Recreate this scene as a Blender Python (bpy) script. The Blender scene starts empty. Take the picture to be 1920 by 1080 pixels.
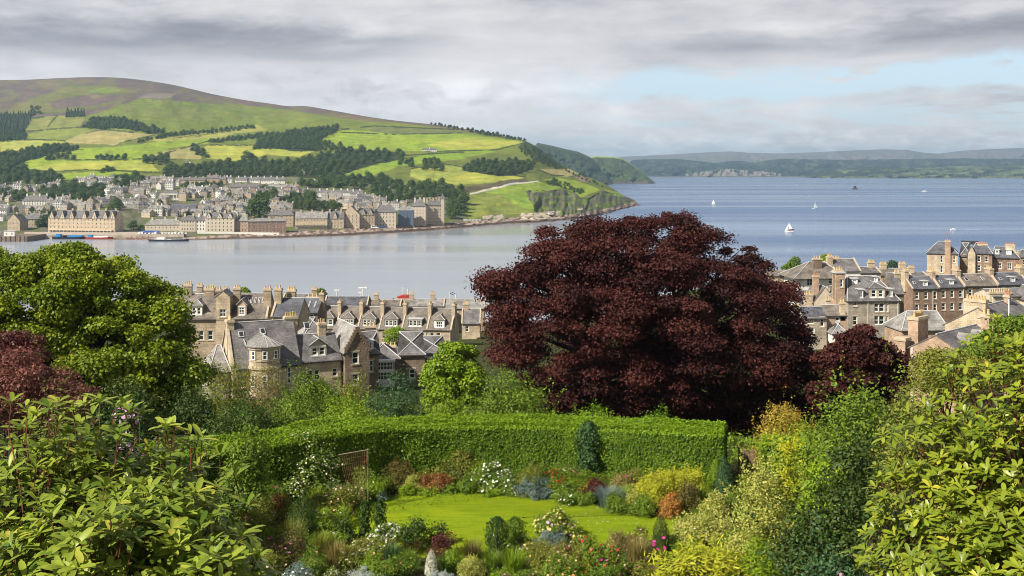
import bpy, bmesh, math, random
import numpy as np
from mathutils import Vector, Matrix
scene = bpy.context.scene
COL = scene.collection
R = math.radians
F, U0, VH, ZC = 2000.0, 960.0, 315.0, 75.0      # focal length in photo pixels, principal column, horizon row, eye height

# ---------------------------------------------------------------- camera
cam_d = bpy.data.cameras.new("camera"); cam = bpy.data.objects.new("camera", cam_d); COL.objects.link(cam)
cam.location = (0, 0, ZC); cam.rotation_euler = (R(90), 0, 0)
cam_d.sensor_fit = 'HORIZONTAL'; cam_d.sensor_width = 36.0; cam_d.lens = 36.0*F/1920.0
cam_d.shift_y = -(540.0-VH)/1920.0
cam_d.clip_start = 0.2; cam_d.clip_end = 60000.0
scene.camera = cam
scene.render.resolution_x = 1024; scene.render.resolution_y = 576

# ---------------------------------------------------------------- light
SUN = Vector((-0.62, -0.47, 0.67)).normalized()  # towards the sun
SUN_EL = math.asin(SUN.z); SUN_AZ = math.atan2(SUN.x, SUN.y)
sd = bpy.data.lights.new("sun", 'SUN'); sd.energy = 5.0; sd.angle = R(0.5); sd.color = (1.0, 0.93, 0.80)
sun = bpy.data.objects.new("sun", sd); COL.objects.link(sun)
sun.rotation_euler = SUN.to_track_quat('Z', 'Y').to_euler()
scene.view_settings.view_transform = 'Standard'; scene.view_settings.look = 'None'
scene.view_settings.exposure = 0.55; scene.view_settings.gamma = 1.0
scene.cycles.max_bounces = 6; scene.cycles.diffuse_bounces = 3; scene.cycles.glossy_bounces = 3
scene.cycles.transmission_bounces = 4; scene.cycles.volume_bounces = 0
scene.cycles.use_denoising = True; scene.cycles.filter_width = 1.0

class NT:
    """tiny node helper"""
    def __init__(s, tree): s.t = tree; s.n = tree.nodes; s.l = tree.links
    def new(s, typ, **kw):
        n = s.n.new(typ)
        for k, v in kw.items(): setattr(n, k, v)
        return n
    def put(s, sock, v):
        if isinstance(v, bpy.types.NodeSocket): s.l.new(v, sock)
        elif v is not None: sock.default_value = v
    def math(s, op, a, b=None, c=None, clamp=False):
        n = s.new('ShaderNodeMath', operation=op, use_clamp=clamp)
        s.put(n.inputs[0], a)
        if b is not None: s.put(n.inputs[1], b)
        if c is not None: s.put(n.inputs[2], c)
        return n.outputs[0]
    def mix(s, f, a, b, mode='MIX'):
        n = s.new('ShaderNodeMix', data_type='RGBA', blend_type=mode)
        s.put(n.inputs[0], f)
        s.put(n.inputs[6], a if isinstance(a, bpy.types.NodeSocket) else (*a, 1)[:4])
        s.put(n.inputs[7], b if isinstance(b, bpy.types.NodeSocket) else (*b, 1)[:4])
        return n.outputs[2]
    def noise(s, vec, scale, detail=4, rough=0.55, dist=0.0):
        n = s.new('ShaderNodeTexNoise'); n.inputs['Scale'].default_value = scale; n.inputs['Detail'].default_value = detail
        n.inputs['Roughness'].default_value = rough; n.inputs['Distortion'].default_value = dist
        if vec is not None: s.l.new(vec, n.inputs['Vector'])
        return n.outputs['Fac']
    def ramp(s, f, a, b, lo=0.0, hi=1.0, smooth=True):
        n = s.new('ShaderNodeMapRange', clamp=True)
        n.interpolation_type = 'SMOOTHSTEP' if smooth else 'LINEAR'
        s.put(n.inputs[0], f); s.put(n.inputs[1], a); s.put(n.inputs[2], b); s.put(n.inputs[3], lo); s.put(n.inputs[4], hi)
        return n.outputs[0]
    def xyz(s, x, y, z):
        n = s.new('ShaderNodeCombineXYZ'); s.put(n.inputs[0], x); s.put(n.inputs[1], y); s.put(n.inputs[2], z); return n.outputs[0]
    def sep(s, v):
        n = s.new('ShaderNodeSeparateXYZ'); s.l.new(v, n.inputs[0]); return n.outputs

# ---------------------------------------------------------------- sky: clear blue above broken layers of cloud
world = bpy.data.worlds.new("World"); scene.world = world; world.use_nodes = True
w = NT(world.node_tree); w.n.clear()
CLOUD = 1.14/2**0.55      # cloud tones are given as they should appear at this exposure
def build_sky():
    tc = w.new('ShaderNodeTexCoord'); d = tc.outputs['Generated']
    x, y, z = w.sep(d)
    az = w.math('ARCTAN2', x, y); hyp = w.math('SQRT', w.math('ADD', w.math('MULTIPLY', x, x), w.math('MULTIPLY', y, y)))
    el = w.math('ARCTAN2', z, hyp)
    sky = w.new('ShaderNodeTexSky', sky_type='NISHITA', sun_disc=False)
    sky.sun_elevation = SUN_EL; sky.sun_rotation = SUN_AZ % (2*math.pi); sky.air_density = 1.0; sky.dust_density = 0.6; sky.ozone_density = 1.5
    # cloud fields in azimuth / elevation, flattened towards the horizon
    M, A_, S_ = (lambda p, q: w.math('MULTIPLY', p, q)), (lambda p, q: w.math('ADD', p, q)), (lambda p, q: w.math('SUBTRACT', p, q))
    v1 = w.xyz(az, M(el, 3.4), 2.3); v2 = w.xyz(az, M(el, 2.0), 7.7); v3 = w.xyz(az, M(el, 7.0), 1.2)
    n1 = w.noise(v1, 5.0, 8, 0.58, 0.35)            # broad masses
    n2 = w.noise(v2, 17.0, 8, 0.60, 0.5)            # ragged lumps
    n3 = w.noise(v3, 7.0, 8, 0.60, 0.3)             # flat layers
    n4 = w.noise(v2, 38.0, 7, 0.62, 0.4)            # small heaps
    box = lambda x, a0, a1, b0, b1: M(w.ramp(x, a0, a1), w.ramp(x, b0, b1, 1.0, 0.0))
    e2 = A_(el, A_(M(S_(n1, 0.5), 0.050), M(S_(n2, 0.5), 0.022)))
    tone = A_(0.625, A_(M(S_(n1, 0.5), 0.62), A_(M(S_(n3, 0.5), 0.34), M(S_(n2, 0.5), 0.24))))
    # heavy grey bands under the deck
    tone = S_(tone, M(0.20, M(box(e2, 0.094, 0.112, 0.122, 0.150), w.ramp(az, -0.02, -0.16))))
    tone = S_(tone, M(0.15, M(box(e2, 0.098, 0.110, 0.120, 0.140), w.ramp(az, 0.10, 0.22))))
    tone = A_(tone, M(0.10, M(box(e2, 0.060, 0.080, 0.100, 0.125), box(az, -0.20, -0.05, 0.06, 0.14))))
    # dark ragged scud hanging below
    lump = M(w.ramp(n2, 0.46, 0.66), M(box(e2, 0.040, 0.055, 0.082, 0.100), box(az, -0.30, -0.20, -0.02, 0.06)))
    tone = S_(tone, M(lump, 0.20))
    # flat lavender layers low on the right, with brighter heaps on the horizon
    low = M(w.ramp(az, -0.02, 0.10), w.ramp(e2, 0.050, 0.068, 1.0, 0.0))
    lay = M(low, w.ramp(n3, 0.44, 0.60)); tone = S_(tone, M(lay, 0.10))
    heap = M(w.ramp(n4, 0.42, 0.66), M(w.ramp(el, 0.016, 0.050, 1.0, 0.0), w.ramp(n1, 0.40, 0.55)))
    tone = A_(tone, M(heap, 0.20)); tone = M(tone, w.ramp(el, 0.0, 0.10, 1.42, 1.0, False))
    # open sky: a long rift on the right and chinks between the low layers
    rift = M(w.ramp(az, 0.00, 0.14), M(box(e2, 0.060, 0.070, 0.084, 0.098), w.ramp(n2, 0.66, 0.50)))
    chink = M(M(low, w.ramp(n3, 0.52, 0.42)), w.ramp(el, 0.012, 0.030, 0.1, 0.75))
    openv = w.math('MAXIMUM', rift, chink)
    tone = M(tone, w.ramp(el, 0.20, 0.55, 1.0, 0.34))     # unseen sky overhead darkened to weaken the ambient fill
    tone = M(w.math('MINIMUM', w.math('MAXIMUM', tone, 0.10), 1.05), CLOUD)
    cl = w.mix(w.ramp(tone, 0.30*CLOUD, 0.70*CLOUD), (0.89, 0.90, 1.02), (1.0, 0.975, 0.995))
    cl10 = w.mix(1.0, cl, w.xyz(M(tone, 10), M(tone, 10), M(tone, 10)), 'MULTIPLY')
    sk = w.mix(0.72, sky.outputs[0], (6.3*CLOUD, 8.0*CLOUD, 9.4*CLOUD))
    out = w.mix(M(openv, 0.95), cl10, sk)
    bg = w.new('ShaderNodeBackground'); w.l.new(out, bg.inputs[0]); bg.inputs[1].default_value = 0.1
    wo = w.new('ShaderNodeOutputWorld'); w.l.new(bg.outputs[0], wo.inputs[0])
build_sky()

# ---------------------------------------------------------------- helpers
rng = np.random.default_rng(7)
random.seed(7)
def P(u, v, Y): return Vector(((u-U0)*Y/F, Y, ZC-(v-VH)*Y/F))
def tag(o, label=None, cat=None, group=None, kind=None):
    if label: o['label'] = label
    if cat: o['category'] = cat
    if group: o['group'] = group
    if kind: o['kind'] = kind
    return o
def link(o, parent=None):
    COL.objects.link(o)
    if parent is not None: o.parent = parent
    return o
def empty(name, loc, rz=0.0):
    o = bpy.data.objects.new(name, None); o.location = loc; o.rotation_euler = (0, 0, rz); o.empty_display_size = 0.5
    return link(o)
def np_mesh(name, V, faces, mats=(), midx=None, smooth=False, attr=None):
    """V (n,3); faces: list of int arrays (m,k); attr: dict name -> per-vertex float or rgb arrays"""
    me = bpy.data.meshes.new(name)
    V = np.ascontiguousarray(V, dtype=np.float32)
    me.vertices.add(len(V)); me.vertices.foreach_set('co', V.ravel())
    faces = [np.asarray(f, dtype=np.int32) for f in faces if len(f)]
    tot = sum(f.size for f in faces); npoly = sum(len(f) for f in faces)
    me.loops.add(tot); me.loops.foreach_set('vertex_index', np.concatenate([f.ravel() for f in faces]))
    sizes = np.concatenate([np.full(len(f), f.shape[1], dtype=np.int32) for f in faces])
    starts = np.zeros(npoly, dtype=np.int32); starts[1:] = np.cumsum(sizes)[:-1]
    me.polygons.add(npoly); me.polygons.foreach_set('loop_start', starts)
    try: me.polygons.foreach_set('loop_total', sizes)
    except Exception: pass
    if midx is not None: me.polygons.foreach_set('material_index', np.asarray(midx, dtype=np.int32))
    if smooth: me.polygons.foreach_set('use_smooth', np.ones(npoly, dtype=bool))
    for m in mats: me.materials.append(m)
    if attr:
        for k, a in attr.items():
            a = np.asarray(a, dtype=np.float32)
            if a.ndim == 1:
                at = me.attributes.new(k, 'FLOAT', 'POINT'); at.data.foreach_set('value', a)
            else:
                at = me.attributes.new(k, 'FLOAT_COLOR', 'POINT')
                c = np.ones((len(a), 4), dtype=np.float32); c[:, :3] = a; at.data.foreach_set('color', c.ravel())
    me.update(calc_edges=True)
    return me
def obj(name, me, parent=None, loc=(0, 0, 0), rz=0.0):
    o = bpy.data.objects.new(name, me); o.location = loc; o.rotation_euler = (0, 0, rz)
    return link(o, parent)
class MB:
    """collects polygons with a material slot each"""
    def __init__(s): s.v = []; s.f = []; s.m = []
    def poly(s, pts, m=0):
        i = len(s.v); s.v += [tuple(p) for p in pts]; s.f.append(list(range(i, i+len(pts)))); s.m.append(m)
    def box(s, x0, x1, y0, y1, z0, z1, m=0, skip=''):
        a = [(x0,y0,z0),(x1,y0,z0),(x1,y1,z0),(x0,y1,z0),(x0,y0,z1),(x1,y0,z1),(x1,y1,z1),(x0,y1,z1)]
        for k, q in (('b',(3,2,1,0)),('t',(4,5,6,7)),('f',(0,1,5,4)),('r',(1,2,6,5)),('k',(2,3,7,6)),('l',(3,0,4,7))):
            if k not in skip: s.poly([a[j] for j in q], m)
    def tube(s, a, b, r0, r1=None, n=6, m=0, cap=True):
        a, b = Vector(a), Vector(b); r1 = r0 if r1 is None else r1
        d = (b-a).normalized(); e = d.orthogonal().normalized(); g = d.cross(e)
        A = [a+(e*math.cos(2*math.pi*k/n)+g*math.sin(2*math.pi*k/n))*r0 for k in range(n)]
        B = [b+(e*math.cos(2*math.pi*k/n)+g*math.sin(2*math.pi*k/n))*r1 for k in range(n)]
        for k in range(n): s.poly([A[k], A[(k+1)%n], B[(k+1)%n], B[k]], m)
        if cap: s.poly(B, m); s.poly(A[::-1], m)
    def extrude(s, pts, dvec, m=0):
        d = Vector(dvec); A = [Vector(p) for p in pts]; B = [p+d for p in A]; n = len(A)
        s.poly(A[::-1], m); s.poly(B, m)
        for k in range(n): s.poly([A[k], A[(k+1)%n], B[(k+1)%n], B[k]], m)
    def mesh(s, name, mats, smooth=False):
        me = bpy.data.meshes.new(name); me.from_pydata([tuple(p) for p in s.v], [], s.f)
        for m in mats: me.materials.append(m)
        me.polygons.foreach_set('material_index', s.m)
        if smooth: me.polygons.foreach_set('use_smooth', [True]*len(s.f))
        me.update(); return me
    def build(s, name, mats, parent=None, loc=(0,0,0), rz=0.0, smooth=False):
        mats = mats if isinstance(mats, (list, tuple)) else [mats]
        return obj(name, s.mesh(name, mats, smooth), parent, loc, rz)
def vnoise(x, y, seed=0):
    """vectorised value noise"""
    x = np.asarray(x, float); y = np.asarray(y, float)
    xi = np.floor(x).astype(np.int64); yi = np.floor(y).astype(np.int64); fx = x-xi; fy = y-yi
    fx = fx*fx*(3-2*fx); fy = fy*fy*(3-2*fy)
    def h(a, b):
        n = (a*374761393 + b*668265263 + seed*974634777) & 0xffffffff
        n = ((n ^ (n >> 13))*1274126177) & 0xffffffff
        return ((n ^ (n >> 16)) & 0xffff)/65535.0
    return (h(xi,yi)*(1-fx)+h(xi+1,yi)*fx)*(1-fy)+(h(xi,yi+1)*(1-fx)+h(xi+1,yi+1)*fx)*fy
def fbm(x, y, oct=4, seed=0):
    s = 0; a = 0.5; t = 0
    for k in range(oct):
        s = s+a*vnoise(np.asarray(x)*2**k, np.asarray(y)*2**k, seed+k); t += a; a *= 0.5
    return s/t
def inpoly(u, v, poly):
    res = np.zeros(np.shape(u), bool); n = len(poly)
    for i in range(n):
        x1, y1 = poly[i]; x2, y2 = poly[(i+1)%n]
        if y1 == y2: continue
        c = ((y1 > v) != (y2 > v)) & (u < (x2-x1)*(v-y1)/(y2-y1)+x1)
        res ^= c
    return res
def sstep(a, b, x):
    t = np.clip((np.asarray(x, float)-a)/(b-a), 0, 1); return t*t*(3-2*t)

# ---------------------------------------------------------------- materials
MATS = {}
def new_mat(name):
    m = bpy.data.materials.new(name); m.use_nodes = True; t = NT(m.node_tree)
    b = m.node_tree.nodes['Principled BSDF']; MATS[name] = m
    return m, t, b
def plain(name, col, rough=0.7, var=0.15, scale=3.0, metal=0.0, spec=0.3, bump=0.0):
    m, t, b = new_mat(name)
    tc = t.new('ShaderNodeTexCoord').outputs['Object']
    n = t.noise(tc, scale, 5)
    c = t.mix(t.ramp(n, 0.3, 0.7), tuple(x*(1-var) for x in col), tuple(min(1, x*(1+var)) for x in col))
    t.l.new(c, b.inputs['Base Color']); b.inputs['Roughness'].default_value = rough; b.inputs['Metallic'].default_value = metal
    b.inputs['Specular IOR Level'].default_value = spec
    if bump:
        bm = t.new('ShaderNodeBump'); bm.inputs['Strength'].default_value = bump; t.l.new(n, bm.inputs['Height']); t.l.new(bm.outputs[0], b.inputs['Normal'])
    return m
def leaf_mat(name, a, b_, c=None, trans=0.25, rough=0.5, spec=0.3):
    """leaf colour runs a..b (..c for the few odd leaves) by the per-leaf random number 'rnd'"""
    m, t, b = new_mat(name)
    at = t.new('ShaderNodeAttribute', attribute_name='rnd').outputs['Fac']
    col = t.mix(t.ramp(at, 0.0, 0.85, smooth=False), a, b_)
    if c is not None: col = t.mix(t.ramp(at, 0.86, 0.92), col, c)
    t.l.new(col, b.inputs['Base Color']); b.inputs['Roughness'].default_value = rough; b.inputs['Specular IOR Level'].default_value = spec
    tr = t.new('ShaderNodeBsdfTranslucent'); t.l.new(col, tr.inputs[0])
    mx = t.new('ShaderNodeMixShader'); mx.inputs[0].default_value = trans
    t.l.new(b.outputs[0], mx.inputs[1]); t.l.new(tr.outputs[0], mx.inputs[2])
    t.l.new(mx.outputs[0], t.n['Material Output'].inputs[0])
    return m
def attr_mat(name, rough=0.9, scale=0.05, var=0.25, bump=0.0, bscale=0.5, spec=0.1):
    m, t, b = new_mat(name)
    at = t.new('ShaderNodeAttribute', attribute_name='Col').outputs['Color']
    g = t.new('ShaderNodeNewGeometry').outputs['Position']
    n = t.noise(g, scale, 6, 0.65)
    f = t.ramp(n, 0.25, 0.75, 1-var, 1+var)
    c = t.mix(1.0, at, t.xyz(f, f, f), 'MULTIPLY')
    t.l.new(c, b.inputs['Base Color']); b.inputs['Roughness'].default_value = rough; b.inputs['Specular IOR Level'].default_value = spec
    if bump:
        bm = t.new('ShaderNodeBump'); bm.inputs['Strength'].default_value = bump; bm.inputs['Distance'].default_value = 1.0
        t.l.new(t.noise(g, bscale, 6, 0.6), bm.inputs['Height']); t.l.new(bm.outputs[0], b.inputs['Normal'])
    return m
# ================================================================ WATER
def build_water():
    me = MB(); 
    ys = [150, 600, 1200, 2400, 5000, 9500, 23500]; xs = [-15000, -3000, -800, 0, 800, 3000, 15000]
    V = np.array([(x, y, 0.0) for y in ys for x in xs]); n = len(xs)
    Fc = np.array([(j*n+i, j*n+i+1, (j+1)*n+i+1, (j+1)*n+i) for j in range(len(ys)-1) for i in range(n-1)])
    m, t, b = new_mat('sea_water')
    g = t.new('ShaderNodeNewGeometry').outputs['Position']
    x, y, z = t.sep(g)
    # colour of the water itself: grey over the sheltered bay, blue out in the firth
    open_sea = t.ramp(t.math('ADD', x, t.math('MULTIPLY', y, 0.10)), 60, 420)
    patch = t.noise(t.xyz(t.math('MULTIPLY', x, 0.25), y, 0), 0.0022, 5, 0.6)
    c = t.mix(open_sea, (0.31, 0.345, 0.41), (0.045, 0.118, 0.265))
    c = t.mix(t.ramp(patch, 0.38, 0.66), c, t.mix(open_sea, (0.28, 0.315, 0.38), (0.028, 0.080, 0.23)))
    t.l.new(c, b.inputs['Base Color'])
    # wind lanes: smoother and rougher water in long streaks
    lane = t.noise(t.xyz(t.math('MULTIPLY', x, 0.10), y, 3.0), 0.0042, 6, 0.6, 0.5)
    ro = t.ramp(lane, 0.36, 0.64, 0.12, 0.30)
    t.l.new(ro, b.inputs['Roughness'])
    b.inputs['IOR'].default_value = 1.333; b.inputs['Specular IOR Level'].default_value = 0.5
    w1 = t.noise(t.xyz(t.math('MULTIPLY', x, 0.55), y, 0), 0.16, 5, 0.65)
    w2 = t.noise(t.xyz(t.math('MULTIPLY', x, 0.3), y, 9), 0.02, 4, 0.6)
    h = t.math('ADD', t.math('MULTIPLY', w1, 0.75), t.math('MULTIPLY', w2, 3.2))
    bm = t.new('ShaderNodeBump'); bm.inputs['Distance'].default_value = 1.0
    t.l.new(t.math('MULTIPLY', t.ramp(lane, 0.36, 0.60, 0.10, 0.55), t.math('ADD', 0.35, t.math('MULTIPLY', open_sea, 0.65))), bm.inputs['Strength'])
    t.l.new(h, bm.inputs['Height']); t.l.new(bm.outputs[0], b.inputs['Normal'])
    o = obj('water', np_mesh('water', V, [Fc], [m])); tag(o, 'calm grey bay opening into a blue firth', kind='structure')
build_water()

# ================================================================ THE HILL ACROSS THE BAY
SH_U = [-400, 0, 60, 200, 350, 440, 530, 640, 750, 850, 920, 960, 1000, 1080, 1130, 1165, 1195, 1215]
SH_V = [447, 447, 447, 450, 451, 449, 447, 443, 437, 430, 423, 420, 419, 412, 402, 394, 386, 384]
RG_U = [-400, -100, 0, 40, 80, 120, 150, 190, 230, 275, 320, 360, 400, 460, 520, 540, 570, 600, 640, 690, 740, 800, 840, 880, 920, 960, 985, 1010, 1035, 1060, 1100, 1130, 1160, 1195, 1215]
RG_V = [170, 153, 150, 150, 148, 146, 145, 144.5, 146, 151, 158, 167, 177, 188, 196, 200, 198, 203, 210, 219, 226, 232, 237, 243, 251, 258, 263, 277, 297, 314, 331, 342, 360, 384.5, 384]
RY_U = [-400, 0, 200, 400, 540, 740, 880, 985, 1060, 1130, 1195, 1215]
RY_V = [4600, 4300, 4000, 3800, 3500, 3100, 2850, 2650, 2500, 2350, 2170, 2175]
def shore_v(u): return np.interp(u, SH_U, SH_V)
def ridge_v(u): return sum(np.interp(u+k, RG_U, RG_V) for k in (-14, -7, 0, 7, 14))/5
def hill_Y(u, v):
    vs, vr = shore_v(u), ridge_v(u); ys = ZC*F/(vs-VH); yr = sum(np.interp(u+k, RY_U, RY_V) for k in (-100, -60, -20, 20, 60, 100))/6
    t = np.clip((vs-v)/np.maximum(vs-vr, 0.5), 0, 1)
    k = 0.50*t+0.50*t**2.3
    return ys+(yr-ys)*k
def hill_at(u, v):
    Y = float(hill_Y(u, v)); return P(u, v, Y)
FIELDS = []
C_MOOR=(0.125,0.093,0.085); C_MOORG=(0.135,0.140,0.045); C_GREEN=(0.150,0.185,0.030); C_BRIGHT=(0.225,0.300,0.030); C_YEL=(0.335,0.350,0.060)
C_TAN=(0.330,0.290,0.110); C_OLIVE=(0.205,0.215,0.055); C_DARK=(0.050,0.070,0.020); C_ROCK=(0.125,0.118,0.088); C_PINK=(0.36,0.28,0.23); C_ROAD=(0.46,0.42,0.38)
C_TOWN=(0.13,0.125,0.09); C_CLIFF=(0.085,0.090,0.055); C_CREAM=(0.46,0.40,0.31)
def fld(c, *pts): FIELDS.append((c, pts))
fld(C_GREEN, (150,222),(265,184),(345,190),(420,193),(500,199),(600,212),(700,226),(800,237),(985,266),(1000,290),(640,290),(300,260),(200,240))
fld(C_MOORG, (0,215),(60,185),(130,160),(210,160),(250,172),(230,190),(170,205),(110,212))
fld(C_MOOR, (90,190),(170,176),(230,178),(300,160),(385,178),(420,196),(330,190),(265,182),(180,196),(100,205))
fld((0.15,0.19,0.035), (160,172),(200,162),(235,168),(200,176))
fld((0.20,0.165,0.14), (255,183),(300,172),(330,176),(315,185))
fld(C_MOOR, (440,186),(520,193),(590,206),(660,216),(760,231),(690,226),(600,215),(520,203),(460,198))
fld((0.15,0.12,0.07), (590,210),(660,217),(740,228),(700,229),(620,219))
fld(C_OLIVE, (45,246),(60,222),(108,216),(160,220),(150,237),(60,247))
fld((0.20,0.23,0.045), (45,262),(60,248),(155,238),(210,237),(250,247),(180,243),(120,262))
fld(C_TAN, (122,263),(150,252),(190,245),(240,247),(290,252),(235,265),(215,272),(130,268))
fld((0.32,0.34,0.07), (0,263),(80,262),(130,265),(100,274),(0,290))
fld((0.30,0.30,0.075), (255,264),(330,255),(400,246),(470,238),(480,232),(500,245),(440,250),(410,262),(310,266))
fld(C_BRIGHT, (115,292),(150,278),(215,275),(310,265),(400,258),(392,270),(320,277),(310,287),(265,298),(135,299))
fld(C_TAN, (268,293),(320,282),(355,275),(376,290),(376,298),(330,298),(300,293))
fld(C_BRIGHT, (25,312),(45,300),(85,290),(90,300),(135,301),(265,298),(300,301),(50,318))
fld(C_YEL, (50,316),(130,303),(280,302),(300,323),(250,321),(160,318),(100,322))
fld(C_BRIGHT, (105,326),(200,320),(265,324),(240,331),(115,337))
fld(C_YEL, (378,276),(400,272),(470,272),(592,283),(560,294),(500,290),(450,303),(385,297))
fld(C_BRIGHT, (590,263),(640,243),(740,247),(860,249),(985,267),(930,281),(800,284),(700,281),(640,277))
fld(C_YEL, (800,270),(880,258),(985,267),(925,279),(840,281))
fld((0.14,0.16,0.05), (700,238),(860,243),(880,250),(740,252),(690,246))
fld((0.20,0.29,0.03), (690,317),(725,303),(765,298),(800,289),(870,284),(935,282),(900,291),(850,300),(720,315))
fld((0.22,0.30,0.035), (640,327),(700,310),(745,314),(690,331))
fld((0.27,0.30,0.06), (772,318),(830,307),(880,316),(970,327),(985,333),(930,341),(860,346),(800,341),(768,330))
fld(C_YEL, (838,336),(890,320),(970,330),(985,333),(925,341))
fld((0.12,0.15,0.03), (880,300),(940,284),(1000,300),(1010,316),(930,315))
fld(C_DARK, (985,264),(1010,276),(1035,296),(1062,315),(1045,317),(1005,300),(972,275))
fld(C_TAN, (1008,318),(1075,317),(1092,325),(1062,332),(1030,328))
fld((0.23,0.17,0.11), (1075,328),(1100,330),(1110,338),(1090,342))
fld((0.10,0.085,0.05), (860,352),(960,338),(985,334),(990,341),(960,344),(880,360))
fld((0.19,0.22,0.045), (868,366),(940,362),(990,358),(1030,398),(985,400),(880,410))
fld((0.19,0.28,0.035), (940,365),(1000,360),(1030,375),(1010,398),(970,385))
fld(C_CLIFF, (985,358),(1062,356),(1102,374),(1130,358),(1172,368),(1200,386),(1170,398),(1062,408),(1005,398))
fld((0.20,0.28,0.035), (903,360),(960,345),(1010,341),(1058,353),(1000,361),(930,364))
fld(C_BRIGHT, (1018,336),(1050,333),(1102,345),(1127,356),(1090,370),(1057,351))
fld((0.20,0.27,0.04), (1125,352),(1165,362),(1185,374),(1150,366))
fld(C_ROAD, (868,365),(920,353),(960,343.5),(1012,338.5),(1012,340.5),(962,346),(922,356),(868,368))
fld(C_ROAD, (690,303),(755,291),(755,293),(690,306))
LINES = [  # hedge and dyke lines between the fields
 [(0,262),(80,262),(122,264)], [(45,246),(155,238),(250,248)], [(60,222),(108,216),(90,236)], [(115,292),(130,300),(265,298),(300,300)],
 [(50,318),(100,322),(160,318),(300,323)], [(640,248),(740,252),(865,249)], [(800,284),(930,281),(985,267)], [(690,305),(760,291),(870,285)],
 [(770,316),(830,307),(900,318),(985,332)], [(1008,318),(1035,328),(1075,331)], [(310,287),(400,262)], [(395,272),(480,272),(595,283)], [(640,243),(700,236),(860,243)], [(235,265),(290,253)]]
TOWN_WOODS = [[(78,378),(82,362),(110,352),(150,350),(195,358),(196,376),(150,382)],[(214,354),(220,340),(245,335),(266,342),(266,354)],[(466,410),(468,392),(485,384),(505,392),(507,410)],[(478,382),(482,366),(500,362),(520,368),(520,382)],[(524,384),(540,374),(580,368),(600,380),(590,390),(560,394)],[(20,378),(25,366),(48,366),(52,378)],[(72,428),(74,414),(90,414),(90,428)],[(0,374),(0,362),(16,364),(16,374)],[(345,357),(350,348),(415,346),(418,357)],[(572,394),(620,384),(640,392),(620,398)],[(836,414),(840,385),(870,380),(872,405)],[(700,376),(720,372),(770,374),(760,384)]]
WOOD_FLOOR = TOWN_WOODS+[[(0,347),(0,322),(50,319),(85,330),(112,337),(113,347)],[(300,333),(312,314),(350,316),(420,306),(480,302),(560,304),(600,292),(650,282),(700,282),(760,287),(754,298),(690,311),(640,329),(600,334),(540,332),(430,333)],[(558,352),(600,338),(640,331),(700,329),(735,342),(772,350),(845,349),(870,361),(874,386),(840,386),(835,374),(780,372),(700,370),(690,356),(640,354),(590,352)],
 [(862,319),(880,307),(915,300),(945,302),(965,298),(1003,306),(1000,318),(960,330),(925,330)],[(-20,268),(-20,214),(40,213),(60,212),(57,228),(44,252),(38,262)],[(155,240),(175,222),(230,222),(275,236),(308,248),(280,250),(240,241),(180,241)],[(474,282),(482,266),(520,253),(560,244),(600,241),(632,237),(630,248),(600,262),(595,282),(560,284),(490,276)],[(-20,330),(-20,298),(30,290),(60,280),(100,274),(150,280),(100,288),(45,303),(20,318)],[(124,220),(126,208),(158,208),(159,219)]]
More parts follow.
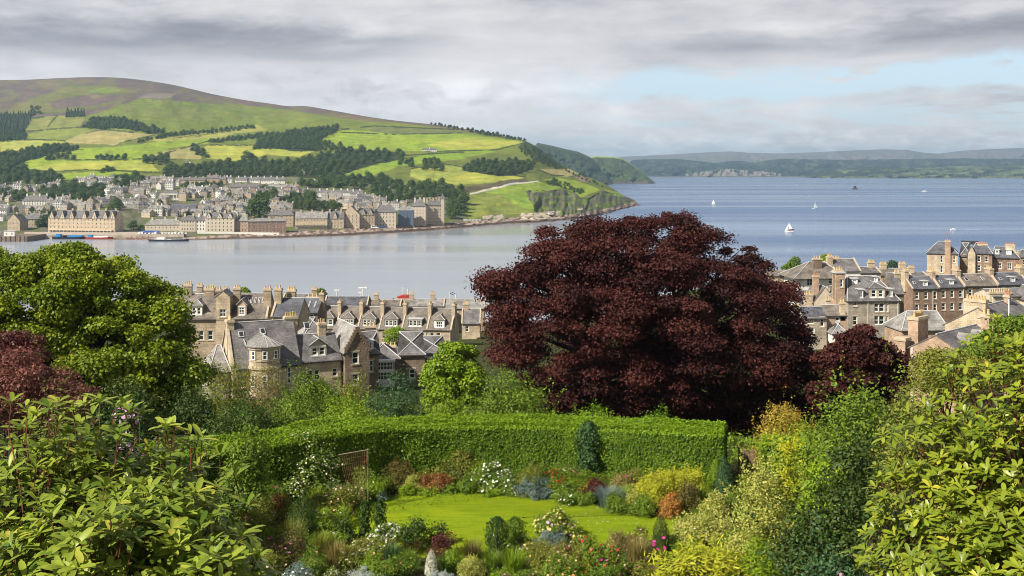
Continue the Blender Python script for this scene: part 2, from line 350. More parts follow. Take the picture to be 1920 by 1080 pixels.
def build_hill():
    us = np.arange(-320, 1216, 2.0); ts = np.linspace(0, 1, 250)
    U, T = np.meshgrid(us, ts)
    vs, vr = shore_v(U), ridge_v(U)
    vv = vs+(vr-vs)*T
    Y = hill_Y(U, vv)
    # relief: small folds, gullies and broken rock on the cliffs
    cliff = inpoly(U, vv, FIELDS[[i for i, f in enumerate(FIELDS) if f[0] is C_CLIFF][0]][1]) | inpoly(U, vv, [(985,262),(1062,314),(1050,320),(975,280)])
    env = np.clip(T*6, 0, 1)*np.clip((1-T)*7, 0, 1)
    Y = Y + env*(fbm(U/38, vv/26, 4, 3)-0.5)*0.035*Y
    Y = Y + cliff*(fbm(U/7, vv/22, 3, 9)-0.5)*80
    X = (U-U0)*Y/F; Z = ZC-(vv-VH)*Y/F
    wu = U+(fbm(U/14, vv/9, 3, 21)-0.5)*7; wv = vv+(fbm(U/14, vv/9, 3, 31)-0.5)*3.2
    Cc = np.empty(U.shape+(3,)); Cc[:] = C_MOOR
    low = sstep(0, 1, (vv-(215+0*U))/60)[..., None]; Cc = Cc*(1-low)+np.array((0.13,0.155,0.032))*low
    for c, pts in FIELDS: Cc[inpoly(wu, wv, pts)] = c
    # moor mottling: heather against grass
    mo = (sstep(0.45, 0.6, fbm(U/26+vv/30, vv/9, 4, 5))*sstep(235, 200, vv))[..., None]
    Cc = Cc*(1-0.6*mo)+np.array((0.155,0.150,0.055))*0.6*mo
    # swaths inside the fields
    sw = (fbm(U/30, vv/4, 3, 15)-0.5)[..., None]*0.5; Cc = Cc*(1+sw*np.array((1.0,0.55,0.4)))
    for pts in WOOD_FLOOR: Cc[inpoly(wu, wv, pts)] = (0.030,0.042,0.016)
    town = (vv > np.interp(U, [-320,0,120,330,560,640,830,870,900], [340,338,337,333,333,338,362,400,480])); Cc[town] = C_TOWN
    tg = town & (fbm(U/9, vv/5, 3, 44) > 0.57); Cc[tg] = (0.10,0.13,0.03)
    for ln in LINES:
        for (x1, y1), (x2, y2) in zip(ln[:-1], ln[1:]):
            L = math.hypot(x2-x1, y2-y1); tt = np.clip(((wu-x1)*(x2-x1)+(vv-y1)*(y2-y1))/L**2, 0, 1)
            d = np.hypot(wu*0.3+U*0.7-(x1+tt*(x2-x1)), vv-(y1+tt*(y2-y1))); Cc[d < 0.95+0.6*fbm(U/6, vv/6, 2, 77)] = (0.045,0.060,0.020)
    # cliffs: streaked rock, turf on the ledges
    cl = inpoly(U, vv, FIELDS[[i for i, f in enumerate(FIELDS) if f[0] is C_CLIFF][0]][1]); st = fbm(U/3.5, vv/30, 3, 61)
    Cc[cl & (st > 0.60)] = C_ROCK; Cc[cl & (fbm(U/9, vv/5, 3, 71) > 0.55)] = (0.12,0.16,0.03)
    # shore: rock armour, weed line, pale rock east of the houses
    ab = vs-vv
    rk = fbm(U/5, vv/2.2, 3, 81)
    east = U > 905
    bandtop = np.interp(U, [-320,330,420,600,800,905,960,1060,1195], [2,5,9,13,13,12,13,11,9])
    shore = ab < bandtop
    Cc[shore] = np.where(rk[..., None] > 0.52, np.array(C_PINK), np.array((0.16,0.12,0.10)))[shore]
    Cc[shore & (ab < bandtop*0.42)] = (0.085,0.060,0.050)
    Cc[shore & (ab < 1.6)] = (0.19,0.155,0.135)
    cr = east & (ab > 7) & (ab < 20) & (fbm(U/24, vv/30, 2, 91) > 0.47) & (U < 1120); Cc[cr] = C_CREAM
    cr2 = cr & (rk < 0.42); Cc[cr2] = (0.2,0.17,0.13)
    Y = Y + shore*(rk-0.5)*18*np.clip(T*60, 0, 1); X = (U-U0)*Y/F; Z = ZC-(vv-VH)*Y/F
    rows, cols = U.shape
    V = np.stack([X, Y, Z], -1).reshape(-1, 3); Cf = Cc.reshape(-1, 3)
    # foot under the water and the far side behind the ridge
    foot = np.stack([X[0], Y[0]-25, np.full(cols, -8.0)], -1)
    b1 = np.stack([X[-1]*1.10, Y[-1]*1.10, Z[-1]-0.05*Y[-1]*np.clip((Z[-1]-2)/200, 0, 1)-2], -1)
    b2 = np.stack([X[-1]*1.5, Y[-1]*1.5, np.full(cols, -10.0)], -1)
    V = np.concatenate([foot, V, b1, b2]); cc0 = np.tile(np.array((0.08,0.06,0.05)), (cols, 1)); Cf = np.concatenate([cc0, Cf, np.tile(np.array(C_MOOR), (2*cols, 1))])
    idx = np.arange((rows+3)*cols).reshape(rows+3, cols)
    Fc = np.stack([idx[:-1,:-1], idx[:-1,1:], idx[1:,1:], idx[1:,:-1]], -1).reshape(-1, 4)
    m = attr_mat('hillside', 0.95, 0.035, 0.22, 0.9, 0.11)
    o = obj('hill', np_mesh('hill', V, [Fc], [m], smooth=True, attr={'Col': Cf})); tag(o, 'green farmed hillside with heather top across the bay', kind='structure')
build_hill()

# ================================================================ HEADLANDS AND FAR SHORE
def ridge_land(name, label, prof, Y0, depth, colf, wl=None, n=500, rows=40, seed=1, amp=0.03, kind='structure'):
    """land seen from the sea: skyline prof [(u,v)] at the back, waterline at the front"""
    us = np.linspace(prof[0][0], prof[-1][0], n); pu = [p[0] for p in prof]; pv = [p[1] for p in prof]
    top = np.interp(us, pu, pv)
    y0 = np.interp(us, [p[0] for p in wl], [p[1] for p in wl]) if wl else np.full(n, Y0)
    wv = VH+ZC*F/y0
    top = top+(fbm(us/23, us*0+3, 4, seed)-0.5)*amp*60*np.clip((wv-top)/8, 0, 1)
    T = np.linspace(0, 1, rows)[:, None]
    top = np.minimum(top, wv-0.02)
    vv = wv+(top-wv)*T; Yr = y0+depth*np.clip((wv-top)/20, 0.05, 1.6)
    Y = y0+(Yr-y0)*(0.35*T+0.65*T**2)
    env = np.clip(T*5, 0, 1)*np.clip((1-T)*5, 0, 1)
    UU = us[None, :]+0*T
    Y = Y+env*(fbm(UU/16, vv/9, 4, seed+5)-0.5)*depth*0.5
    X = (UU-U0)*Y/F; Z = ZC-(vv-VH)*Y/F
    Cf = colf(UU, vv, T+0*UU, wv+0*T)
    V = np.stack([X, Y, Z], -1).reshape(-1, 3)
    foot = np.stack([X[0], Y[0]-depth*0.02, np.full(n, -8.0)], -1); back = np.stack([X[-1]*1.06, Y[-1]*1.06+depth*0.6, np.full(n, -9.0)], -1)
    V = np.concatenate([foot, V, back]); Cf = Cf.reshape(-1, 3); Cf = np.concatenate([Cf[:n], Cf, Cf[-n:]])
    idx = np.arange((rows+2)*n).reshape(rows+2, n); Fc = np.stack([idx[:-1,:-1], idx[:-1,1:], idx[1:,1:], idx[1:,:-1]], -1).reshape(-1, 4)
    o = obj(name, np_mesh(name, V, [Fc], [attr_mat(name+'_ground', 0.95, 0.012, 0.3, 0.8, 0.02)], smooth=True, attr={'Col': Cf})); tag(o, label, kind=kind)
    return o
def c_head(base, topc, v_top):
    def f(u, v, T, wv):
        C = np.empty(u.shape+(3,)); C[:] = base
        n = fbm(u/5, v/6, 4, 3)
        C *= (0.6+0.8*n)[..., None]
        C[(T > v_top)] = topc
        C[(wv-v) < 3.5+2*n] = (0.09,0.075,0.06)
        return C
    return f
ridge_land('headland', 'dark wooded headland behind the green point', [(985,290),(1008,268),(1030,272),(1060,279),(1085,285),(1105,294),(1120,306),(1135,322),(1147,346)], 4300, 500,
           c_head((0.035,0.050,0.022), (0.06,0.075,0.03), 0.93), wl=[(985,4700),(1100,4700),(1147,4800)], seed=4)
ridge_land('headland', 'farther headland with bright green field on top', [(1090,297),(1118,293),(1150,294),(1165,297),(1185,309),(1205,323),(1222,337),(1231,344.5)], 5000, 500,
           c_head((0.055,0.075,0.030), (0.25,0.32,0.05), 0.955), wl=[(1090,5150),(1170,5150),(1231,5150)], seed=8)
def c_far(u, v, T, wv):
    C = np.empty(u.shape+(3,)); C[:] = (0.020,0.030,0.026)
    n = fbm(u/22, v/5, 4, 13); C[n > 0.62] = (0.042,0.058,0.042); C[fbm(u/9, v/2.5, 3, 17) > 0.66] = (0.085,0.100,0.058)
    C[(n < 0.40)] = (0.018,0.028,0.024)
    cl = (u > 1285) & (u < 1465) & (wv-v > 1.5) & (wv-v < 14-np.abs(u-1375)/10+3*fbm(u/6, v*0, 3, 5)) & (fbm(u/2.6, v/20, 2, 7) > 0.40); C[cl] = (0.23,0.20,0.18)
    C[(wv-v) < 1.2] = (0.16,0.14,0.12)
    return C
ridge_land('far_shore', 'wooded far shore with pale sea cliffs', [(1165,318),(1185,300),(1230,298),(1280,299),(1310,302),(1340,306),(1360,303),(1390,302),(1415,305),(1440,300),(1470,298),(1520,299),(1600,299),(1700,298),(1800,297),(1900,298),(2000,299),(2150,300)], 8900, 1500, c_far,
           wl=[(1165,8900),(1535,8900),(1560,9500),(2150,9500)], n=700, rows=44, seed=21)
def c_pen(u, v, T, wv):
    C = np.empty(u.shape+(3,)); C[:] = (0.025,0.036,0.024)
    C[fbm(u/30, v/4, 3, 33) > 0.55] = (0.085,0.115,0.048); C[fbm(u/16, v/2.5, 3, 37) > 0.63] = (0.145,0.165,0.07)
    C[(u < 1690) & (fbm(u/18, v/6, 3, 39) > 0.36) & (T > 0.35)] = (0.035,0.045,0.022)
    C[(wv-v) < 1.0] = (0.13,0.11,0.10)
    return C
ridge_land('far_peninsula', 'low green peninsula with a village across the firth', [(1529,331),(1545,324),(1575,317),(1610,313),(1650,313),(1690,315),(1740,314),(1790,312),(1850,311),(1920,310),(2000,309),(2150,309)], 7900, 1100, c_pen,
           wl=[(1529,7900),(1800,7900),(1920,7800),(2150,7700)], n=520, rows=40, seed=31)
def c_moor(u, v, T, wv):
    C = np.empty(u.shape+(3,)); C[:] = (0.185,0.155,0.155); n = fbm(u/60, v/8, 4, 41); C[n > 0.52] = (0.155,0.140,0.125); return C
ridge_land('moorland', 'distant hazy purple moor on the skyline', [(1120,305),(1165,294),(1250,290),(1320,286),(1370,284),(1420,287),(1470,288),(1540,285),(1600,282),(1660,280),(1700,281),(1730,286),(1760,288),(1800,283),(1850,280),(1900,278),(1960,277),(2150,281)], 12500, 2600, c_moor, n=500, rows=26, seed=51, amp=0.012)

# ================================================================ NEAR HILLSIDE (garden down to the shore)
GY = [-12, 0, 3, 6, 10, 20, 30, 36, 40, 49, 55, 70, 85, 110, 135, 200, 250, 320, 400, 460, 520, 640]
GZ = [-2.6, -2.8, -3.2, -4.3, -6.4, -10.6, -13.3, -14.2, -14.6, -14.75, -15.3, -18.3, -21.3, -25.4, -29.3, -36.0, -41.5, -48.5, -58.0, -68.0, -76.0, -88.0]
def ground(X, Y):
    X = np.asarray(X, float); Y = np.asarray(Y, float)
    z = np.interp(Y, GY, GZ)
    z = z+sstep(15, 60, X)*sstep(100, 190, Y)*np.interp(Y, [0, 190, 250, 310, 400, 480], [3.0, 3.0, 6.0, 13.0, 9.0, 0.0])
    z = z+(fbm(X/9, Y/9, 3, 2)-0.5)*0.5*sstep(53, 75, Y)
    return z+ZC
def gp(u, v):
    """where the sight line through pixel (u, v) meets the near ground"""
    ys = np.concatenate([np.arange(3, 60, 0.1), np.arange(60, 500, 0.5)])
    zs = ZC-(v-VH)*ys/F; g = ground((u-U0)*ys/F, ys); k = np.argmax(zs <= g)
    Y = ys[k]; X = (u-U0)*Y/F; return Vector((X, Y, float(ground(X, Y))))
def gat(u, Y):
    X = (u-U0)*Y/F; return Vector((X, Y, float(ground(X, Y))))
def build_ground():
    ys = np.concatenate([np.linspace(-12, 60, 110), np.linspace(61, 640, 150)]); ts = np.linspace(-1, 1, 150)
    V = []; 
    Yg, Tg = np.meshgrid(ys, ts, indexing='ij'); Xg = Tg*(18+np.maximum(Yg, 0)*0.75)
    Zg = ground(Xg, Yg)
    V = np.stack([Xg, Yg, Zg], -1).reshape(-1, 3)
    Cc = np.empty(Xg.shape+(3,)); Cc[:] = (0.055,0.062,0.020)
    n = fbm(Xg/1.7, Yg/1.7, 4, 5); Cc[n > 0.5] = (0.07,0.085,0.022); Cc[n < 0.38] = (0.05,0.038,0.024)
    Cc[Yg > 62] = (0.065,0.08,0.024)
    bed = (Yg > 34) & (Yg < 49) & (n < 0.55); Cc[bed] = (0.045,0.032,0.020)
    idx = np.arange(len(ys)*len(ts)).reshape(len(ys), len(ts)); Fc = np.stack([idx[:-1,:-1], idx[:-1,1:], idx[1:,1:], idx[1:,:-1]], -1).reshape(-1, 4)
    o = obj('ground', np_mesh('ground', V, [Fc], [attr_mat('garden_soil', 0.95, 3.0, 0.35, 0.6, 6.0)], smooth=True, attr={'Col': Cc.reshape(-1, 3)})); tag(o, 'garden slope falling towards the town', kind='structure')
build_ground()
# ================================================================ FOLIAGE TOOLS
def unit(a): return a/np.maximum(np.linalg.norm(a, axis=-1, keepdims=True), 1e-9)
def leaf_mesh(name, C, N, L, W, mat, rnd, T=None, shape='rhomb', fold=0.2, droop=0.0, extra=None):
    """n leaves: C base points, N normals, L lengths, W widths"""
    n = len(C); C = np.asarray(C, float); N = unit(np.asarray(N, float))
    L = np.broadcast_to(L, n)[:, None]*np.ones((n, 1)); W = np.broadcast_to(W, n)[:, None]*np.ones((n, 1))
    if T is None: T = rng.normal(size=(n, 3))
    T = unit(T-(T*N).sum(-1, keepdims=True)*N); S = np.cross(N, T)
    if shape == 'rhomb':
        a = np.stack([C-T*L*0.5, C+S*W*0.5+T*L*0.06, C+T*L*0.5, C-S*W*0.5+T*L*0.06], 1); k = 4
        fs = [np.array([[0, 1, 2, 3]])]
    elif shape == 'oval':
        up = N*W*fold
        a = np.stack([C, C+T*L*0.3+S*W*0.45+up, C+T*L*0.7+S*W*0.4+up, C+T*L, C+T*L*0.7-S*W*0.4+up, C+T*L*0.3-S*W*0.45+up], 1); k = 6
        fs = [np.array([[0, 1, 2, 3], [0, 3, 4, 5]])]
    elif shape == 'hex':
        a = np.stack([C+(T*math.cos(q)+S*math.sin(q))*W*0.5 for q in np.arange(6)*math.pi/3], 1); k = 6
        fs = [np.array([[0, 1, 2, 3, 4, 5]])]
    else:
        ts = [0.0, 0.28, 0.62, 0.88, 1.0]; ws = [0.10, 0.34, 0.50, 0.40, 0.08]; r = []
        for t, q in zip(ts, ws):
            mid = C+T*L*t-N*L*droop*t*t
            r += [mid+S*W*q+N*W*fold*q, mid, mid-S*W*q+N*W*fold*q]
        a = np.stack(r, 1); k = 15
        fs = [np.array([[3*i, 3*i+3, 3*i+4, 3*i+1] for i in range(4)]+[[3*i+1, 3*i+4, 3*i+5, 3*i+2] for i in range(4)])]
    off = (np.arange(n)*k)[:, None, None]
    Fc = [(f[None]+off).reshape(-1, f.shape[1]) for f in fs]
    return np_mesh(name, a.reshape(-1, 3), Fc, [mat], attr={'rnd': np.repeat(np.asarray(rnd), k)}, smooth=(shape == 'long'))
def blob_cloud(blobs, n, inner=0.25, up=0.5, wild=0.7, cull=0.72, under=0.35, fuzz=0.17):
    """points and normals spread over the shells of many ellipsoids; returns C, N, blob number"""
    B = np.asarray(blobs, float); c, r = B[:, :3], B[:, 3:6]
    area = (r[:, 0]*r[:, 1]+r[:, 0]*r[:, 2]+r[:, 1]*r[:, 2]); k = rng.choice(len(B), n, p=area/area.sum())
    d = unit(rng.normal(size=(n, 3)))
    flip = (d[:, 2] < -0.15) & (rng.random(n) > under); d[flip, 2] *= -1
    rad = 0.97+np.clip(rng.normal(size=n), -2.2, 2.3)*fuzz; deep = rng.random(n) < inner; rad[deep] = rng.random(deep.sum())**0.5
    C = c[k]+d*r[k]*rad[:, None]
    keep = np.ones(n, bool)
    if cull and len(B) > 1:
        for j in range(len(B)):
            q = (((C-c[j])/r[j])**2).sum(-1); keep &= ~((q < cull**2) & (k != j) & (rng.random(n) < 0.8))
    C, d, k = C[keep], d[keep], k[keep]
    N = unit(unit(d/r[k])*0.8+np.array((0, 0, up))+rng.normal(size=(len(C), 3))*wild)
    return C, N, k
def outline_blobs(poly, Y, half, n, r0, r1, flat=0.7, base=None, back=0.35, seed=0, inset=0.8):
    """ellipsoids filling the solid whose silhouette from the garden is poly (photo pixels) at distance Y and whose half thickness is half metres"""
    rs = np.random.default_rng(seed); pu = np.array(poly, float); out = []
    def edge(u, v):
        best = 1e9
        for i in range(len(pu)):
            a, b = pu[i], pu[(i+1) % len(pu)]; ab = b-a; t = np.clip(((u-a[0])*ab[0]+(v-a[1])*ab[1])/max(ab@ab, 1e-9), 0, 1); best = min(best, math.hypot(u-a[0]-t*ab[0], v-a[1]-t*ab[1]))
        return best
    lo, hi = pu.min(0), pu.max(0); dm = min(hi[0]-lo[0], hi[1]-lo[1])*0.5; tries = 0
    while len(out) < n and tries < n*60:
        tries += 1; u = rs.uniform(lo[0], hi[0]); v = rs.uniform(lo[1], hi[1])
        if not inpoly(np.array([u]), np.array([v]), poly)[0]: continue
        rad = rs.uniform(r0, r1); e = edge(u, v)
        if e < rad*F/Y*inset*(0.55 if rs.random() < 0.25 else 1): continue
        th = half*math.sqrt(max(0, 1-(1-min(e/dm, 1))**2))
        s = rs.random(); y = Y+(rs.uniform(-1, -0.55) if s > back+0.2 else (rs.uniform(-0.55, 0.3) if s > back else rs.uniform(0.3, 1)))*max(0, th-rad*0.4)
        p = P(u, v, y)
        out.append((p.x, y, p.z, rad*rs.uniform(0.85, 1.3), rad*rs.uniform(0.85, 1.3), rad*flat*rs.uniform(0.8, 1.2)))
    return np.array(out)
def branch_mb(mb, a, b, r0, r1, bend=0.15, seg=4, n=6):
    a, b = Vector(a), Vector(b); L = (b-a).length; off = Vector((random.uniform(-1, 1), random.uniform(-1, 1), random.uniform(-0.1, 0.6)))*L*bend
    pts = [a.lerp(b, t)+off*math.sin(math.pi*t) for t in [k/seg for k in range(seg+1)]]
    for k in range(seg): mb.tube(pts[k], pts[k+1], r0+(r1-r0)*k/seg, r0+(r1-r0)*(k+1)/seg, n, cap=(k == seg-1))
    return pts
BARK = plain('bark', (0.085, 0.065, 0.048), 0.9, 0.35, 4.0, bump=0.4)
BARKD = plain('dark_bark', (0.050, 0.040, 0.034), 0.9, 0.35, 4.0, bump=0.4)
def make_tree(name, label, cat, loc, blobs, n, L, W, mat, bark=BARK, trunk_r=0.4, limbs=14, inner=0.3, up=0.5, wild=0.7, fork=0.3, shape='rhomb', group=None, cull=0.72, under=0.35, trunks=1, contrast=0.45, fuzz=0.17):
    loc = Vector(loc); root = empty(name, loc); tag(root, label, cat, group)
    B = np.array(blobs, float); B[:, :3] -= np.array(loc)
    C, N, k = blob_cloud(B, n, inner, up, wild, cull, under, fuzz)
    br = rng.random(len(B)); rnd = np.clip(contrast*br[k]+(1-contrast)*rng.random(len(C)), 0, 1)
    sz = rng.uniform(0.7, 1.3, len(C))
    T = rng.normal(size=(len(C), 3)); T[:, 2] -= 0.5
    obj('crown', leaf_mesh('crown', C, N, L*sz, W*sz, mat, rnd, T, shape), root)
    mb = MB(); top = B[:, 2].max(); cx, cy = B[:, 0].mean(), B[:, 1].mean()
    for q in range(trunks):
        ox, oy = (random.uniform(-1, 1)*trunk_r*2, random.uniform(-1, 1)*trunk_r*2) if q else (0, 0)
        f = Vector((cx*0.35+ox*1.5, cy*0.35+oy*1.5, top*fork)); pts = branch_mb(mb, (ox, oy, -0.5), f, trunk_r, trunk_r*0.7, 0.03, 4, 9)
        for j in rng.choice(len(B), min(limbs, len(B)), replace=False):
            e = Vector(B[j, :3]); st = f if random.random() < 0.6 else Vector((0, 0, -0.3)).lerp(f, random.uniform(0.6, 0.95))
            p2 = branch_mb(mb, st, e, trunk_r*0.42, trunk_r*0.08, 0.1, 5, 5)
            for _ in range(2):
                e2 = e+Vector((random.gauss(0, 1), random.gauss(0, 1), random.gauss(0.2, 0.6)))*float(B[j, 3])*0.8; branch_mb(mb, p2[3], e2, trunk_r*0.13, trunk_r*0.03, 0.1, 3, 4)
    mb.build('trunk', bark, root, smooth=True)
    return root
def dome_blobs(w_, d_, h, k, seed=0, r=0.42, low=0.15, ragged=0.0):
    rs = np.random.default_rng(seed); out = []; ph = rs.uniform(0, 6.28, 3)
    for i in range(k):
        a = rs.uniform(0, 2*math.pi); el = math.asin(rs.uniform(low, 1)); q = rs.uniform(0.5, 0.78)*(1+ragged*(0.35*math.sin(2*a+ph[0])+0.25*math.sin(3*a+ph[1])+rs.normal()*0.22))
        rr = r*min(w_, d_, h*1.2)*(rs.uniform(0.6, 1.15) if not ragged else rs.uniform(0.35, 1.25))
        out.append((math.cos(a)*math.cos(el)*w_/2*q, math.sin(a)*math.cos(el)*d_/2*q, max(rr*0.5, math.sin(el)*h*min(1.02, q+0.1+ragged*0.12*math.sin(a+ph[2]))), rr, rr, rr*0.85))
    out.append((0, 0, h*0.4, w_*0.33, d_*0.33, h*0.42))
    return np.array(out)
def make_shrub(name, label, cat, loc, w_, h, mat, L=0.07, W=0.04, n=2500, k=9, flowers=None, group=None, depth=None, seed=0, up=0.45, wild=0.6, shape='oval', inner=0.3, stems=5, part='foliage', stemmat=None, ragged=0.8, sprays=0.12):
    """a dome of leafy lumps on stems; flowers = [(material, number, size)]"""
    depth = depth or w_; root = empty(name, loc); tag(root, label, cat, group)
    k2 = int(k*2.4)+4; B = dome_blobs(w_*1.1, depth*1.1, h, k2, seed, 0.42*(7.0/k2)**0.42, 0.02, ragged)
    C, N, kk = blob_cloud(B, n, inner, up, wild*0.85, 0.7, 0.35, 0.30)
    if sprays:      # stray shoots standing out of the mass
        m = int(len(C)*sprays); ns = max(6, int(k2*1.6)); j = rng.choice(len(C), ns); hi_ = C[:, 2] > h*0.35
        if hi_.sum() > ns: j = rng.choice(np.flatnonzero(hi_), ns)
        dirs = unit(C[j]*np.array((1/w_, 1/depth, 0.6/h))+np.array((0, 0, 0.35))+rng.normal(size=(ns, 3))*0.25); ln = h*rng.uniform(0.10, 0.34, ns); q = rng.integers(0, ns, m); t = rng.random(m)
        C2 = C[j][q]+dirs[q]*(ln[q]*t)[:, None]+rng.normal(size=(m, 3))*L*0.45; C = np.concatenate([C, C2]); N = np.concatenate([N, unit(rng.normal(size=(m, 3))+np.array((0, 0, 0.8)))]); kk = np.concatenate([kk, kk[j][q]])
    br = rng.random(len(B)); rnd = np.clip(0.4*br[kk]+0.6*rng.random(len(C)), 0, 1); sz = rng.uniform(0.7, 1.3, len(C))
    obj(part, leaf_mesh(part, C, N, L*sz, W*sz, mat, rnd, None, shape), root)
    if stems:
        mb = MB()
        for i in range(stems):
            e = B[i % len(B)]; branch_mb(mb, (e[0]*0.15, e[1]*0.15, -0.15), (e[0], e[1], e[2]), 0.02+0.008*h, 0.006, 0.08, 3, 5)
        mb.build('stem', stemmat or BARK, root)
    for (fm, fn, fs) in (flowers or []):
        C, N, kk = blob_cloud(B, fn, 0.0, 0.5, 0.35, 0.85, 0.1)
        C = C+N*0.03; sz = rng.uniform(0.7, 1.3, len(C))
        obj('blossom', leaf_mesh('blossom', C, N, fs*sz, fs*sz, fm, rng.random(len(C)), None, 'hex'), root)
    return root
def make_tuft(name, label, cat, loc, w_, h, mat, n=260, bw=0.012, group=None, flowers=None, lean=0.7, up=0.3):
    """grassy clump: arching blades rising from the base"""
    root = empty(name, loc); tag(root, label, cat, group)
    a = rng.uniform(0, 2*math.pi, n); r = np.sqrt(rng.random(n))*w_*0.22; out = rng.uniform(0.15, 1.0, n)*lean; ln = h*rng.uniform(0.6, 1.15, n)
    base = np.stack([np.cos(a)*r, np.sin(a)*r, np.zeros(n)-0.03], -1); d = np.stack([np.cos(a), np.sin(a), np.zeros(n)], -1); s = np.stack([-np.sin(a), np.cos(a), np.zeros(n)], -1)
    vs = []
    for t in (0, 0.4, 0.75, 1.0):
        c = base+d*(out*w_*0.5*t**1.8)[:, None]+np.array((0, 0, 1))*(ln*(t-0.35*out*t**2.5))[:, None]; q = bw*(1-t*0.85)
        vs += [c+s*q, c-s*q]
    V = np.stack(vs, 1); off = (np.arange(n)*8)[:, None, None]; f = np.array([[2*i, 2*i+1, 2*i+3, 2*i+2] for i in range(3)])
    obj('foliage', np_mesh('foliage', V.reshape(-1, 3), [(f[None]+off).reshape(-1, 4)], [mat], attr={'rnd': np.repeat(rng.random(n), 8)}), root)
    for (fm, fn, fs) in (flowers or []):
        j = rng.choice(n, fn); tip = V[j, 6]; obj('blossom', leaf_mesh('blossom', tip, np.tile((0, -0.4, 1.0), (fn, 1))+rng.normal(size=(fn, 3))*0.4, fs, fs, fm, rng.random(fn), None, 'hex'), root)
    return root
def make_spire(name, label, cat, loc, w_, h, mat, L=0.05, W=0.03, n=4000, group=None, rounded=0.25, flowers=None, trunk=True, upright=0.8, rough=0.12):
    """cone or column of close foliage"""
    root = empty(name, loc); tag(root, label, cat, group)
    t = 1-np.sqrt(rng.random(n)) if rounded < 0.6 else rng.random(n)
    prof = np.where(t < rounded, 0.75+0.25*np.sin(t/rounded*math.pi/2), np.cos((t-rounded)/(1-rounded)*math.pi/2)**(0.9 if rounded < 0.6 else 0.6))
    a = rng.uniform(0, 2*math.pi, n); lump = 1+rough*np.sin(a*5+t*17)+rough*rng.normal(size=n)*0.6
    r = w_*0.5*prof*lump*np.where(rng.random(n) < 0.25, rng.random(n), 1)
    C = np.stack([np.cos(a)*r, np.sin(a)*r, t*h], -1); N = unit(np.stack([np.cos(a), np.sin(a), np.full(n, 0.35)], -1)+rng.normal(size=(n, 3))*0.5)
    T = np.tile((0, 0, upright), (n, 1))+rng.normal(size=(n, 3))*0.4; sz = rng.uniform(0.7, 1.3, n)
    obj('foliage', leaf_mesh('foliage', C, N, L*sz, W*sz, mat, rng.random(n), T, 'oval'), root)
    if trunk:
        mb = MB(); mb.tube((0, 0, -0.2), (0, 0, h*0.85), 0.05*w_+0.02, 0.01, 6); mb.build('stem', BARK, root)
    for (fm, fn, fs) in (flowers or []):
        j = rng.choice(n, fn); obj('blossom', leaf_mesh('blossom', C[j]+N[j]*0.04, N[j], fs, fs, fm, rng.random(fn), None, 'hex'), root)
    return root
def make_rhodo(name, label, loc, C, D, L, W, nl, mat, stem_mat, shoots=(), droop=0.25, trunk_top=None):
    """whorls of long leaves at C pointing along D; a stem runs from each whorl back to the limbs"""
    root = empty(name, loc); tag(root, label, 'shrub'); n = len(C); C = C-np.array(loc)
    base, nor, tan, rr, ll = [], [], [], [], []
    for i in range(n):
        d = Vector(D[i]).normalized(); e = d.orthogonal().normalized(); g = d.cross(e); m = random.randint(nl-2, nl+2); ph = random.random()*6.28; wr = random.random(); age = random.random()
        for j in range(m):
            q = ph+j*2.39996; ring = (e*math.cos(q)+g*math.sin(q)); el = random.uniform(0.0, 0.70)+(0.35 if j > m-3 else 0)+0.25*age
            t = ring*math.cos(el)+d*math.sin(el); nn = d*math.cos(el)-ring*math.sin(el)
            base.append(Vector(C[i])+d*random.uniform(-0.03, 0.03)+ring*0.008); nor.append(nn+Vector((random.gauss(0, .12), random.gauss(0, .12), random.gauss(0, .12)))); tan.append(t); rr.append(min(1, max(0, 0.55*wr+0.45*random.random()))); ll.append(L*random.uniform(0.7, 1.2)*(0.75 if j > m-3 else 1))
    ll = np.array(ll)
    obj('foliage', leaf_mesh('foliage', np.array(base), np.array(nor), ll, ll*W/L, mat, np.array(rr), np.array(tan), 'long', 0.18, droop), root)
    mb = MB(); hub = [Vector((random.uniform(-.3, .3), random.uniform(-.3, .3), h)) for h in (0.3, 0.7, 1.1, 1.5)]
    cen = Vector(C.mean(0))
    for i in range(n):
        c = Vector(C[i]); d = Vector(D[i]).normalized(); b = c-d*random.uniform(0.18, 0.35); mb.tube(b, c, 0.006, 0.0045, 4, cap=False)
        if i % 5 == 0: branch_mb(mb, b, (cen*0.55+c*0.45)-Vector((0, 0, 0.5)), 0.006, 0.014, 0.06, 3, 4)
    for i in range(14):
        c = Vector(C[random.randrange(n)]); branch_mb(mb, (cen.x*0.2+random.uniform(-.3, .3), cen.y*0.2+random.uniform(-.3, .3), -0.2), cen*0.45+c*0.5-Vector((0, 0, 0.35)), 0.05, 0.018, 0.06, 4, 6)
    mb.build('branches', stem_mat, root)
    return root
# leaf colours
LM = {}
def lm(k, *a, **kw): LM[k] = leaf_mat('leaf_'+k, *a, **kw)
lm('maple', (0.060,0.125,0.006), (0.29,0.35,0.016), trans=0.3)
lm('beech', (0.027,0.0105,0.0105), (0.098,0.0285,0.0235), (0.125,0.046,0.037), trans=0.18, rough=0.6, spec=0.15)
lm('hedge', (0.030,0.086,0.004), (0.205,0.330,0.010), trans=0.2)
lm('rhodo', (0.060,0.125,0.010), (0.330,0.395,0.045), (0.46,0.42,0.06), trans=0.20, rough=0.42, spec=0.3)
lm('rhodo_r', (0.055,0.115,0.008), (0.310,0.360,0.024), (0.48,0.44,0.04), trans=0.22, rough=0.38, spec=0.5)
lm('green', (0.060,0.130,0.010), (0.20,0.29,0.024))
lm('fresh', (0.11,0.21,0.010), (0.30,0.41,0.024))
lm('dark', (0.022,0.058,0.010), (0.085,0.145,0.020))
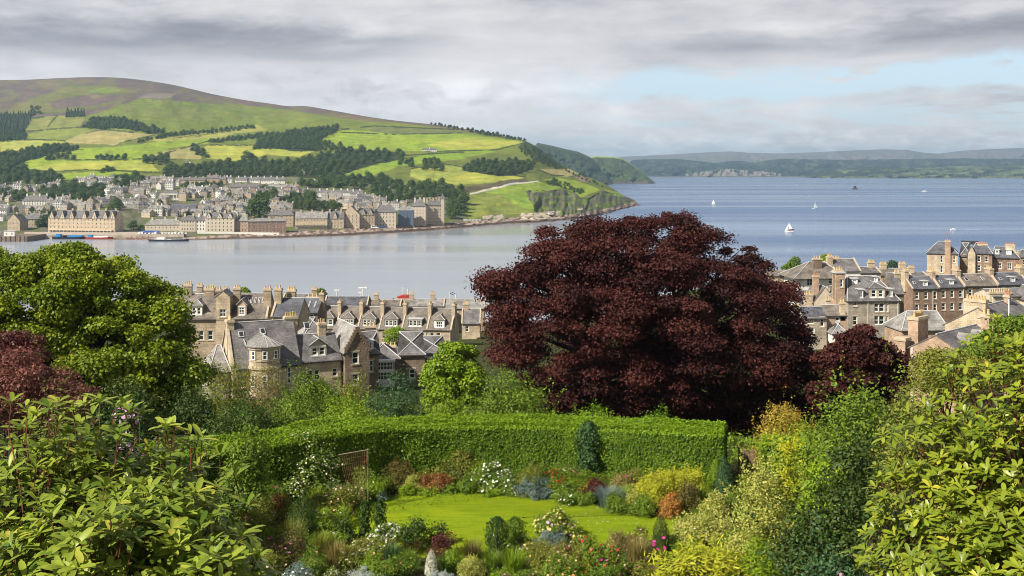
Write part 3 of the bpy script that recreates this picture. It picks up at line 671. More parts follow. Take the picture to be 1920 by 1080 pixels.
lm('deep', (0.016,0.042,0.008), (0.070,0.115,0.018), (0.15,0.14,0.04))
lm('olive', (0.11,0.145,0.016), (0.28,0.29,0.040), (0.26,0.19,0.06))
lm('straw', (0.20,0.17,0.05), (0.36,0.31,0.10), (0.30,0.16,0.06))
lm('lime', (0.27,0.32,0.012), (0.52,0.50,0.025))
lm('acid', (0.30,0.36,0.012), (0.58,0.56,0.05))
lm('cream', (0.23,0.28,0.030), (0.58,0.56,0.150), (0.12,0.18,0.03))
lm('white_leaf', (0.34,0.38,0.25), (0.70,0.70,0.55))
lm('bluegrey', (0.10,0.16,0.13), (0.23,0.31,0.29))
lm('silver', (0.30,0.35,0.31), (0.52,0.57,0.53))
lm('teal', (0.028,0.075,0.028), (0.100,0.185,0.070))
lm('ivy', (0.030,0.075,0.022), (0.085,0.165,0.050))
lm('russet', (0.16,0.055,0.020), (0.34,0.15,0.045), (0.15,0.16,0.03))
lm('orange', (0.36,0.15,0.035), (0.55,0.30,0.07), (0.3,0.28,0.05))
lm('bronze', (0.075,0.085,0.018), (0.17,0.135,0.032), (0.17,0.075,0.03))
lm('bronzegreen', (0.085,0.125,0.016), (0.22,0.24,0.035), (0.24,0.12,0.04))
lm('wine', (0.055,0.014,0.014), (0.16,0.045,0.035), (0.24,0.10,0.075))
lm('pinkwine', (0.11,0.035,0.028), (0.28,0.115,0.085), (0.15,0.13,0.05))
lm('gold', (0.24,0.24,0.03), (0.52,0.36,0.05), (0.42,0.20,0.04))
def flower(k, c, c2=None):
    LM[k] = leaf_mat('petal_'+k, c, c2 or tuple(min(1, x*1.25) for x in c), trans=0.2)
flower('pink', (0.60,0.20,0.38), (0.78,0.38,0.55)); flower('magenta', (0.55,0.03,0.25), (0.70,0.08,0.38)); flower('white', (0.60,0.60,0.50), (0.80,0.80,0.72))
flower('red', (0.50,0.03,0.02), (0.68,0.09,0.04)); flower('yellow', (0.68,0.56,0.10), (0.80,0.72,0.25)); flower('apricot', (0.70,0.32,0.10), (0.78,0.48,0.22)); flower('violet', (0.24,0.10,0.45), (0.40,0.22,0.60)); flower('lilac', (0.58,0.36,0.58), (0.74,0.52,0.70)); flower('creamy', (0.50,0.49,0.28), (0.68,0.66,0.45))
flower('blue', (0.08,0.10,0.45), (0.15,0.2,0.6)); flower('palepink', (0.62,0.40,0.36), (0.74,0.52,0.47))

# ================================================================ BIG TREES
def build_trees():
    # copper beech
    po = [(935,790),(915,700),(930,640),(915,590),(900,548),(905,512),(938,502),(978,506),(985,456),(1015,430),(1055,415),(1095,418),(1140,402),(1175,388),(1215,383),(1262,392),(1312,410),(1350,432),(1395,448),(1432,478),(1468,512),(1500,556),(1506,604),(1532,656),(1562,715),(1574,770),(1545,815),(1400,820),(1200,815),(1000,800)]
    B = outline_blobs(po, 86, 11.0, 520, 0.40, 1.5, 0.6, seed=3, inset=0.60)
    make_tree('copper_beech', 'huge dark red copper beech with a broad dome crown behind the hedge', 'tree', gat(1215, 86), B, 470000, 0.21, 0.135, LM['beech'], BARKD, 0.75, 60, inner=0.09, contrast=0.62, up=0.45, wild=0.8, fork=0.30, cull=0.6, fuzz=0.27)
    # big green maple on the left
    po = [(-130,790),(-150,560),(-90,490),(-20,462),(40,456),(80,468),(110,455),(150,454),(190,468),(225,480),(262,496),(296,520),(318,545),(338,575),(362,596),(376,622),(358,648),(372,680),(394,706),(388,735),(355,742),(366,775),(372,830),(330,850),(150,850),(-60,850)]
    B = outline_blobs(po, 70, 6.5, 400, 0.35, 1.05, 0.7, seed=5, inset=0.7)
    make_tree('maple_tree', 'big bright green spreading maple, the largest green tree on the left', 'tree', gat(140, 70), B, 260000, 0.21, 0.16, LM['maple'], BARKD, 0.42, 34, inner=0.12, up=0.5, wild=0.7, fork=0.36, trunks=2, cull=0.6, fuzz=0.27)
    # smaller copper tree to the right of the beech
    po = [(1522,790),(1512,720),(1530,670),(1545,635),(1572,622),(1595,612),(1622,616),(1650,628),(1668,655),(1690,660),(1705,690),(1702,730),(1660,760),(1600,785)]
    B = outline_blobs(po, 78, 3.6, 70, 0.55, 1.15, 0.55, seed=9, inset=0.62)
    make_tree('purple_maple', 'small dark purple leaved tree right of the great copper beech', 'tree', gat(1605, 78), B, 45000, 0.24, 0.16, LM['beech'], BARKD, 0.25, 20, inner=0.14, up=0.4, wild=0.75, cull=0.66)
    # yellow-green dome tree left of the beech
    po = [(792,770),(790,705),(808,670),(832,648),(862,640),(890,645),(908,670),(915,720),(910,775)]
    B = outline_blobs(po, 88, 2.6, 46, 0.5, 1.0, 0.75, seed=11, inset=0.75)
    make_tree('lime_tree', 'rounded yellow green tree against the left flank of the copper beech', 'tree', gat(852, 88), B, 26000, 0.22, 0.16, LM['fresh'], BARK, 0.2, 12, inner=0.2, cull=0.7)
    # trees on the right edge
    po = [(1785,715),(1792,660),(1825,625),(1850,600),(1885,590),(1930,580),(2010,575),(2060,640),(2060,740),(1800,745)]
    B = outline_blobs(po, 60, 3.5, 60, 0.5, 1.05, 0.7, seed=13, inset=0.7)
    make_tree('holm_oak', 'dark green rounded tree at the right edge before the stone houses', 'tree', gat(1915, 60), B, 30000, 0.17, 0.11, LM['green'], BARKD, 0.25, 14, inner=0.2, cull=0.7)
    po = [(1692,760),(1700,700),(1725,665),(1760,645),(1800,648),(1840,655),(1850,690),(1850,760)]
    B = outline_blobs(po, 55, 2.4, 46, 0.4, 0.85, 0.75, seed=15, inset=0.75)
    make_tree('olive_bush_tree', 'olive green bushy tree before the brown gabled house', 'tree', gat(1775, 55), B, 22000, 0.13, 0.08, LM['olive'], BARK, 0.16, 12, inner=0.25, cull=0.7)
    # red leaved maples on the left
    po = [(-70,700),(-60,640),(-20,618),(30,613),(70,625),(92,648),(85,690),(20,710)]
    B = outline_blobs(po, 46, 2.0, 34, 0.35, 0.75, 0.5, seed=17)
    make_tree('red_maple', 'dark wine red maple at the left edge, higher of the two red trees', 'tree', gat(10, 46), B, 15000, 0.13, 0.09, LM['wine'], BARKD, 0.13, 12, up=0.4)
    po = [(-60,800),(-50,700),(0,668),(50,655),(95,668),(130,690),(165,722),(172,765),(150,800),(40,815)]
    B = outline_blobs(po, 36, 2.2, 48, 0.3, 0.7, 0.5, seed=19)
    make_tree('red_maple', 'pinkish bronze maple at the left edge below the dark wine red one', 'tree', gat(60, 36), B, 22000, 0.10, 0.07, LM['pinkwine'], BARKD, 0.12, 16, up=0.5)
build_trees()

# ================================================================ HEDGE, LAWN, FENCE
def sweep_hedge(name, label, path, thick, h, n, L, W, mat, seed, wav=0.06, cat='hedge'):
    pts = np.array(path, float); seg = np.linalg.norm(np.diff(pts, axis=0), axis=1); s = np.concatenate([[0], np.cumsum(seg)])
    tot = s[-1]; root = empty(name, (pts[0][0], pts[0][1], float(ground(*pts[0])))); tag(root, label, cat); o = np.array(root.location)
    def at(q):
        c = np.stack([np.interp(q, s, pts[:, 0]), np.interp(q, s, pts[:, 1])], -1); e = np.stack([np.interp(q+0.4, s, pts[:, 0])-np.interp(q-0.4, s, pts[:, 0]), np.interp(q+0.4, s, pts[:, 1])-np.interp(q-0.4, s, pts[:, 1])], -1); e = unit(e)
        return c, e, np.stack([e[:, 1], -e[:, 0]], -1)     # side pointing to the viewer
    areaF, areaT, areaE = tot*h, tot*thick, thick*h; pr = np.array([areaF*1.1, areaT*1.0, areaE*1.0, areaE, areaF*0.25]); pr /= pr.sum()
    face = rng.choice(5, n, p=pr); q = rng.random(n)*tot; a = rng.random(n); b = rng.random(n)
    q[face == 2] = 0; q[face == 3] = tot
    c, e, sd = at(q)
    depth = np.where(face == 0, thick/2, np.where(face == 4, -thick/2, (a-0.5)*thick)); z = np.where(face == 1, h, b*h)
    g = ground(c[:, 0], c[:, 1])
    wv = (fbm(q/1.1+seed, z/1.1+3*depth, 3, seed)-0.5)*wav*4+(fbm(q/3.3, z/2.5+depth, 2, seed+9)-0.5)*0.26+np.where(rng.random(n) < 0.012, rng.random(n)*0.16, 0)
    rnd_edge = np.clip((np.abs(depth)-(thick/2-0.3))/0.3, 0, 1)*(face == 1)*0.10 + np.clip((z-(h-0.3))/0.3, 0, 1)*(face != 1)*0
    nn = np.where((face == 0)[:, None], np.c_[sd, 0.25*np.ones(n)], np.where((face == 4)[:, None], np.c_[-sd, 0*q], np.where((face == 1)[:, None], np.c_[0*sd, np.ones(n)], np.where((face == 2)[:, None], np.c_[-e, 0*q], np.c_[e, 0*q]))))
    C = np.c_[c+sd*depth[:, None], g+z-rnd_edge]+nn*(wv+rng.normal(size=n)*0.035)[:, None]-o
    N = unit(unit(nn)+np.array((0, 0, 0.12))+rng.normal(size=(n, 3))*0.45); sz = rng.uniform(0.7, 1.3, n)
    T = rng.normal(size=(n, 3)); T[:, 2] += 0.3
    obj('foliage', leaf_mesh('foliage', C, N, L*sz, W*sz, mat, np.clip(rng.random(n)*0.55+0.3*fbm(q/0.8, z/0.5, 2, 4)+np.where(z > h-0.12, 0.3, -0.05), 0, 1), T, 'oval'), root)  # sunlit top and shaded sides painted into leaf colour, partly as new growth
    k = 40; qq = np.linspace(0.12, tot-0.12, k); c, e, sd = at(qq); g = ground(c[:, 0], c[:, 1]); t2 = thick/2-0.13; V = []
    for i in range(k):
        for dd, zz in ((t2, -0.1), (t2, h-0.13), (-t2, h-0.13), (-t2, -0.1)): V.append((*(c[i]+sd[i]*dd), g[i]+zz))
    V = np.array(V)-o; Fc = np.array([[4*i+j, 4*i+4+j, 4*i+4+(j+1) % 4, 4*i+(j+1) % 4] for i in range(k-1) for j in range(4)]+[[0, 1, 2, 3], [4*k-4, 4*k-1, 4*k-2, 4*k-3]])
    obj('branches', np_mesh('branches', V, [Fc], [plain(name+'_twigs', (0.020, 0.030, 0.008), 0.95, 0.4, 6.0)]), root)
    return root
def garden_structure():
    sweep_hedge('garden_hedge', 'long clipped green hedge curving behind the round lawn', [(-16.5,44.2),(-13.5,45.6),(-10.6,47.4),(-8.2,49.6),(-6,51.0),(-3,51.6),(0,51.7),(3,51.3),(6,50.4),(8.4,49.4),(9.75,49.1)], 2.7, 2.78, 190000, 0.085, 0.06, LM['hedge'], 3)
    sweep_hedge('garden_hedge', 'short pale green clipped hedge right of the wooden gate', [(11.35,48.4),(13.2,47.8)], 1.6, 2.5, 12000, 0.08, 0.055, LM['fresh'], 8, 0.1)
    # lawn: mown turf with a curving edge
    edge = [(668,952),(700,938),(740,931),(800,926),(870,925),(940,925.5),(1000,930),(1050,937),(1100,945),(1140,957),(1180,966),(1235,970),(1300,966),(1330,975),(1290,992),(1240,1010),(1150,1024),(1040,1036),(940,1048),(850,1052),(760,1040),(690,1015),(655,985)]
    E = [gp(u, v) for u, v in edge]; c = sum(E, Vector())/len(E); E2 = []
    for i in range(len(E)):
        a, b, d, e = E[i-1], E[i], E[(i+1) % len(E)], E[(i+2) % len(E)]
        for t in (0, .25, .5, .75): E2.append(0.5*((2*b)+(d-a)*t+(2*a-5*b+4*d-e)*t*t+(3*b-3*d+e-a)*t**3))
    n = len(E2); V = []; 
    for r in np.linspace(1, 0.02, 14):
        for p in E2:
            q = c+(p-c)*float(r); V.append((q.x, q.y, float(ground(q.x, q.y))+0.05-(0.045 if r == 1 else 0)))
    Fc = np.array([[k*n+i, k*n+(i+1) % n, (k+1)*n+(i+1) % n, (k+1)*n+i] for k in range(13) for i in range(n)])
    m, t, b = new_mat('lawn_turf'); g = t.new('ShaderNodeNewGeometry').outputs['Position']; x, y, z = t.sep(g)
    n1 = t.noise(g, 1.1, 5, 0.6); n2 = t.noise(g, 14.0, 4, 0.7); n3 = t.noise(t.xyz(t.math('MULTIPLY', x, 0.35), t.math('MULTIPLY', y, 2.2), 0), 1.6, 4, 0.6)
    cc = t.mix(t.ramp(n1, 0.3, 0.7), (0.165,0.265,0.006), (0.260,0.335,0.010)); cc = t.mix(t.ramp(n2, 0.35, 0.75), cc, (0.300,0.355,0.016)); cc = t.mix(t.ramp(n3, 0.42, 0.66, 0, 0.75), cc, (0.145,0.235,0.006))
    t.l.new(cc, b.inputs['Base Color']); b.inputs['Roughness'].default_value = 0.95; b.inputs['Specular IOR Level'].default_value = 0.1
    bm = t.new('ShaderNodeBump'); bm.inputs['Strength'].default_value = 0.8; bm.inputs['Distance'].default_value = 0.05; t.l.new(n2, bm.inputs['Height']); t.l.new(bm.outputs[0], b.inputs['Normal'])
    o = obj('lawn', np_mesh('lawn', np.array(V), [Fc], [m], smooth=True)); tag(o, 'round bright green mown lawn', kind='structure')
    # grass blades over the lawn and its ragged rim
    nb = 90000; k = rng.integers(0, n, nb); r = np.sqrt(rng.random(nb)); E3 = np.array([tuple(p) for p in E2]); cc_ = np.array(tuple(c))
    lam = rng.random(nb); ep = E3[k]*(1-lam)[:, None]+E3[(k+1) % n]*lam[:, None]; q = cc_+(ep-cc_)*(r*1.005)[:, None]; q[:, 2] = ground(q[:, 0], q[:, 1])+0.05
    N = rng.normal(size=(nb, 3)); N[:, 2] *= 0.4; T = np.tile((0, 0, 1.0), (nb, 1))+rng.normal(size=(nb, 3))*0.5
    me = leaf_mesh('grass', q, N, 0.05, 0.012, leaf_mat('lawn_blades', (0.160,0.255,0.006), (0.31,0.37,0.014), trans=0.3), rng.random(nb), T, 'rhomb')
    tag(obj('grass', me), 'short mown grass of the round lawn', 'grass', kind='stuff')
    # bed soil rim along the far edge of the lawn
    # wooden gate between the two hedges
    g0 = gat(1402, 49.2); root = empty('wooden_gate', g0, R(-6)); tag(root, 'weathered brown plank gate between the two clipped hedges', 'gate')
    wood = plain('weathered_wood', (0.20,0.135,0.085), 0.9, 0.35, 8.0, bump=0.3)
    for i in range(5):
        mb = MB(); x = -0.30+0.125*i; mb.box(x, x+0.115, -0.02, 0.02, 0.1, 1.75+0.08*math.sin(i*2.1)); mb.build('plank', wood, root)
    for z in (0.45, 1.4):
        mb = MB(); mb.box(-0.32, 0.34, 0.022, 0.06, z, z+0.1); mb.build('rail', wood, root)
    mb = MB(); mb.box(-0.44, -0.34, -0.05, 0.05, -0.2, 1.9); mb.build('post', wood, root)
    # rusty rose trellis
    a = P(634, 853, 45.2); b = P(690, 843, 45.6); g = gat(662, 45.4); root = empty('rose_trellis', g); tag(root, 'leaning rusty wire rose trellis in front of the hedge', 'trellis')
    iron = plain('rusty_iron', (0.33,0.17,0.10), 0.8, 0.4, 9.0); A = a-g; B = b-g
    mb = MB(); mb.tube((B.x, B.y, 0), (B.x, B.y, B.z+0.06), 0.022, 0.018, 6); mb.build('post', plain('bleached_post', (0.33,0.23,0.16), 0.8), root)
    mb = MB(); mb.tube(A, B, 0.02, 0.02, 6); mb.build('rail', plain('bleached_rail', (0.34,0.24,0.18), 0.8), root)
    mb = MB(); bt = Vector((A.x*0.35+B.x*0.65, (A.y+B.y)/2, 0.55))
    for i in range(13):
        tp = A.lerp(B, (i+0.5)/13); mb.tube(tp, bt+Vector(((i-6)*0.05, 0, 0)), 0.005, 0.005, 4)
    for i in range(1, 9):
        z = i/9; l = Vector((A.x*0.35+B.x*0.65-0.3, A.y, 0.55)).lerp(A, z); r_ = Vector((A.x*0.35+B.x*0.65+0.3, B.y, 0.55)).lerp(B, z); mb.tube(l, r_, 0.004, 0.004, 4)
    mb.build('wire_lattice', iron, root)
    # thin iron stake in the border
    g = gp(1258, 946); root = empty('iron_stake', g); tag(root, 'thin dark iron stake standing among the yellow conifers', 'stake'); mb = MB(); mb.tube((0, 0, -0.2), (0, 0, 1.52), 0.032, 0.026, 6); mb.tube((0, 0, 1.52), (0, 0, 1.58), 0.035, 0.02, 6); mb.build('rod', plain('dark_iron', (0.07,0.045,0.03), 0.7), root)
    # paving edge at the bottom of the picture
    g = gat(640, 33.0); m = plain('path_stone', (0.36,0.31,0.26), 0.9, 0.2, 3.0, bump=0.2); V = [(gat(u, y)+Vector((0, 0, 0.03))) for u, y in ((560, 31.5),(700, 31.8),(840, 32.2),(840, 32.9),(700, 32.6),(560, 32.4))]
    mb = MB(); mb.poly([V[0], V[1], V[4], V[5]]); mb.poly([V[1], V[2], V[3], V[4]]); o = mb.build('garden_path', m); tag(o, 'strip of stone path at the foot of the garden', kind='structure')
garden_structure()
# ================================================================ GARDEN PLANTS
def S(u, v, wpx, hpx, name, label, mat, L=0.07, W=0.04, dens=1.0, fl=None, Y=None, cat='shrub', group=None, k=9, **kw):
    """shrub with its foot at photo pixel (u, v), wpx wide and hpx high there"""
    p = gat(u, Y) if Y else gp(u, v); sc = p.y/F; w_ = wpx*sc; h = hpx*sc
    if not Y and v > 975 and 560 < u < 1320: w_ *= 0.85; h *= 0.88
    if Y: h = (ZC-(v-hpx-VH)*sc)-p.z       # v - hpx is the top line
    fl2 = [(LM[a], int(n_*1.25), s_*1.3) for a, n_, s_ in (fl or [])]
    n = int(min(60000, dens*(w_*h*2.2+w_*w_*0.8)/(L*W)*5.5))
    return make_shrub(name, label, cat, p, w_, h, LM[mat], L, W, n, k, fl2, group, seed=int(u*7+v), **kw)
def T_(u, v, wpx, hpx, name, label, mat, n=260, bw=0.012, fl=None, cat='grass', group=None, **kw):
    p = gp(u, v); sc = p.y/F; return make_tuft(name, label, cat, p, wpx*sc, hpx*sc, LM[mat], n, bw, group, [(LM[a], n_, s_) for a, n_, s_ in (fl or [])], **kw)
def K(u, v, wpx, hpx, name, label, mat, n=4000, L=0.05, W=0.03, Y=None, fl=None, cat='conifer', **kw):
    p = gat(u, Y) if Y else gp(u, v); sc = p.y/F; h = hpx*sc if not Y else (ZC-(v-hpx-VH)*sc)-p.z
    return make_spire(name, label, cat, p, wpx*sc, h, LM[mat], L, W, n, flowers=[(LM[a], n_, s_) for a, n_, s_ in (fl or [])], **kw)
def plants():
    # --- behind the hedge, below the houses
    S(425,775,120,85,'wild_shrub','tall olive wild shrub below the left hip of the bay fronted house','olive',0.16,0.07,0.5,Y=95,k=16,inner=0.4)
    S(505,778,95,80,'wild_shrub','thin straw coloured twiggy shrub before the bay fronted house','straw',0.16,0.05,0.25,Y=96,k=14,inner=0.5,stems=14)
    S(585,782,120,72,'wild_shrub','dense olive green shrub under the right wing of the bay fronted house','green',0.15,0.09,0.5,Y=94,k=16)
    S(672,780,70,72,'wild_shrub','narrow olive shrub below the crow stepped gable','olive',0.15,0.08,0.45,Y=93,k=12)
    S(738,785,110,70,'wild_shrub','glossy dark green laurel in front of the white bay window','teal',0.16,0.09,0.5,Y=84,k=16)
    S(845,785,80,55,'wild_shrub','light green bush below the rounded yellow green tree','fresh',0.14,0.08,0.5,Y=70,k=12)
    S(960,790,170,82,'wild_shrub','broad mid green laurel under the left skirts of the copper beech','green',0.16,0.09,0.5,Y=68,k=18)
    S(650,795,160,45,'wild_shrub','low yellow green bush close behind the curve of the hedge','fresh',0.12,0.07,0.5,Y=60,k=14)
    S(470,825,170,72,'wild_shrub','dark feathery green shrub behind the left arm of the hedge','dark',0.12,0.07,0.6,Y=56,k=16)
    S(545,800,110,40,'wild_shrub','small yellow green shrub behind the left arm of the hedge','green',0.12,0.07,0.5,Y=57,k=10)
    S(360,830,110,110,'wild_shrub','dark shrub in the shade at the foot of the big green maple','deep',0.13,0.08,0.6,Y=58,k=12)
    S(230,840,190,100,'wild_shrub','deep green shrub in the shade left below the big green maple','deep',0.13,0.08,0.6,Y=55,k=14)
    S(1120,800,150,30,'wild_shrub','low leafy green growth on top of the hedge before the beech','hedge',0.10,0.07,0.6,Y=53.5,k=14)
    S(1260,812,140,28,'wild_shrub','low leafy growth behind the right end of the hedge','hedge',0.10,0.07,0.6,Y=52.5,k=12)
    # --- left side
    S(232,796,112,72,'pink_rhododendron','rhododendron with a big head of pink blossom behind the large leaved bush','dark',0.09,0.05,0.7,fl=[('lilac',900,0.08),('pink',260,0.08)],Y=24,k=10,sprays=0.02,ragged=0.3,cat='flowering shrub')
    S(110,770,90,62,'pink_rhododendron','bronze green shrub with one small pink flower head, left of the pink blossom','bronze',0.10,0.05,0.6,fl=[('lilac',26,0.09)],Y=26,k=10,cat='flowering shrub')
    S(320,870,120,70,'wild_shrub','sparse brown twiggy shrub right of the pink blossom','bronze',0.09,0.04,0.25,Y=30,k=12,stems=16,inner=0.5)
    S(461,892,92,82,'green_shrub','glossy bright green bush before the left arm of the hedge','green',0.11,0.06,0.7,Y=43,k=12,ragged=0.3,sprays=0.05)
    S(583,936,122,125,'white_rose','large bush covered in small creamy white flowers','green',0.09,0.05,0.6,fl=[('creamy',1900,0.060),('white',500,0.06)],k=18,cat='flowering shrub',ragged=0.35,sprays=0.06)
    S(520,945,95,66,'dark_shrub','dark shrub at the left foot of the white flowering bush','deep',0.09,0.05,0.6,k=12)
    S(690,934,60,46,'green_shrub','light green perennial before the rusty trellis','green',0.07,0.04,0.6,fl=[('creamy',30,0.06)],k=9)
    S(628,948,66,38,'dark_shrub','dark green shrub at the right foot of the white flowering bush','teal',0.08,0.05,0.6,fl=[('palepink',20,0.10)],k=10)
    S(447,960,110,80,'rose_bush','loose bush with scattered pale pink flowers below the bright green bush','green',0.08,0.045,0.4,fl=[('palepink',60,0.10),('magenta',14,0.10)],k=12,cat='flowering shrub')
    S(747,915,52,46,'bronze_grass_shrub','feathery red brown bush right of the trellis','bronze',0.10,0.03,0.6,k=8,up=1.2)
    S(772,923,30,34,'spurge','pale yellow green spiky plant between the brown bush and the russet bed','cream',0.07,0.03,0.7,k=6)
    S(815,921,70,30,'russet_plant','low russet leaved plant at the far lawn edge','russet',0.07,0.04,0.7,k=10,fl=[('apricot',40,0.06)])
    S(850,907,84,62,'smoke_bush','round bronze green bush standing against the hedge','bronzegreen',0.09,0.06,0.9,k=16,ragged=0.2,sprays=0.03)
    for (u,v,w_,h,lab,mt,fl,g) in [
        (765,930,40,18,'small yellow green mound at the left of the far lawn edge','fresh',None,'low mounds along the lawn'),
        (806,926,54,15,'low bright green mat below the russet plant','fresh',None,'low mounds along the lawn'),
        (847,926,32,16,'small green mound below the round bronze bush','green',None,'low mounds along the lawn'),
        (884,926,42,26,'dark green dome with a few red flowers right of the round bronze bush','green',[('red',14,0.09)],'low mounds along the lawn'),
        (931,925,62,22,'yellow green mat in front of the white flowers','fresh',None,'low mounds along the lawn'),
        (955,930,36,36,'bushy white flowered plant left of the lavender','green',[('white',70,0.07),('blue',12,0.07)],None),
        (990,928,56,44,'loose yellow green perennial left of the red roses','olive',[('magenta',8,0.11)],None),
        (1000,934,54,34,'grey blue lavender mound at the lawn edge','bluegrey',None,None),
        (1024,936,32,22,'small grey blue mound right of the lavender','bluegrey',None,None),
        (1062,941,62,30,'green mound with white flowers at the lawn edge','green',[('white',60,0.07)],None),
        (1093,946,50,20,'flat green mat before the dark red bush','green',None,None),
        (1112,931,48,28,'dark red leaved low bush left of the blue grey drift','wine',[('red',60,0.06)],None),
        (1157,963,52,32,'bright green mound at the right bend of the lawn edge','green',[('creamy',30,0.05)],None),
        (1188,957,40,30,'variegated light green mound beside the bright green one','cream',None,None),
        (1206,970,62,32,'dark green mound right at the lawn edge below the yellow daisies','green',[('white',10,0.06)],None),
        (1216,948,56,34,'golden yellow leaved bush behind the dark green mound','gold',None,None),
        (1257,969,46,38,'coppery orange ball of foliage at the lawn edge','orange',None,None),
        (1292,963,52,50,'brown green seedy bush right of the coppery ball','bronze',None,None),
        (1170,930,54,36,'red flowered loose plant behind the blue grey drift','straw',[('red',30,0.08),('magenta',14,0.08)],None)]:
        S(u,v,w_,h,'border_plant',lab,mt,0.06,0.04,0.8,fl,group=g,k=9,cat='garden plant')
    S(922,922,72,46,'white_phlox','mass of white flowers against the hedge right of the round bronze bush','green',0.07,0.04,0.7,fl=[('white',420,0.085),('blue',14,0.08)],k=14,cat='flowering plant')
    S(1038,922,56,46,'red_rose','bush of small red roses against the hedge','green',0.07,0.04,0.7,fl=[('red',220,0.085)],k=12,cat='flowering shrub')
    S(1068,918,50,44,'white_rose','loose white and crimson flowered bush left of the ivy column','green',0.07,0.04,0.6,fl=[('creamy',140,0.08),('magenta',16,0.11)],k=10,cat='flowering shrub')
    p = gp(1104,912); make_spire('ivy_column','blue green climber growing up the front of the hedge','climber',p,34*p.y/F,3.0,LM['ivy'],0.10,0.07,5600,rounded=0.75,rough=0.3)
    T_(1142,948,80,36,'blue_grass','drift of blue grey grassy foliage at the lawn edge','bluegrey',700,0.014,cat='garden plant')
    T_(1170,942,60,34,'green_grass','fresh green grassy clump right of the blue grey drift','fresh',380,0.012)
    T_(1310,978,46,28,'green_grass','spiky green grass tuft at the right end of the lawn','green',320,0.013)
    for i,(u,w_,h,lab) in enumerate([(1222,48,42,'left and lowest of three bright yellow conifers before the hedge'),(1246,44,46,'middle bright yellow conifer before the hedge'),(1287,66,56,'right and largest of the bright yellow conifers before the hedge')]):
        S(u,922+i*2,w_,h,'golden_conifer',lab,'acid',0.09,0.035,0.9,k=10,up=1.0,ragged=0.25,sprays=0.06,cat='conifer',group='bright yellow conifers',Y=46.0+0.3*i)
    K(1341,936,34,76,'dwarf_conifer','yellow green pointed conifer before the right end of the hedge','fresh',6000,0.05,0.025,rounded=0.12)
    K(1357,915,36,64,'dwarf_conifer','blue dark pointed conifer behind the yellow green one','teal',5000,0.06,0.03,rounded=0.12,Y=47)
    K(1239,1036,28,72,'dwarf_conifer','slim dark green column standing at the near right of the lawn','deep',5000,0.045,0.02,rounded=0.45)
    K(569,1005,48,78,'dwarf_conifer','plump dark green column left of the lawn','dark',8000,0.05,0.028,rounded=0.55,rough=0.2)
    # --- right side
    S(1478,850,130,72,'spiraea','orange and yellow tinged shrub behind the short pale hedge','gold',0.09,0.05,0.45,Y=51,k=16)
    S(1490,858,110,62,'spiraea','green flushed shrub just below the orange tinged one','fresh',0.09,0.05,0.4,Y=50.2,k=14)
    S(1610,880,240,146,'bramble_thicket','large mid green thicket right of the orange tinged shrub','green',0.11,0.075,0.55,Y=36,k=26)
    S(1700,860,170,120,'bramble_thicket','olive green thicket behind the right rhododendron','olive',0.11,0.07,0.45,Y=33,k=18)
    S(1480,888,60,62,'fresh_shrub','small lime green bush before the orange tinged shrub','lime',0.09,0.05,0.6,k=8,Y=38)
    S(1540,905,80,50,'fresh_shrub','bright green bush before the large thicket','fresh',0.09,0.05,0.6,k=9,Y=33)
    S(1440,945,150,76,'cream_shrub','large cream variegated mound right of the pointed conifers','cream',0.085,0.05,0.8,k=18,Y=38)
    S(1345,975,66,46,'cream_shrub','small cream variegated bush at the right end of the lawn','cream',0.075,0.045,0.8,k=9)
    S(1388,972,66,56,'green_shrub','mid green bush between the two cream variegated bushes','green',0.08,0.05,0.7,k=10)
    S(1325,1018,132,52,'cream_shrub','spreading white flowered cream bush at the near right of the lawn','cream',0.075,0.045,0.7,k=16,fl=[('creamy',160,0.05)])
    S(1450,1012,120,66,'green_shrub','fresh green bush below the large cream mound','green',0.085,0.055,0.7,k=14)
    S(1590,1010,220,160,'dark_rose','large dark leaved rose thicket left of the right rhododendron','deep',0.085,0.055,0.6,k=24,Y=24,fl=[('palepink',20,0.07)])
    S(1500,1070,150,80,'dark_rose','dark leaved rose bush with small white flowers near the bottom edge','dark',0.075,0.05,0.6,k=16,fl=[('white',40,0.06)])
    S(1560,1110,170,90,'dark_rose','dark glossy bush with pink flowers at the bottom edge','teal',0.08,0.055,0.7,k=16,Y=22,fl=[('pink',30,0.06)])
    # --- bottom middle
    S(632,968,74,62,'rose_bush','loose thorny bush with small pink flowers left of the lawn','olive',0.07,0.035,0.35,fl=[('palepink',70,0.08),('apricot',30,0.06)],k=12,cat='flowering shrub')
    S(668,948,44,42,'white_lilac','creamy flowered bush at the left end of the lawn','green',0.07,0.045,0.7,fl=[('creamy',160,0.07)],k=8,cat='flowering shrub')
    S(700,938,46,44,'green_shrub','light green feathery bush at the left end of the lawn','fresh',0.08,0.04,0.6,k=9)
    S(716,940,28,16,'border_plant','small blue grey mound at the left tip of the lawn','bluegrey',0.06,0.03,0.8,k=6,cat='garden plant')
    S(528,972,44,36,'red_bush','low orange red bush left of the plump dark column','russet',0.06,0.04,0.8,k=8,fl=[('red',30,0.06)])
    for u,v,h,lab in ((684,1008,66,'left of two thin climbing stems before the lawn'),(712,1008,68,'right of two thin climbing stems before the lawn')):
        K(u,v,19,h,'climber_pole',lab,'dark',1300,0.09,0.05,cat='climber',rounded=0.75,rough=0.3)
    S(648,1016,44,40,'dark_shrub','dark green leafy plant left of the thin climbing stems','dark',0.09,0.05,0.5,k=9)
    S(778,1030,66,72,'dark_shrub','dark glossy shrub in front of the lawn','dark',0.13,0.06,0.55,k=12,wild=0.8)
    S(822,1026,40,54,'dark_shrub','smaller dark glossy shrub right beside the big one before the lawn','dark',0.12,0.06,0.55,k=9,wild=0.8)
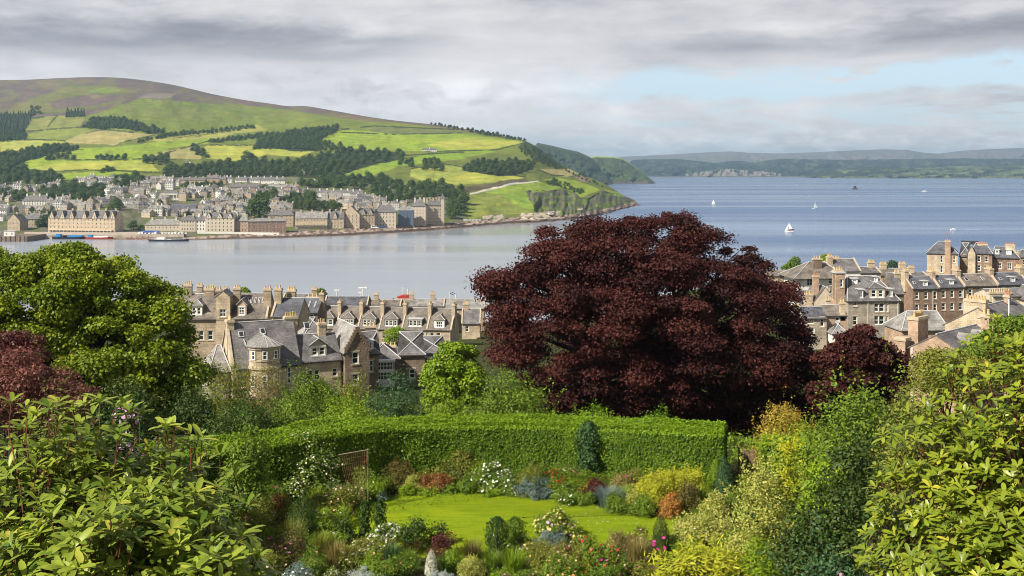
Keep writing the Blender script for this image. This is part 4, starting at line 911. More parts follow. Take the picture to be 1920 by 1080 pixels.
    S(828,1046,56,48,'bronze_shrub','bronze brown bush below the dark glossy shrubs','wine',0.07,0.04,0.5,k=9)
    S(722,1016,66,34,'white_daisy','white flower clump at the foot of the thin climbing stems','green',0.06,0.04,0.6,fl=[('white',220,0.075)],k=9,cat='flowering plant')
    S(690,1042,80,40,'white_daisy','spray of small white flowers near the bottom left of the lawn','olive',0.06,0.03,0.5,fl=[('white',160,0.06)],k=10,cat='flowering plant')
    for (u,v,w_,h,lab,mt) in [(734,1056,52,40,'blue green spiky grass below the white flower clump','teal'),(766,1062,52,34,'second spiky grass right of the blue green one','green'),(836,1076,70,36,'arching dark green grass right of the white cone','dark'),(630,1062,70,50,'orange tinted grass at the lower left of the garden','straw'),(600,1040,60,44,'yellow green meadow grass below the plump dark column','olive'),(962,1072,80,46,'broad green daylily leaves near the bottom centre','fresh'),(925,1066,60,34,'fine green grass left of the daylily leaves','green'),(885,1050,70,38,'brownish grass at the near edge of the lawn','bronze'),(770,1040,60,30,'pinkish brown grass behind the spiky tufts','bronze'),(1195,1052,80,48,'tall seedy pinkish grass left of the yellow willow leaves','straw'),(1060,1008,50,36,'grey green grass below the yellow flowers','bluegrey'),(548,1030,70,60,'wispy grass left of the orange tinted one','olive')]:
        T_(u,v,w_,h,'grass_tuft',lab,mt,420,0.011,group='grass tufts in the lower border')
    K(809,1080,21,50,'white_flower_cone','narrow cone of tiny white flowers at the bottom of the garden','white_leaf',3000,0.035,0.025,cat='flowering plant',rounded=0.15,fl=[('white',700,0.04)],trunk=False)
    S(884,1094,56,44,'cream_shrub','rounded yellow variegated bush at the bottom edge right of the white cone','cream',0.05,0.035,0.8,k=9,fl=[('yellow',40,0.03)])
    S(688,1090,90,20,'silver_mat','silver grey mat of foliage at the bottom edge','silver',0.04,0.02,0.9,k=10,cat='garden plant')
    S(828,1096,66,22,'silver_mat','second silver grey mat just below the white cone','silver',0.04,0.02,0.9,k=8,cat='garden plant')
    S(625,1092,46,26,'white_daisy','small pinkish white flower clump at the bottom left edge','green',0.05,0.03,0.7,fl=[('palepink',90,0.05),('white',60,0.05)],k=7,cat='flowering plant')
    S(716,1084,80,34,'yellow_rose','low bush with apricot flowers at the bottom edge','green',0.07,0.04,0.7,fl=[('apricot',26,0.08)],k=9,cat='flowering shrub')
    K(932,1050,36,78,'tall_perennial','tall dark leafy perennial at the near centre of the lawn','dark',2600,0.08,0.045,cat='garden plant',rounded=0.7,rough=0.25,fl=[('white',24,0.06),('violet',4,0.09)])
    K(966,1030,34,58,'tall_perennial','bright green leafy perennial beside the tall dark one','green',2000,0.08,0.045,cat='garden plant',rounded=0.7,rough=0.25)
    S(1042,1012,112,60,'yellow_daisy','mass of pale yellow flowers before the middle of the lawn','green',0.06,0.035,0.6,fl=[('yellow',520,0.085),('palepink',130,0.07),('lilac',30,0.09)],k=18,cat='flowering plant')
    S(1032,1030,80,36,'catmint','grey violet haze of stems below the yellow flowers','bluegrey',0.05,0.02,0.5,fl=[('violet',60,0.04)],k=10,cat='flowering plant')
    S(980,1034,60,32,'white_daisy','white daisies left of the grey violet stems','green',0.06,0.035,0.6,fl=[('white',70,0.075)],k=9,cat='flowering plant')
    S(1040,1066,120,56,'mixed_perennial','pale pink and yellow flower clump below the grey violet stems','olive',0.065,0.03,0.6,fl=[('palepink',190,0.06),('yellow',60,0.06),('red',16,0.09)],k=16,cat='flowering plant')
    S(1128,1072,100,62,'red_phlox','green plant topped with bright red flowers near the bottom edge','green',0.07,0.045,0.6,fl=[('red',120,0.085),('magenta',40,0.08)],k=14,cat='flowering plant')
    S(1050,1098,110,48,'yellow_rose','yellow and orange flowered clump at the bottom edge','green',0.07,0.04,0.7,fl=[('yellow',90,0.08),('apricot',60,0.08)],k=12,cat='flowering shrub')
    S(985,1100,70,36,'mixed_perennial','pink and violet flowers at the bottom edge','green',0.06,0.03,0.6,fl=[('pink',50,0.06),('violet',20,0.06)],k=9,cat='flowering plant')
    S(1130,1100,80,40,'green_shrub','plain green leafy clump at the bottom edge','green',0.08,0.045,0.6,k=9)
    S(1190,1034,80,40,'mixed_perennial','pinkish seedy clump at the near edge of the lawn','bronze',0.06,0.03,0.4,fl=[('palepink',90,0.05)],k=12,cat='flowering plant')
    T_(1237,1058,30,56,'allium','pair of purple flower heads on thin stems','green',60,0.009,fl=[('magenta',5,0.15)],cat='flowering plant')
    # --- lower left border
    for (u,v,w_,h,lab,mt,fl,nm) in [
        (505,965,70,60,'loose plant with magenta flowers above the left rhododendron','green',[('magenta',26,0.09),('pink',20,0.08)],'cosmos'),
        (480,1010,80,60,'pink flowered plant at the right edge of the left rhododendron','olive',[('pink',44,0.09)],'cosmos'),
        (535,1062,80,60,'reddish stems with small pink flowers below the dark column','bronze',[('pink',30,0.07),('red',10,0.07)],'cosmos'),
        (610,1000,70,50,'yellow green plant with lilac flowers right of the dark column','fresh',[('lilac',50,0.07)],'cosmos'),
        (585,1075,70,46,'leafy green plant with apricot flowers at the bottom left','green',[('apricot',20,0.07)],'cosmos'),
        (560,1100,60,40,'grey leaved plant with white flowers at the bottom left','bluegrey',[('white',30,0.06)],'cosmos'),
        (590,965,60,34,'yellow leaved plant behind the dark column','olive',[('apricot',14,0.06)],'cosmos'),
        (625,1030,60,36,'bright green plant right of the meadow grass','fresh',None,'cosmos')]:
        S(u,v,w_,h,nm,lab,mt,0.065,0.03,0.4,fl,k=10,cat='flowering plant',group='loose flowers in the left border')
    S(1330,1098,170,76,'willow_leaf_bush','acid yellow bush of narrow upright leaves at the bottom right','acid',0.20,0.045,0.22,k=14,up=1.6,wild=0.6,stems=14,shape='long')
    S(1260,1092,90,66,'willow_leaf_bush','smaller acid yellow bush of narrow leaves left of the large one','acid',0.19,0.042,0.22,k=8,up=1.6,wild=0.6,stems=10,shape='long')
    S(1420,1100,110,72,'green_shrub','bright green narrow leaved bush right of the acid yellow ones','fresh',0.12,0.035,0.5,k=12,up=1.0)
    filler = [(560,935,'green',('palepink',16,.07)),(600,950,'fresh',None),(655,925,'green',('palepink',20,.08)),(497,930,'olive',('magenta',14,.08)),(548,985,'olive',('pink',22,.07)),(640,990,'fresh',('lilac',20,.06)),(575,1035,'green',('white',40,.05)),(655,1060,'olive',('white',50,.05)),(700,1070,'fresh',('apricot',16,.06)),(760,1078,'green',('yellow',20,.06)),(850,1072,'fresh',None),(905,1082,'green',('violet',16,.05)),(945,1094,'fresh',('pink',20,.06)),(1015,1078,'olive',('yellow',40,.06)),(1085,1082,'fresh',('red',16,.07)),(1160,1080,'green',('palepink',40,.06)),(1205,1090,'olive',('magenta',10,.07)),(1000,1048,'green',('white',46,.06)),(1090,1040,'olive',('palepink',50,.05)),(1160,1030,'straw',('pink',24,.05)),(1255,1030,'green',('creamy',30,.05)),(1290,1050,'fresh',None),(1370,1040,'green',None),(1410,1020,'fresh',None),(1425,985,'dark',None),(1480,960,'fresh',None),(1385,925,'green',('white',20,.05)),(1140,920,'green',('red',20,.06)),(1190,925,'olive',('apricot',24,.06)),(1090,925,'fresh',None),(970,918,'green',('white',40,.06)),(905,912,'fresh',('white',30,.06)),(800,915,'olive',('apricot',20,.05)),(735,915,'green',None),(470,1040,'green',('pink',30,.07)),(510,1020,'fresh',('magenta',16,.08)),(500,1080,'olive',('palepink',24,.06)),(1320,955,'green',None)]
    for i, (u, v, mt, fl) in enumerate(filler):
        S(u, v, random.uniform(46, 70), random.uniform(22, 42), 'border_filler', f'loose {dict(green="mid green", fresh="light green", olive="olive green", straw="straw coloured", dark="dark green")[mt]} sprawling plant in the flower border'+(f' with {fl[0].replace("palepink", "pale pink").replace("creamy", "cream")} flowers' if fl else ' without flowers'), mt, 0.06, 0.03, 0.35, [fl] if fl else None, k=8, cat='garden plant', group='sprawling border plants, '+mt+(fl[0] if fl else ''), ragged=1.2, sprays=0.35, shape='oval', stems=7)
    # --- large rhododendrons beside the viewer
    def dome(cx, cy, zb, rx, ry, rz, n, seed, fr=(-1, 0.35)):
        rs = np.random.default_rng(seed); C = []; D = []
        while len(C) < n:
            d = rs.normal(size=3); d /= np.linalg.norm(d)
            if d[2] < -0.05 or not (fr[0] <= d[1] <= fr[1]): continue
            q = 1+0.10*math.sin(d[0]*9+seed)*math.cos(d[2]*8)+rs.normal()*0.05-(0.40*rs.random() if rs.random() < 0.45 else 0)
            C.append((cx+d[0]*rx*q, cy+d[1]*ry*q, zb+d[2]*rz*q)); D.append(d*np.array((1/rx, 1/ry, 1/rz))/np.linalg.norm(d*np.array((1/rx, 1/ry, 1/rz)))*0.55+np.array((0, 0, 0.75))+rs.normal(size=3)*0.16)
        return C, D
    RED = plain('red_stem', (0.13,0.048,0.020), 0.8, 0.35, 20.0)
    def put(lst):
        C, D = [], []
        for q in lst: c, d = dome(*q); C += c; D += d
        return C, D
    C, D = put([(-4.35, 10.4, ZC-5.3, 1.55, 2.2, 2.52, 1900, 3), (-5.9, 10.6, ZC-5.3, 1.4, 2.2, 2.50, 700, 4), (-2.95, 9.3, ZC-4.6, 0.80, 1.2, 1.72, 560, 5), (-2.35, 8.5, ZC-4.6, 0.55, 0.9, 1.55, 300, 6), (-3.4, 8.6, ZC-4.7, 1.1, 1.2, 1.88, 600, 7)])
    for i in range(30):   # upright new shoots along the top
        u = random.uniform(-10, 470); Y = random.uniform(9.6, 11.0); v = np.interp(u, [0, 250, 330, 420, 480], [758, 764, 806, 868, 910])+random.uniform(-14, 60); C.append(tuple(P(u, v, Y))); D.append(np.array((random.gauss(0, .1), random.gauss(0, .1), 1)))
    make_rhodo('rhododendron', 'large leaved pale green rhododendron filling the lower left corner', (-3.9, 10.0, float(ground(-3.9, 10.0))), np.array(C), np.array(D), 0.150, 0.050, 9, LM['rhodo'], RED)
    C, D = put([(6.9, 13.8, ZC-5.4, 2.05, 2.3, 3.15, 1500, 11), (5.75, 11.8, ZC-5.3, 1.35, 1.4, 1.6, 720, 12), (5.55, 13.3, ZC-4.75, 0.90, 1.2, 1.45, 300, 13)])
    make_rhodo('rhododendron', 'tall yellow green rhododendron filling the right edge', (6.6, 13.4, float(ground(6.6, 13.4))), np.array(C), np.array(D), 0.145, 0.052, 8, LM['rhodo_r'], RED)
plants()
# loose ground cover between the plants
def cover():
    n = 60000; Y = rng.uniform(18, 50, n); U = rng.uniform(300, 1700, n); X = (U-U0)*Y/F
    lawn = ((X-0.3)/7.0)**2+((Y-41.5)/5.6)**2 < 1.0
    X, Y = X[~lawn], Y[~lawn]; n = len(X); Z = ground(X, Y)+rng.random(n)**2*0.25
    N = rng.normal(size=(n, 3))*0.7; N[:, 2] += 0.8
    me = leaf_mesh('ground_cover', np.stack([X, Y, Z], -1), N, rng.uniform(0.05, 0.13, n), rng.uniform(0.03, 0.06, n), LM['green'], np.clip(fbm(X/1.3, Y/1.3, 3, 3)*0.7+rng.random(n)*0.4, 0, 1), None, 'oval')
    tag(obj('ground_cover', me), 'low weeds and ground cover between the garden plants', 'ground cover', kind='stuff')
    n = 50000; Y = rng.uniform(50, 130, n)**1.0; U = rng.uniform(-200, 2100, n); X = (U-U0)*Y/F; Z = ground(X, Y)+rng.random(n)**2*0.7
    N = rng.normal(size=(n, 3))*0.7; N[:, 2] += 0.8
    me = leaf_mesh('undergrowth', np.stack([X, Y, Z], -1), N, rng.uniform(0.15, 0.4, n), rng.uniform(0.1, 0.2, n), LM['green'], np.clip(fbm(X/5, Y/5, 3, 3)*0.7+rng.random(n)*0.4, 0, 1), None, 'oval')
    tag(obj('undergrowth', me), 'rough undergrowth on the slope behind the hedge', 'undergrowth', kind='stuff')
cover()

def petals():
    n = 170; us = rng.uniform(1000, 1290, n); vs = rng.uniform(950, 1010, n); C = np.array([tuple(gp(u, v)+Vector((0, 0, 0.085))) for u, v in zip(us, vs)]); N = np.tile((0, 0, 1.0), (n, 1))+rng.normal(size=(n, 3))*0.3
    tag(obj('fallen_petals', leaf_mesh('fallen_petals', C, N, 0.05, 0.05, LM['creamy'], rng.random(n), None, 'hex')), 'pale fallen petals scattered over the right part of the lawn', 'petals', kind='stuff')
petals()
# ================================================================ NEAR HOUSES
def facade_vec(t, sx=1.0, sz=1.0):
    tc = t.new('ShaderNodeTexCoord'); x, y, z = t.sep(tc.outputs['Object']); nx, ny, nz = t.sep(tc.outputs['Normal'])
    side = t.math('GREATER_THAN', t.math('ABSOLUTE', nx), t.math('ABSOLUTE', ny))
    h = t.math('ADD', t.math('MULTIPLY', x, t.math('SUBTRACT', 1.0, side)), t.math('MULTIPLY', y, side))
    return t.xyz(t.math('MULTIPLY', h, sx), t.math('MULTIPLY', z, sz), 0), tc.outputs['Object']
def masonry(name, a, b_, mortar, bw=0.55, bh=0.26, stain=0.5, ms=0.02):
    m, t, b = new_mat(name); v, o = facade_vec(t)
    br = t.new('ShaderNodeTexBrick'); t.l.new(v, br.inputs['Vector']); br.inputs['Scale'].default_value = 1.0
    br.inputs['Brick Width'].default_value = bw; br.inputs['Row Height'].default_value = bh; br.inputs['Mortar Size'].default_value = ms; br.inputs['Mortar Smooth'].default_value = 0.4
    br.inputs['Color1'].default_value = (*a, 1); br.inputs['Color2'].default_value = (*b_, 1); br.inputs['Mortar'].default_value = (*mortar, 1)
    n1 = t.noise(o, 0.55, 5, 0.6); n2 = t.noise(o, 3.5, 5, 0.7)
    f = t.math('MULTIPLY', t.ramp(n1, 0.3, 0.7, 1-stain*0.6, 1+stain*0.4), t.ramp(n2, 0.25, 0.75, 0.82, 1.15))
    t.l.new(t.mix(1.0, br.outputs['Color'], t.xyz(f, f, f), 'MULTIPLY'), b.inputs['Base Color']); b.inputs['Roughness'].default_value = 0.9; b.inputs['Specular IOR Level'].default_value = 0.15
    bm = t.new('ShaderNodeBump'); bm.inputs['Strength'].default_value = 0.5; bm.inputs['Distance'].default_value = 0.03
    t.l.new(t.math('ADD', t.math('MULTIPLY', br.outputs['Fac'], -0.6), n2), bm.inputs['Height']); t.l.new(bm.outputs[0], b.inputs['Normal'])
    return m
WALL = {
 'tan': masonry('tan_sandstone', (0.495,0.396,0.286), (0.413,0.325,0.231), (0.330,0.264,0.198)),
 'buff': masonry('buff_sandstone', (0.594,0.484,0.347), (0.506,0.407,0.286), (0.396,0.319,0.231)),
 'grey': masonry('grey_sandstone', (0.418,0.363,0.292), (0.341,0.297,0.237), (0.264,0.231,0.187)),
 'brown': masonry('brown_rubble', (0.242,0.182,0.132), (0.171,0.127,0.094), (0.264,0.209,0.165), 0.42, 0.22),
 'red': masonry('red_sandstone', (0.320,0.215,0.160), (0.245,0.160,0.118), (0.24,0.17,0.13), 0.4, 0.2),
 'pink': masonry('pink_sandstone', (0.484,0.347,0.248), (0.402,0.281,0.198), (0.374,0.264,0.198), 0.45, 0.24),
 'white': plain('white_render', (0.70,0.68,0.63), 0.85, 0.06, 1.2),
 'cream': plain('cream_render', (0.55,0.475,0.37), 0.9, 0.10, 1.2),
 'harl': plain('grey_harling', (0.40,0.37,0.33), 0.95, 0.18, 5.0, bump=0.3),
}
def slate(name, a, b_):
    m = masonry(name, a, b_, tuple(x*0.55 for x in a), 0.36, 0.20, 0.7, 0.014); m.node_tree.nodes['Principled BSDF'].inputs['Roughness'].default_value = 0.62; m.node_tree.nodes['Principled BSDF'].inputs['Specular IOR Level'].default_value = 0.35
    return m
SLATE = {'grey': slate('grey_slate', (0.201,0.189,0.189), (0.140,0.132,0.134)), 'brown': slate('brown_slate', (0.226,0.195,0.165), (0.159,0.137,0.120)), 'blue': slate('blue_slate', (0.128,0.128,0.152), (0.091,0.094,0.112)), 'pale': slate('pale_slate', (0.329,0.311,0.293), (0.244,0.232,0.220))}
LEAD = plain('lead_flashing', (0.52,0.52,0.53), 0.55, 0.12, 1.5); FRAME = plain('white_frame', (0.84,0.83,0.79), 0.5, 0.04, 3.0)
SILL = plain('stone_dressing', (0.50,0.41,0.30), 0.9, 0.15, 2.0); GUT = plain('dark_gutter', (0.045,0.042,0.040), 0.6); POT = plain('clay_pot', (0.56,0.42,0.24), 0.85, 0.25, 6.0); POTY = plain('yellow_pot', (0.52,0.38,0.19), 0.85, 0.25, 6.0); POTR = plain('red_pot', (0.42,0.20,0.10), 0.85, 0.25, 6.0)
def glass_mat():
    m, t, b = new_mat('window_glass'); o = t.new('ShaderNodeTexCoord').outputs['Object']; oi = t.new('ShaderNodeObjectInfo').outputs['Random']
    t.l.new(t.mix(oi, (0.012,0.015,0.018), (0.055,0.058,0.060)), b.inputs['Base Color']); b.inputs['Roughness'].default_value = 0.08; b.inputs['Specular IOR Level'].default_value = 0.6
    return m
GLASS = glass_mat()
_wm = {}
def window_mesh(w_, h, nx=1, ny=2, fr=0.135, arch=False):
    key = (round(w_, 2), round(h, 2), nx, ny, fr, arch)
    if key in _wm: return _wm[key]
    mb = MB(); a = -w_/2; b = w_/2
    mb.box(a, a+fr, 0, 0.07, 0, h, 0); mb.box(b-fr, b, 0, 0.07, 0, h, 0); mb.box(a+fr, b-fr, 0.001, 0.07, 0, fr, 0); mb.box(a+fr, b-fr, 0.001, 0.07, h-fr, h, 0)
    for i in range(1, nx): x = a+w_*i/nx; mb.box(x-fr*0.32, x+fr*0.32, 0.012, 0.06, fr, h-fr, 0)
    for i in range(1, ny): z = h*i/ny; mb.box(a+fr, b-fr, 0.008, 0.06, z-fr*0.36, z+fr*0.36, 0)
    mb.poly([(a+fr*.5, 0.045, fr*.5), (b-fr*.5, 0.045, fr*.5), (b-fr*.5, 0.045, h-fr*.5), (a+fr*.5, 0.045, h-fr*.5)], 1)
    if arch:   # round head over the sash
        n = 8; pts = [(b*math.cos(math.pi*k/n), 0.0, h+b*math.sin(math.pi*k/n)) for k in range(n+1)]; mb.extrude(pts, (0, 0.05, 0), 0)
        pts = [((b-fr)*math.cos(math.pi*k/n), -0.004, h+(b-fr)*math.sin(math.pi*k/n)) for k in range(n+1)]; mb.poly(pts[::-1], 1)
    me = mb.mesh('window', [FRAME, GLASS]); _wm[key] = me; return me
def put_window(root, o, ex, ins, x, z, w_, h, nx=1, ny=2, arch=False, name='window'):
    """o: wall corner, ex: unit along wall, window set back from the face"""
    ex = Vector(ex); n = Vector((-ex.y, ex.x, 0)); p = Vector(o)+ex*(x+w_/2)+n*ins+Vector((0, 0, z))
    return obj(name, window_mesh(w_, h, nx, ny, arch=arch), root, p, math.atan2(ex.y, ex.x))
def wall_face(mb, o, ex, width, z0, z1, holes, m=0, rev=0.14, sillm=1):
    """wall rectangle with openings, their reveals and sills; inward is left of ex"""
    o = Vector(o); ex = Vector(ex); n = Vector((-ex.y, ex.x, 0)); up = Vector((0, 0, 1))
    xs = sorted({0.0, width, *[h[0] for h in holes], *[h[0]+h[2] for h in holes]}); zs = sorted({z0, z1, *[h[1] for h in holes], *[h[1]+h[3] for h in holes]})
    P_ = lambda x, z, k=0.0: o+ex*x+up*z+n*k
    for i in range(len(xs)-1):
        for j in range(len(zs)-1):
            cx, cz = (xs[i]+xs[i+1])/2, (zs[j]+zs[j+1])/2
            if any(h[0] < cx < h[0]+h[2] and h[1] < cz < h[1]+h[3] for h in holes): continue
            mb.poly([P_(xs[i], zs[j]), P_(xs[i+1], zs[j]), P_(xs[i+1], zs[j+1]), P_(xs[i], zs[j+1])], m)
    for x, z, w_, h in [q[:4] for q in holes]:
        a, b = x, x+w_; c, d = z, z+h
        mb.poly([P_(a, c), P_(b, c), P_(b, c, rev), P_(a, c, rev)], sillm); mb.poly([P_(a, d, rev), P_(b, d, rev), P_(b, d), P_(a, d)], sillm)
        mb.poly([P_(a, c), P_(a, c, rev), P_(a, d, rev), P_(a, d)], sillm); mb.poly([P_(b, c, rev), P_(b, c), P_(b, d), P_(b, d, rev)], sillm)
        mb.poly([P_(a, c, rev+0.2), P_(b, c, rev+0.2), P_(b, d, rev+0.2), P_(a, d, rev+0.2)], sillm)
        for zz0, zz1, e in ((c-0.16, c, 0.08), (d, d+0.2, 0.03)):   # sill and lintel stand proud
            q = [P_(a-0.12, zz0, -e), P_(b+0.12, zz0, -e), P_(b+0.12, zz1, -e), P_(a-0.12, zz1, -e)]; mb.extrude(q, n*(e+0.02), sillm)
def chimney(root, x, y, zb, zt, w_, d_, pots, wallm, potm=None, name='chimney'):
    mb = MB(); mb.box(-w_/2, w_/2, -d_/2, d_/2, zb, zt-0.34, 0); mb.box(-w_/2-0.10, w_/2+0.10, -d_/2-0.10, d_/2+0.10, zt-0.34, zt-0.14, 1); mb.box(-w_/2-0.04, w_/2+0.04, -d_/2-0.04, d_/2+0.04, zt-0.14, zt, 1)
    c = mb.build(name, [wallm, SILL], root, (x, y, 0))
    for i in range(pots):
        q = MB(); t = (i+0.5)/pots-0.5; h = random.uniform(0.42, 0.62)
        px, py = (t*w_*0.95, 0) if w_ >= d_ else (0, t*d_*0.95); r = min(0.15, 0.38*max(w_, d_)/pots)
        q.tube((px, py, zt), (px, py, zt+h*0.85), r, r*0.8, 8, 0); q.tube((px, py, zt+h*0.85), (px, py, zt+h), r*0.98, r*0.98, 8, 0); q.build('chimney_pot', potm or random.choice([POT, POT, POTY]), c)
    return c
class House:
    def __init__(s, name, label, uL, Y, rot, cat='house', group=None, z=None):
        p = gat(uL, Y)
        if z is not None: p.z = ZC+z
        s.p = p; s.Y = Y; s.root = empty(name, p, R(rot)); tag(s.root, label, cat, group); s.rot = rot
    def zv(s, v, back=0.0):
        """height above the base of the point seen at row v when it stands back metres behind the front"""
        return ZC-(v-VH)*(s.Y+back)/F-s.p.z
    def block(s, x0, y0, w_, d, h, roof='gable_x', rh=3.0, wall='tan', sl='grey', wins=(), winl=(), winr=(), ov=0.22, hl=None, hr=None, ro=0.5, skew=False, z0=-4.0, lead=True, ridge=True):
        """one block; wins/winl/winr = openings (x, z, w, h, nx, ny) on the front/left/right wall"""
        r = s.root; wm = WALL[wall]; mb = MB(); A = Vector((x0, y0, 0)); B = Vector((x0+w_, y0, 0)); Cc = Vector((x0+w_, y0+d, 0)); D = Vector((x0, y0+d, 0))
        for o, ex, L, hs in ((A, (1,0,0), w_, wins), (B, (0,1,0), d, winr), (Cc, (-1,0,0), w_, ()), (D, (0,-1,0), d, winl)):
            wall_face(mb, o, ex, L, z0, h, [q[:4] for q in hs])
            for q in hs: put_window(r, o, ex, 0.10, q[0], q[1], q[2], q[3], *(q[4:] or (1, 2)))
        yr = y0+d*ro; xr = x0+w_*ro; top = h+rh
        if roof == 'gable_x':
            for x in (x0, x0+w_): mb.poly([(x, y0, h), (x, y0+d, h), (x, yr, top)], 0)
        if roof == 'gable_y':
            for y in (y0, y0+d): mb.poly([(x0, y, h), (x0+w_, y, h), (xr, y, top)], 0)
        mb.build('wall', [wm, SILL], r)
        rb = MB(); t = Vector((0, 0, -0.14)); e = 0.05
        def pl(*pts): rb.extrude([Vector(p)+Vector((0, 0, e)) for p in pts], t, 0)
        def seam(a, b, rad=0.085, m=1): rb.tube(Vector(a)+Vector((0, 0, e+0.03)), Vector(b)+Vector((0, 0, e+0.03)), rad, rad, 5, m)
        if roof in ('gable_x', 'hip'):
            kl = 0 if roof == 'gable_x' else (hl if hl is not None else d*0.5); kr = 0 if roof == 'gable_x' else (hr if hr is not None else d*0.5)
            kf = rh/(d*ro); kb = rh/(d*(1-ro)); zf = h-ov*kf; zb = h-ov*kb; ol = ov if kl else 0.05; orr = ov if kr else 0.05
            fl, frr = (x0-ol, y0-ov, zf), (x0+w_+orr, y0-ov, zf); bl, brr = (x0-ol, y0+d+ov, zb), (x0+w_+orr, y0+d+ov, zb); tl = (x0+kl-(0.05 if not kl else 0), yr, top); tr = (x0+w_-kr+(0.05 if not kr else 0), yr, top)
            pl(fl, frr, tr, tl); pl(brr, bl, tl, tr)
            if kl: pl(bl, fl, tl)
            if kr: pl(frr, brr, tr)
            if ridge: seam(tl, tr)
            if lead:
                if kl: seam(fl, tl, 0.07); seam(bl, tl, 0.07)
                if kr: seam(frr, tr, 0.07); seam(brr, tr, 0.07)
            g = MB(); g.box(x0-ol, x0+w_+orr, y0-ov-0.10, y0-ov+0.02, zf-0.12, zf+0.02); g.build('gutter', GUT, r)
        elif roof == 'gable_y':
            k = rh/(w_*0.5); z_ = h-ov*k
            pl((x0-ov, y0-0.05, z_), (xr, y0-0.05, top), (xr, y0+d+0.05, top), (x0-ov, y0+d+0.05, z_)); pl((xr, y0-0.05, top), (x0+w_+ov, y0-0.05, z_), (x0+w_+ov, y0+d+0.05, z_), (xr, y0+d+0.05, top)); seam((xr, y0, top), (xr, y0+d, top))
            g = MB(); g.box(x0-ov-0.1, x0-ov+0.02, y0, y0+d, z_-0.12, z_+0.02); g.box(x0+w_+ov-0.02, x0+w_+ov+0.1, y0, y0+d, z_-0.12, z_+0.02); g.build('gutter', GUT, r)
        elif roof == 'flat':
            rb.box(x0-0.2, x0+w_+0.2, y0-0.2, y0+d+0.2, h, h+0.25, 1)
        rb.build('roof', [SLATE[sl], LEAD], r)
        if skew:
            for x in ((x0-0.16, x0+w_-0.16) if skew is True else ((x0-0.16,) if skew == 'l' else (x0+w_-0.16,))):
                kb = MB()
                for (ya, za, yb, zb_) in ((y0-0.15, h-0.1, yr, top+0.1), (yr, top+0.1, y0+d+0.15, h-0.1)):
                    kb.extrude([(x, ya, za), (x, yb, zb_), (x, yb, zb_+0.22), (x, ya, za+0.22)], (0.32, 0, 0), 0)
                kb.build('gable_coping', SILL, r)
        s.last = (x0, y0, w_, d, h, rh, ro)
        return s
    def chim(s, x, y, zb, zt, w_=1.2, d_=0.7, pots=4, wall='tan', potm=None): chimney(s.root, x, y, zb, zt, w_, d_, pots, WALL[wall], potm); return s
    def dormer(s, xc, zb, w_, h, n=2, roof='hip', rh=0.9, face='slate', wh=None, ww=None, sl='grey', nx=1, ny=2):
        """on the front slope of the last block: sill height zb, n windows across"""
        x0, y0, bw, d, H, RH, ro = s.last; k = RH/(d*ro); yf = y0+(zb-H)/k-0.02; zt = zb+h; yb = y0+(zt-H)/k
        r = s.root; dm = MB(); a, b = xc-w_/2, xc+w_/2; fm = {'slate': 0, 'white': 2, 'stone': 3}[face]
        ww = ww or (w_-0.25)/n*0.82; wh = wh or h*0.80; gap = (w_-n*ww)/(n+1); hs = [(gap+i*(ww+gap), zb+(h-wh)*0.35, ww, wh) for i in range(n)]
        wall_face(dm, (a, yf, 0), (1, 0, 0), w_, zb-0.25, zt, hs, fm, 0.10, 2)
        dm.poly([(a, yf, zb-0.25), (a, yf, zt), (a, yb+0.1, zt)], 0); dm.poly([(b, yf, zb-0.25), (b, yb+0.1, zt), (b, yf, zt)], 0)
        o = 0.16
        if roof == 'flat': dm.box(a-o, b+o, yf-o, yb+0.3, zt, zt+0.14, 1)
        else:
            ap = zt+rh; y_in = min(w_*0.45, 1.2) if roof == 'hip' else -o; ybk = y0+(ap-H)/k+0.1; c = (xc, yf+y_in, ap); e = (xc, ybk, ap)
            fl, fr = (a-o, yf-o, zt), (b+o, yf-o, zt); bl, br_ = (a-o, yb+0.2, zt), (b+o, yb+0.2, zt)
            for poly in (([fl, fr, c] if roof == 'hip' else None), [bl, fl, c, e], [fr, br_, e, c]):
                if poly: dm.extrude([Vector(p)+Vector((0, 0, 0.1)) for p in poly], (0, 0, -0.09), 0)
            if roof == 'gable': dm.poly([(a, yf, zt), (b, yf, zt), (xc, yf, ap)], fm)
            for p, q in ((fl, c), (fr, c), (c, e)): dm.tube(Vector(p)+Vector((0, 0, .12)), Vector(q)+Vector((0, 0, .12)), 0.06, 0.06, 5, 1)
        dd = dm.build('dormer', [SLATE[sl], LEAD, FRAME, SILL], r)
        for q in hs: put_window(dd, (a, yf, 0), (1, 0, 0), 0.06, q[0], q[1], q[2], q[3], nx, ny)
        return s
    def skylight(s, xc, z, w_=0.7, L=1.0):
        x0, y0, bw, d, H, RH, ro = s.last; k = max(RH, 0.3)/(d*ro); y = y0+(z-H)/k; u = Vector((0, 1, k)).normalized(); n = Vector((0, -k, 1)).normalized(); o = Vector((xc-w_/2, y, z))+n*0.05; ex = Vector((1, 0, 0)); mb = MB()
        mb.extrude([o, o+ex*w_, o+ex*w_+u*L, o+u*L], n*0.10, 0); o2 = o+n*0.105+ex*0.09+u*0.09; mb.poly([o2, o2+ex*(w_-.18), o2+ex*(w_-.18)+u*(L-.18), o2+u*(L-.18)], 1); mb.build('skylight', [LEAD, GLASS], s.root); return s
    def pipe(s, x, y, z1, z0=-3.0, light=False):
        mb = MB(); mb.tube((x, y, z0), (x, y, z1), 0.06, 0.06, 6); mb.build('downpipe', FRAME if light else GUT, s.root); return s
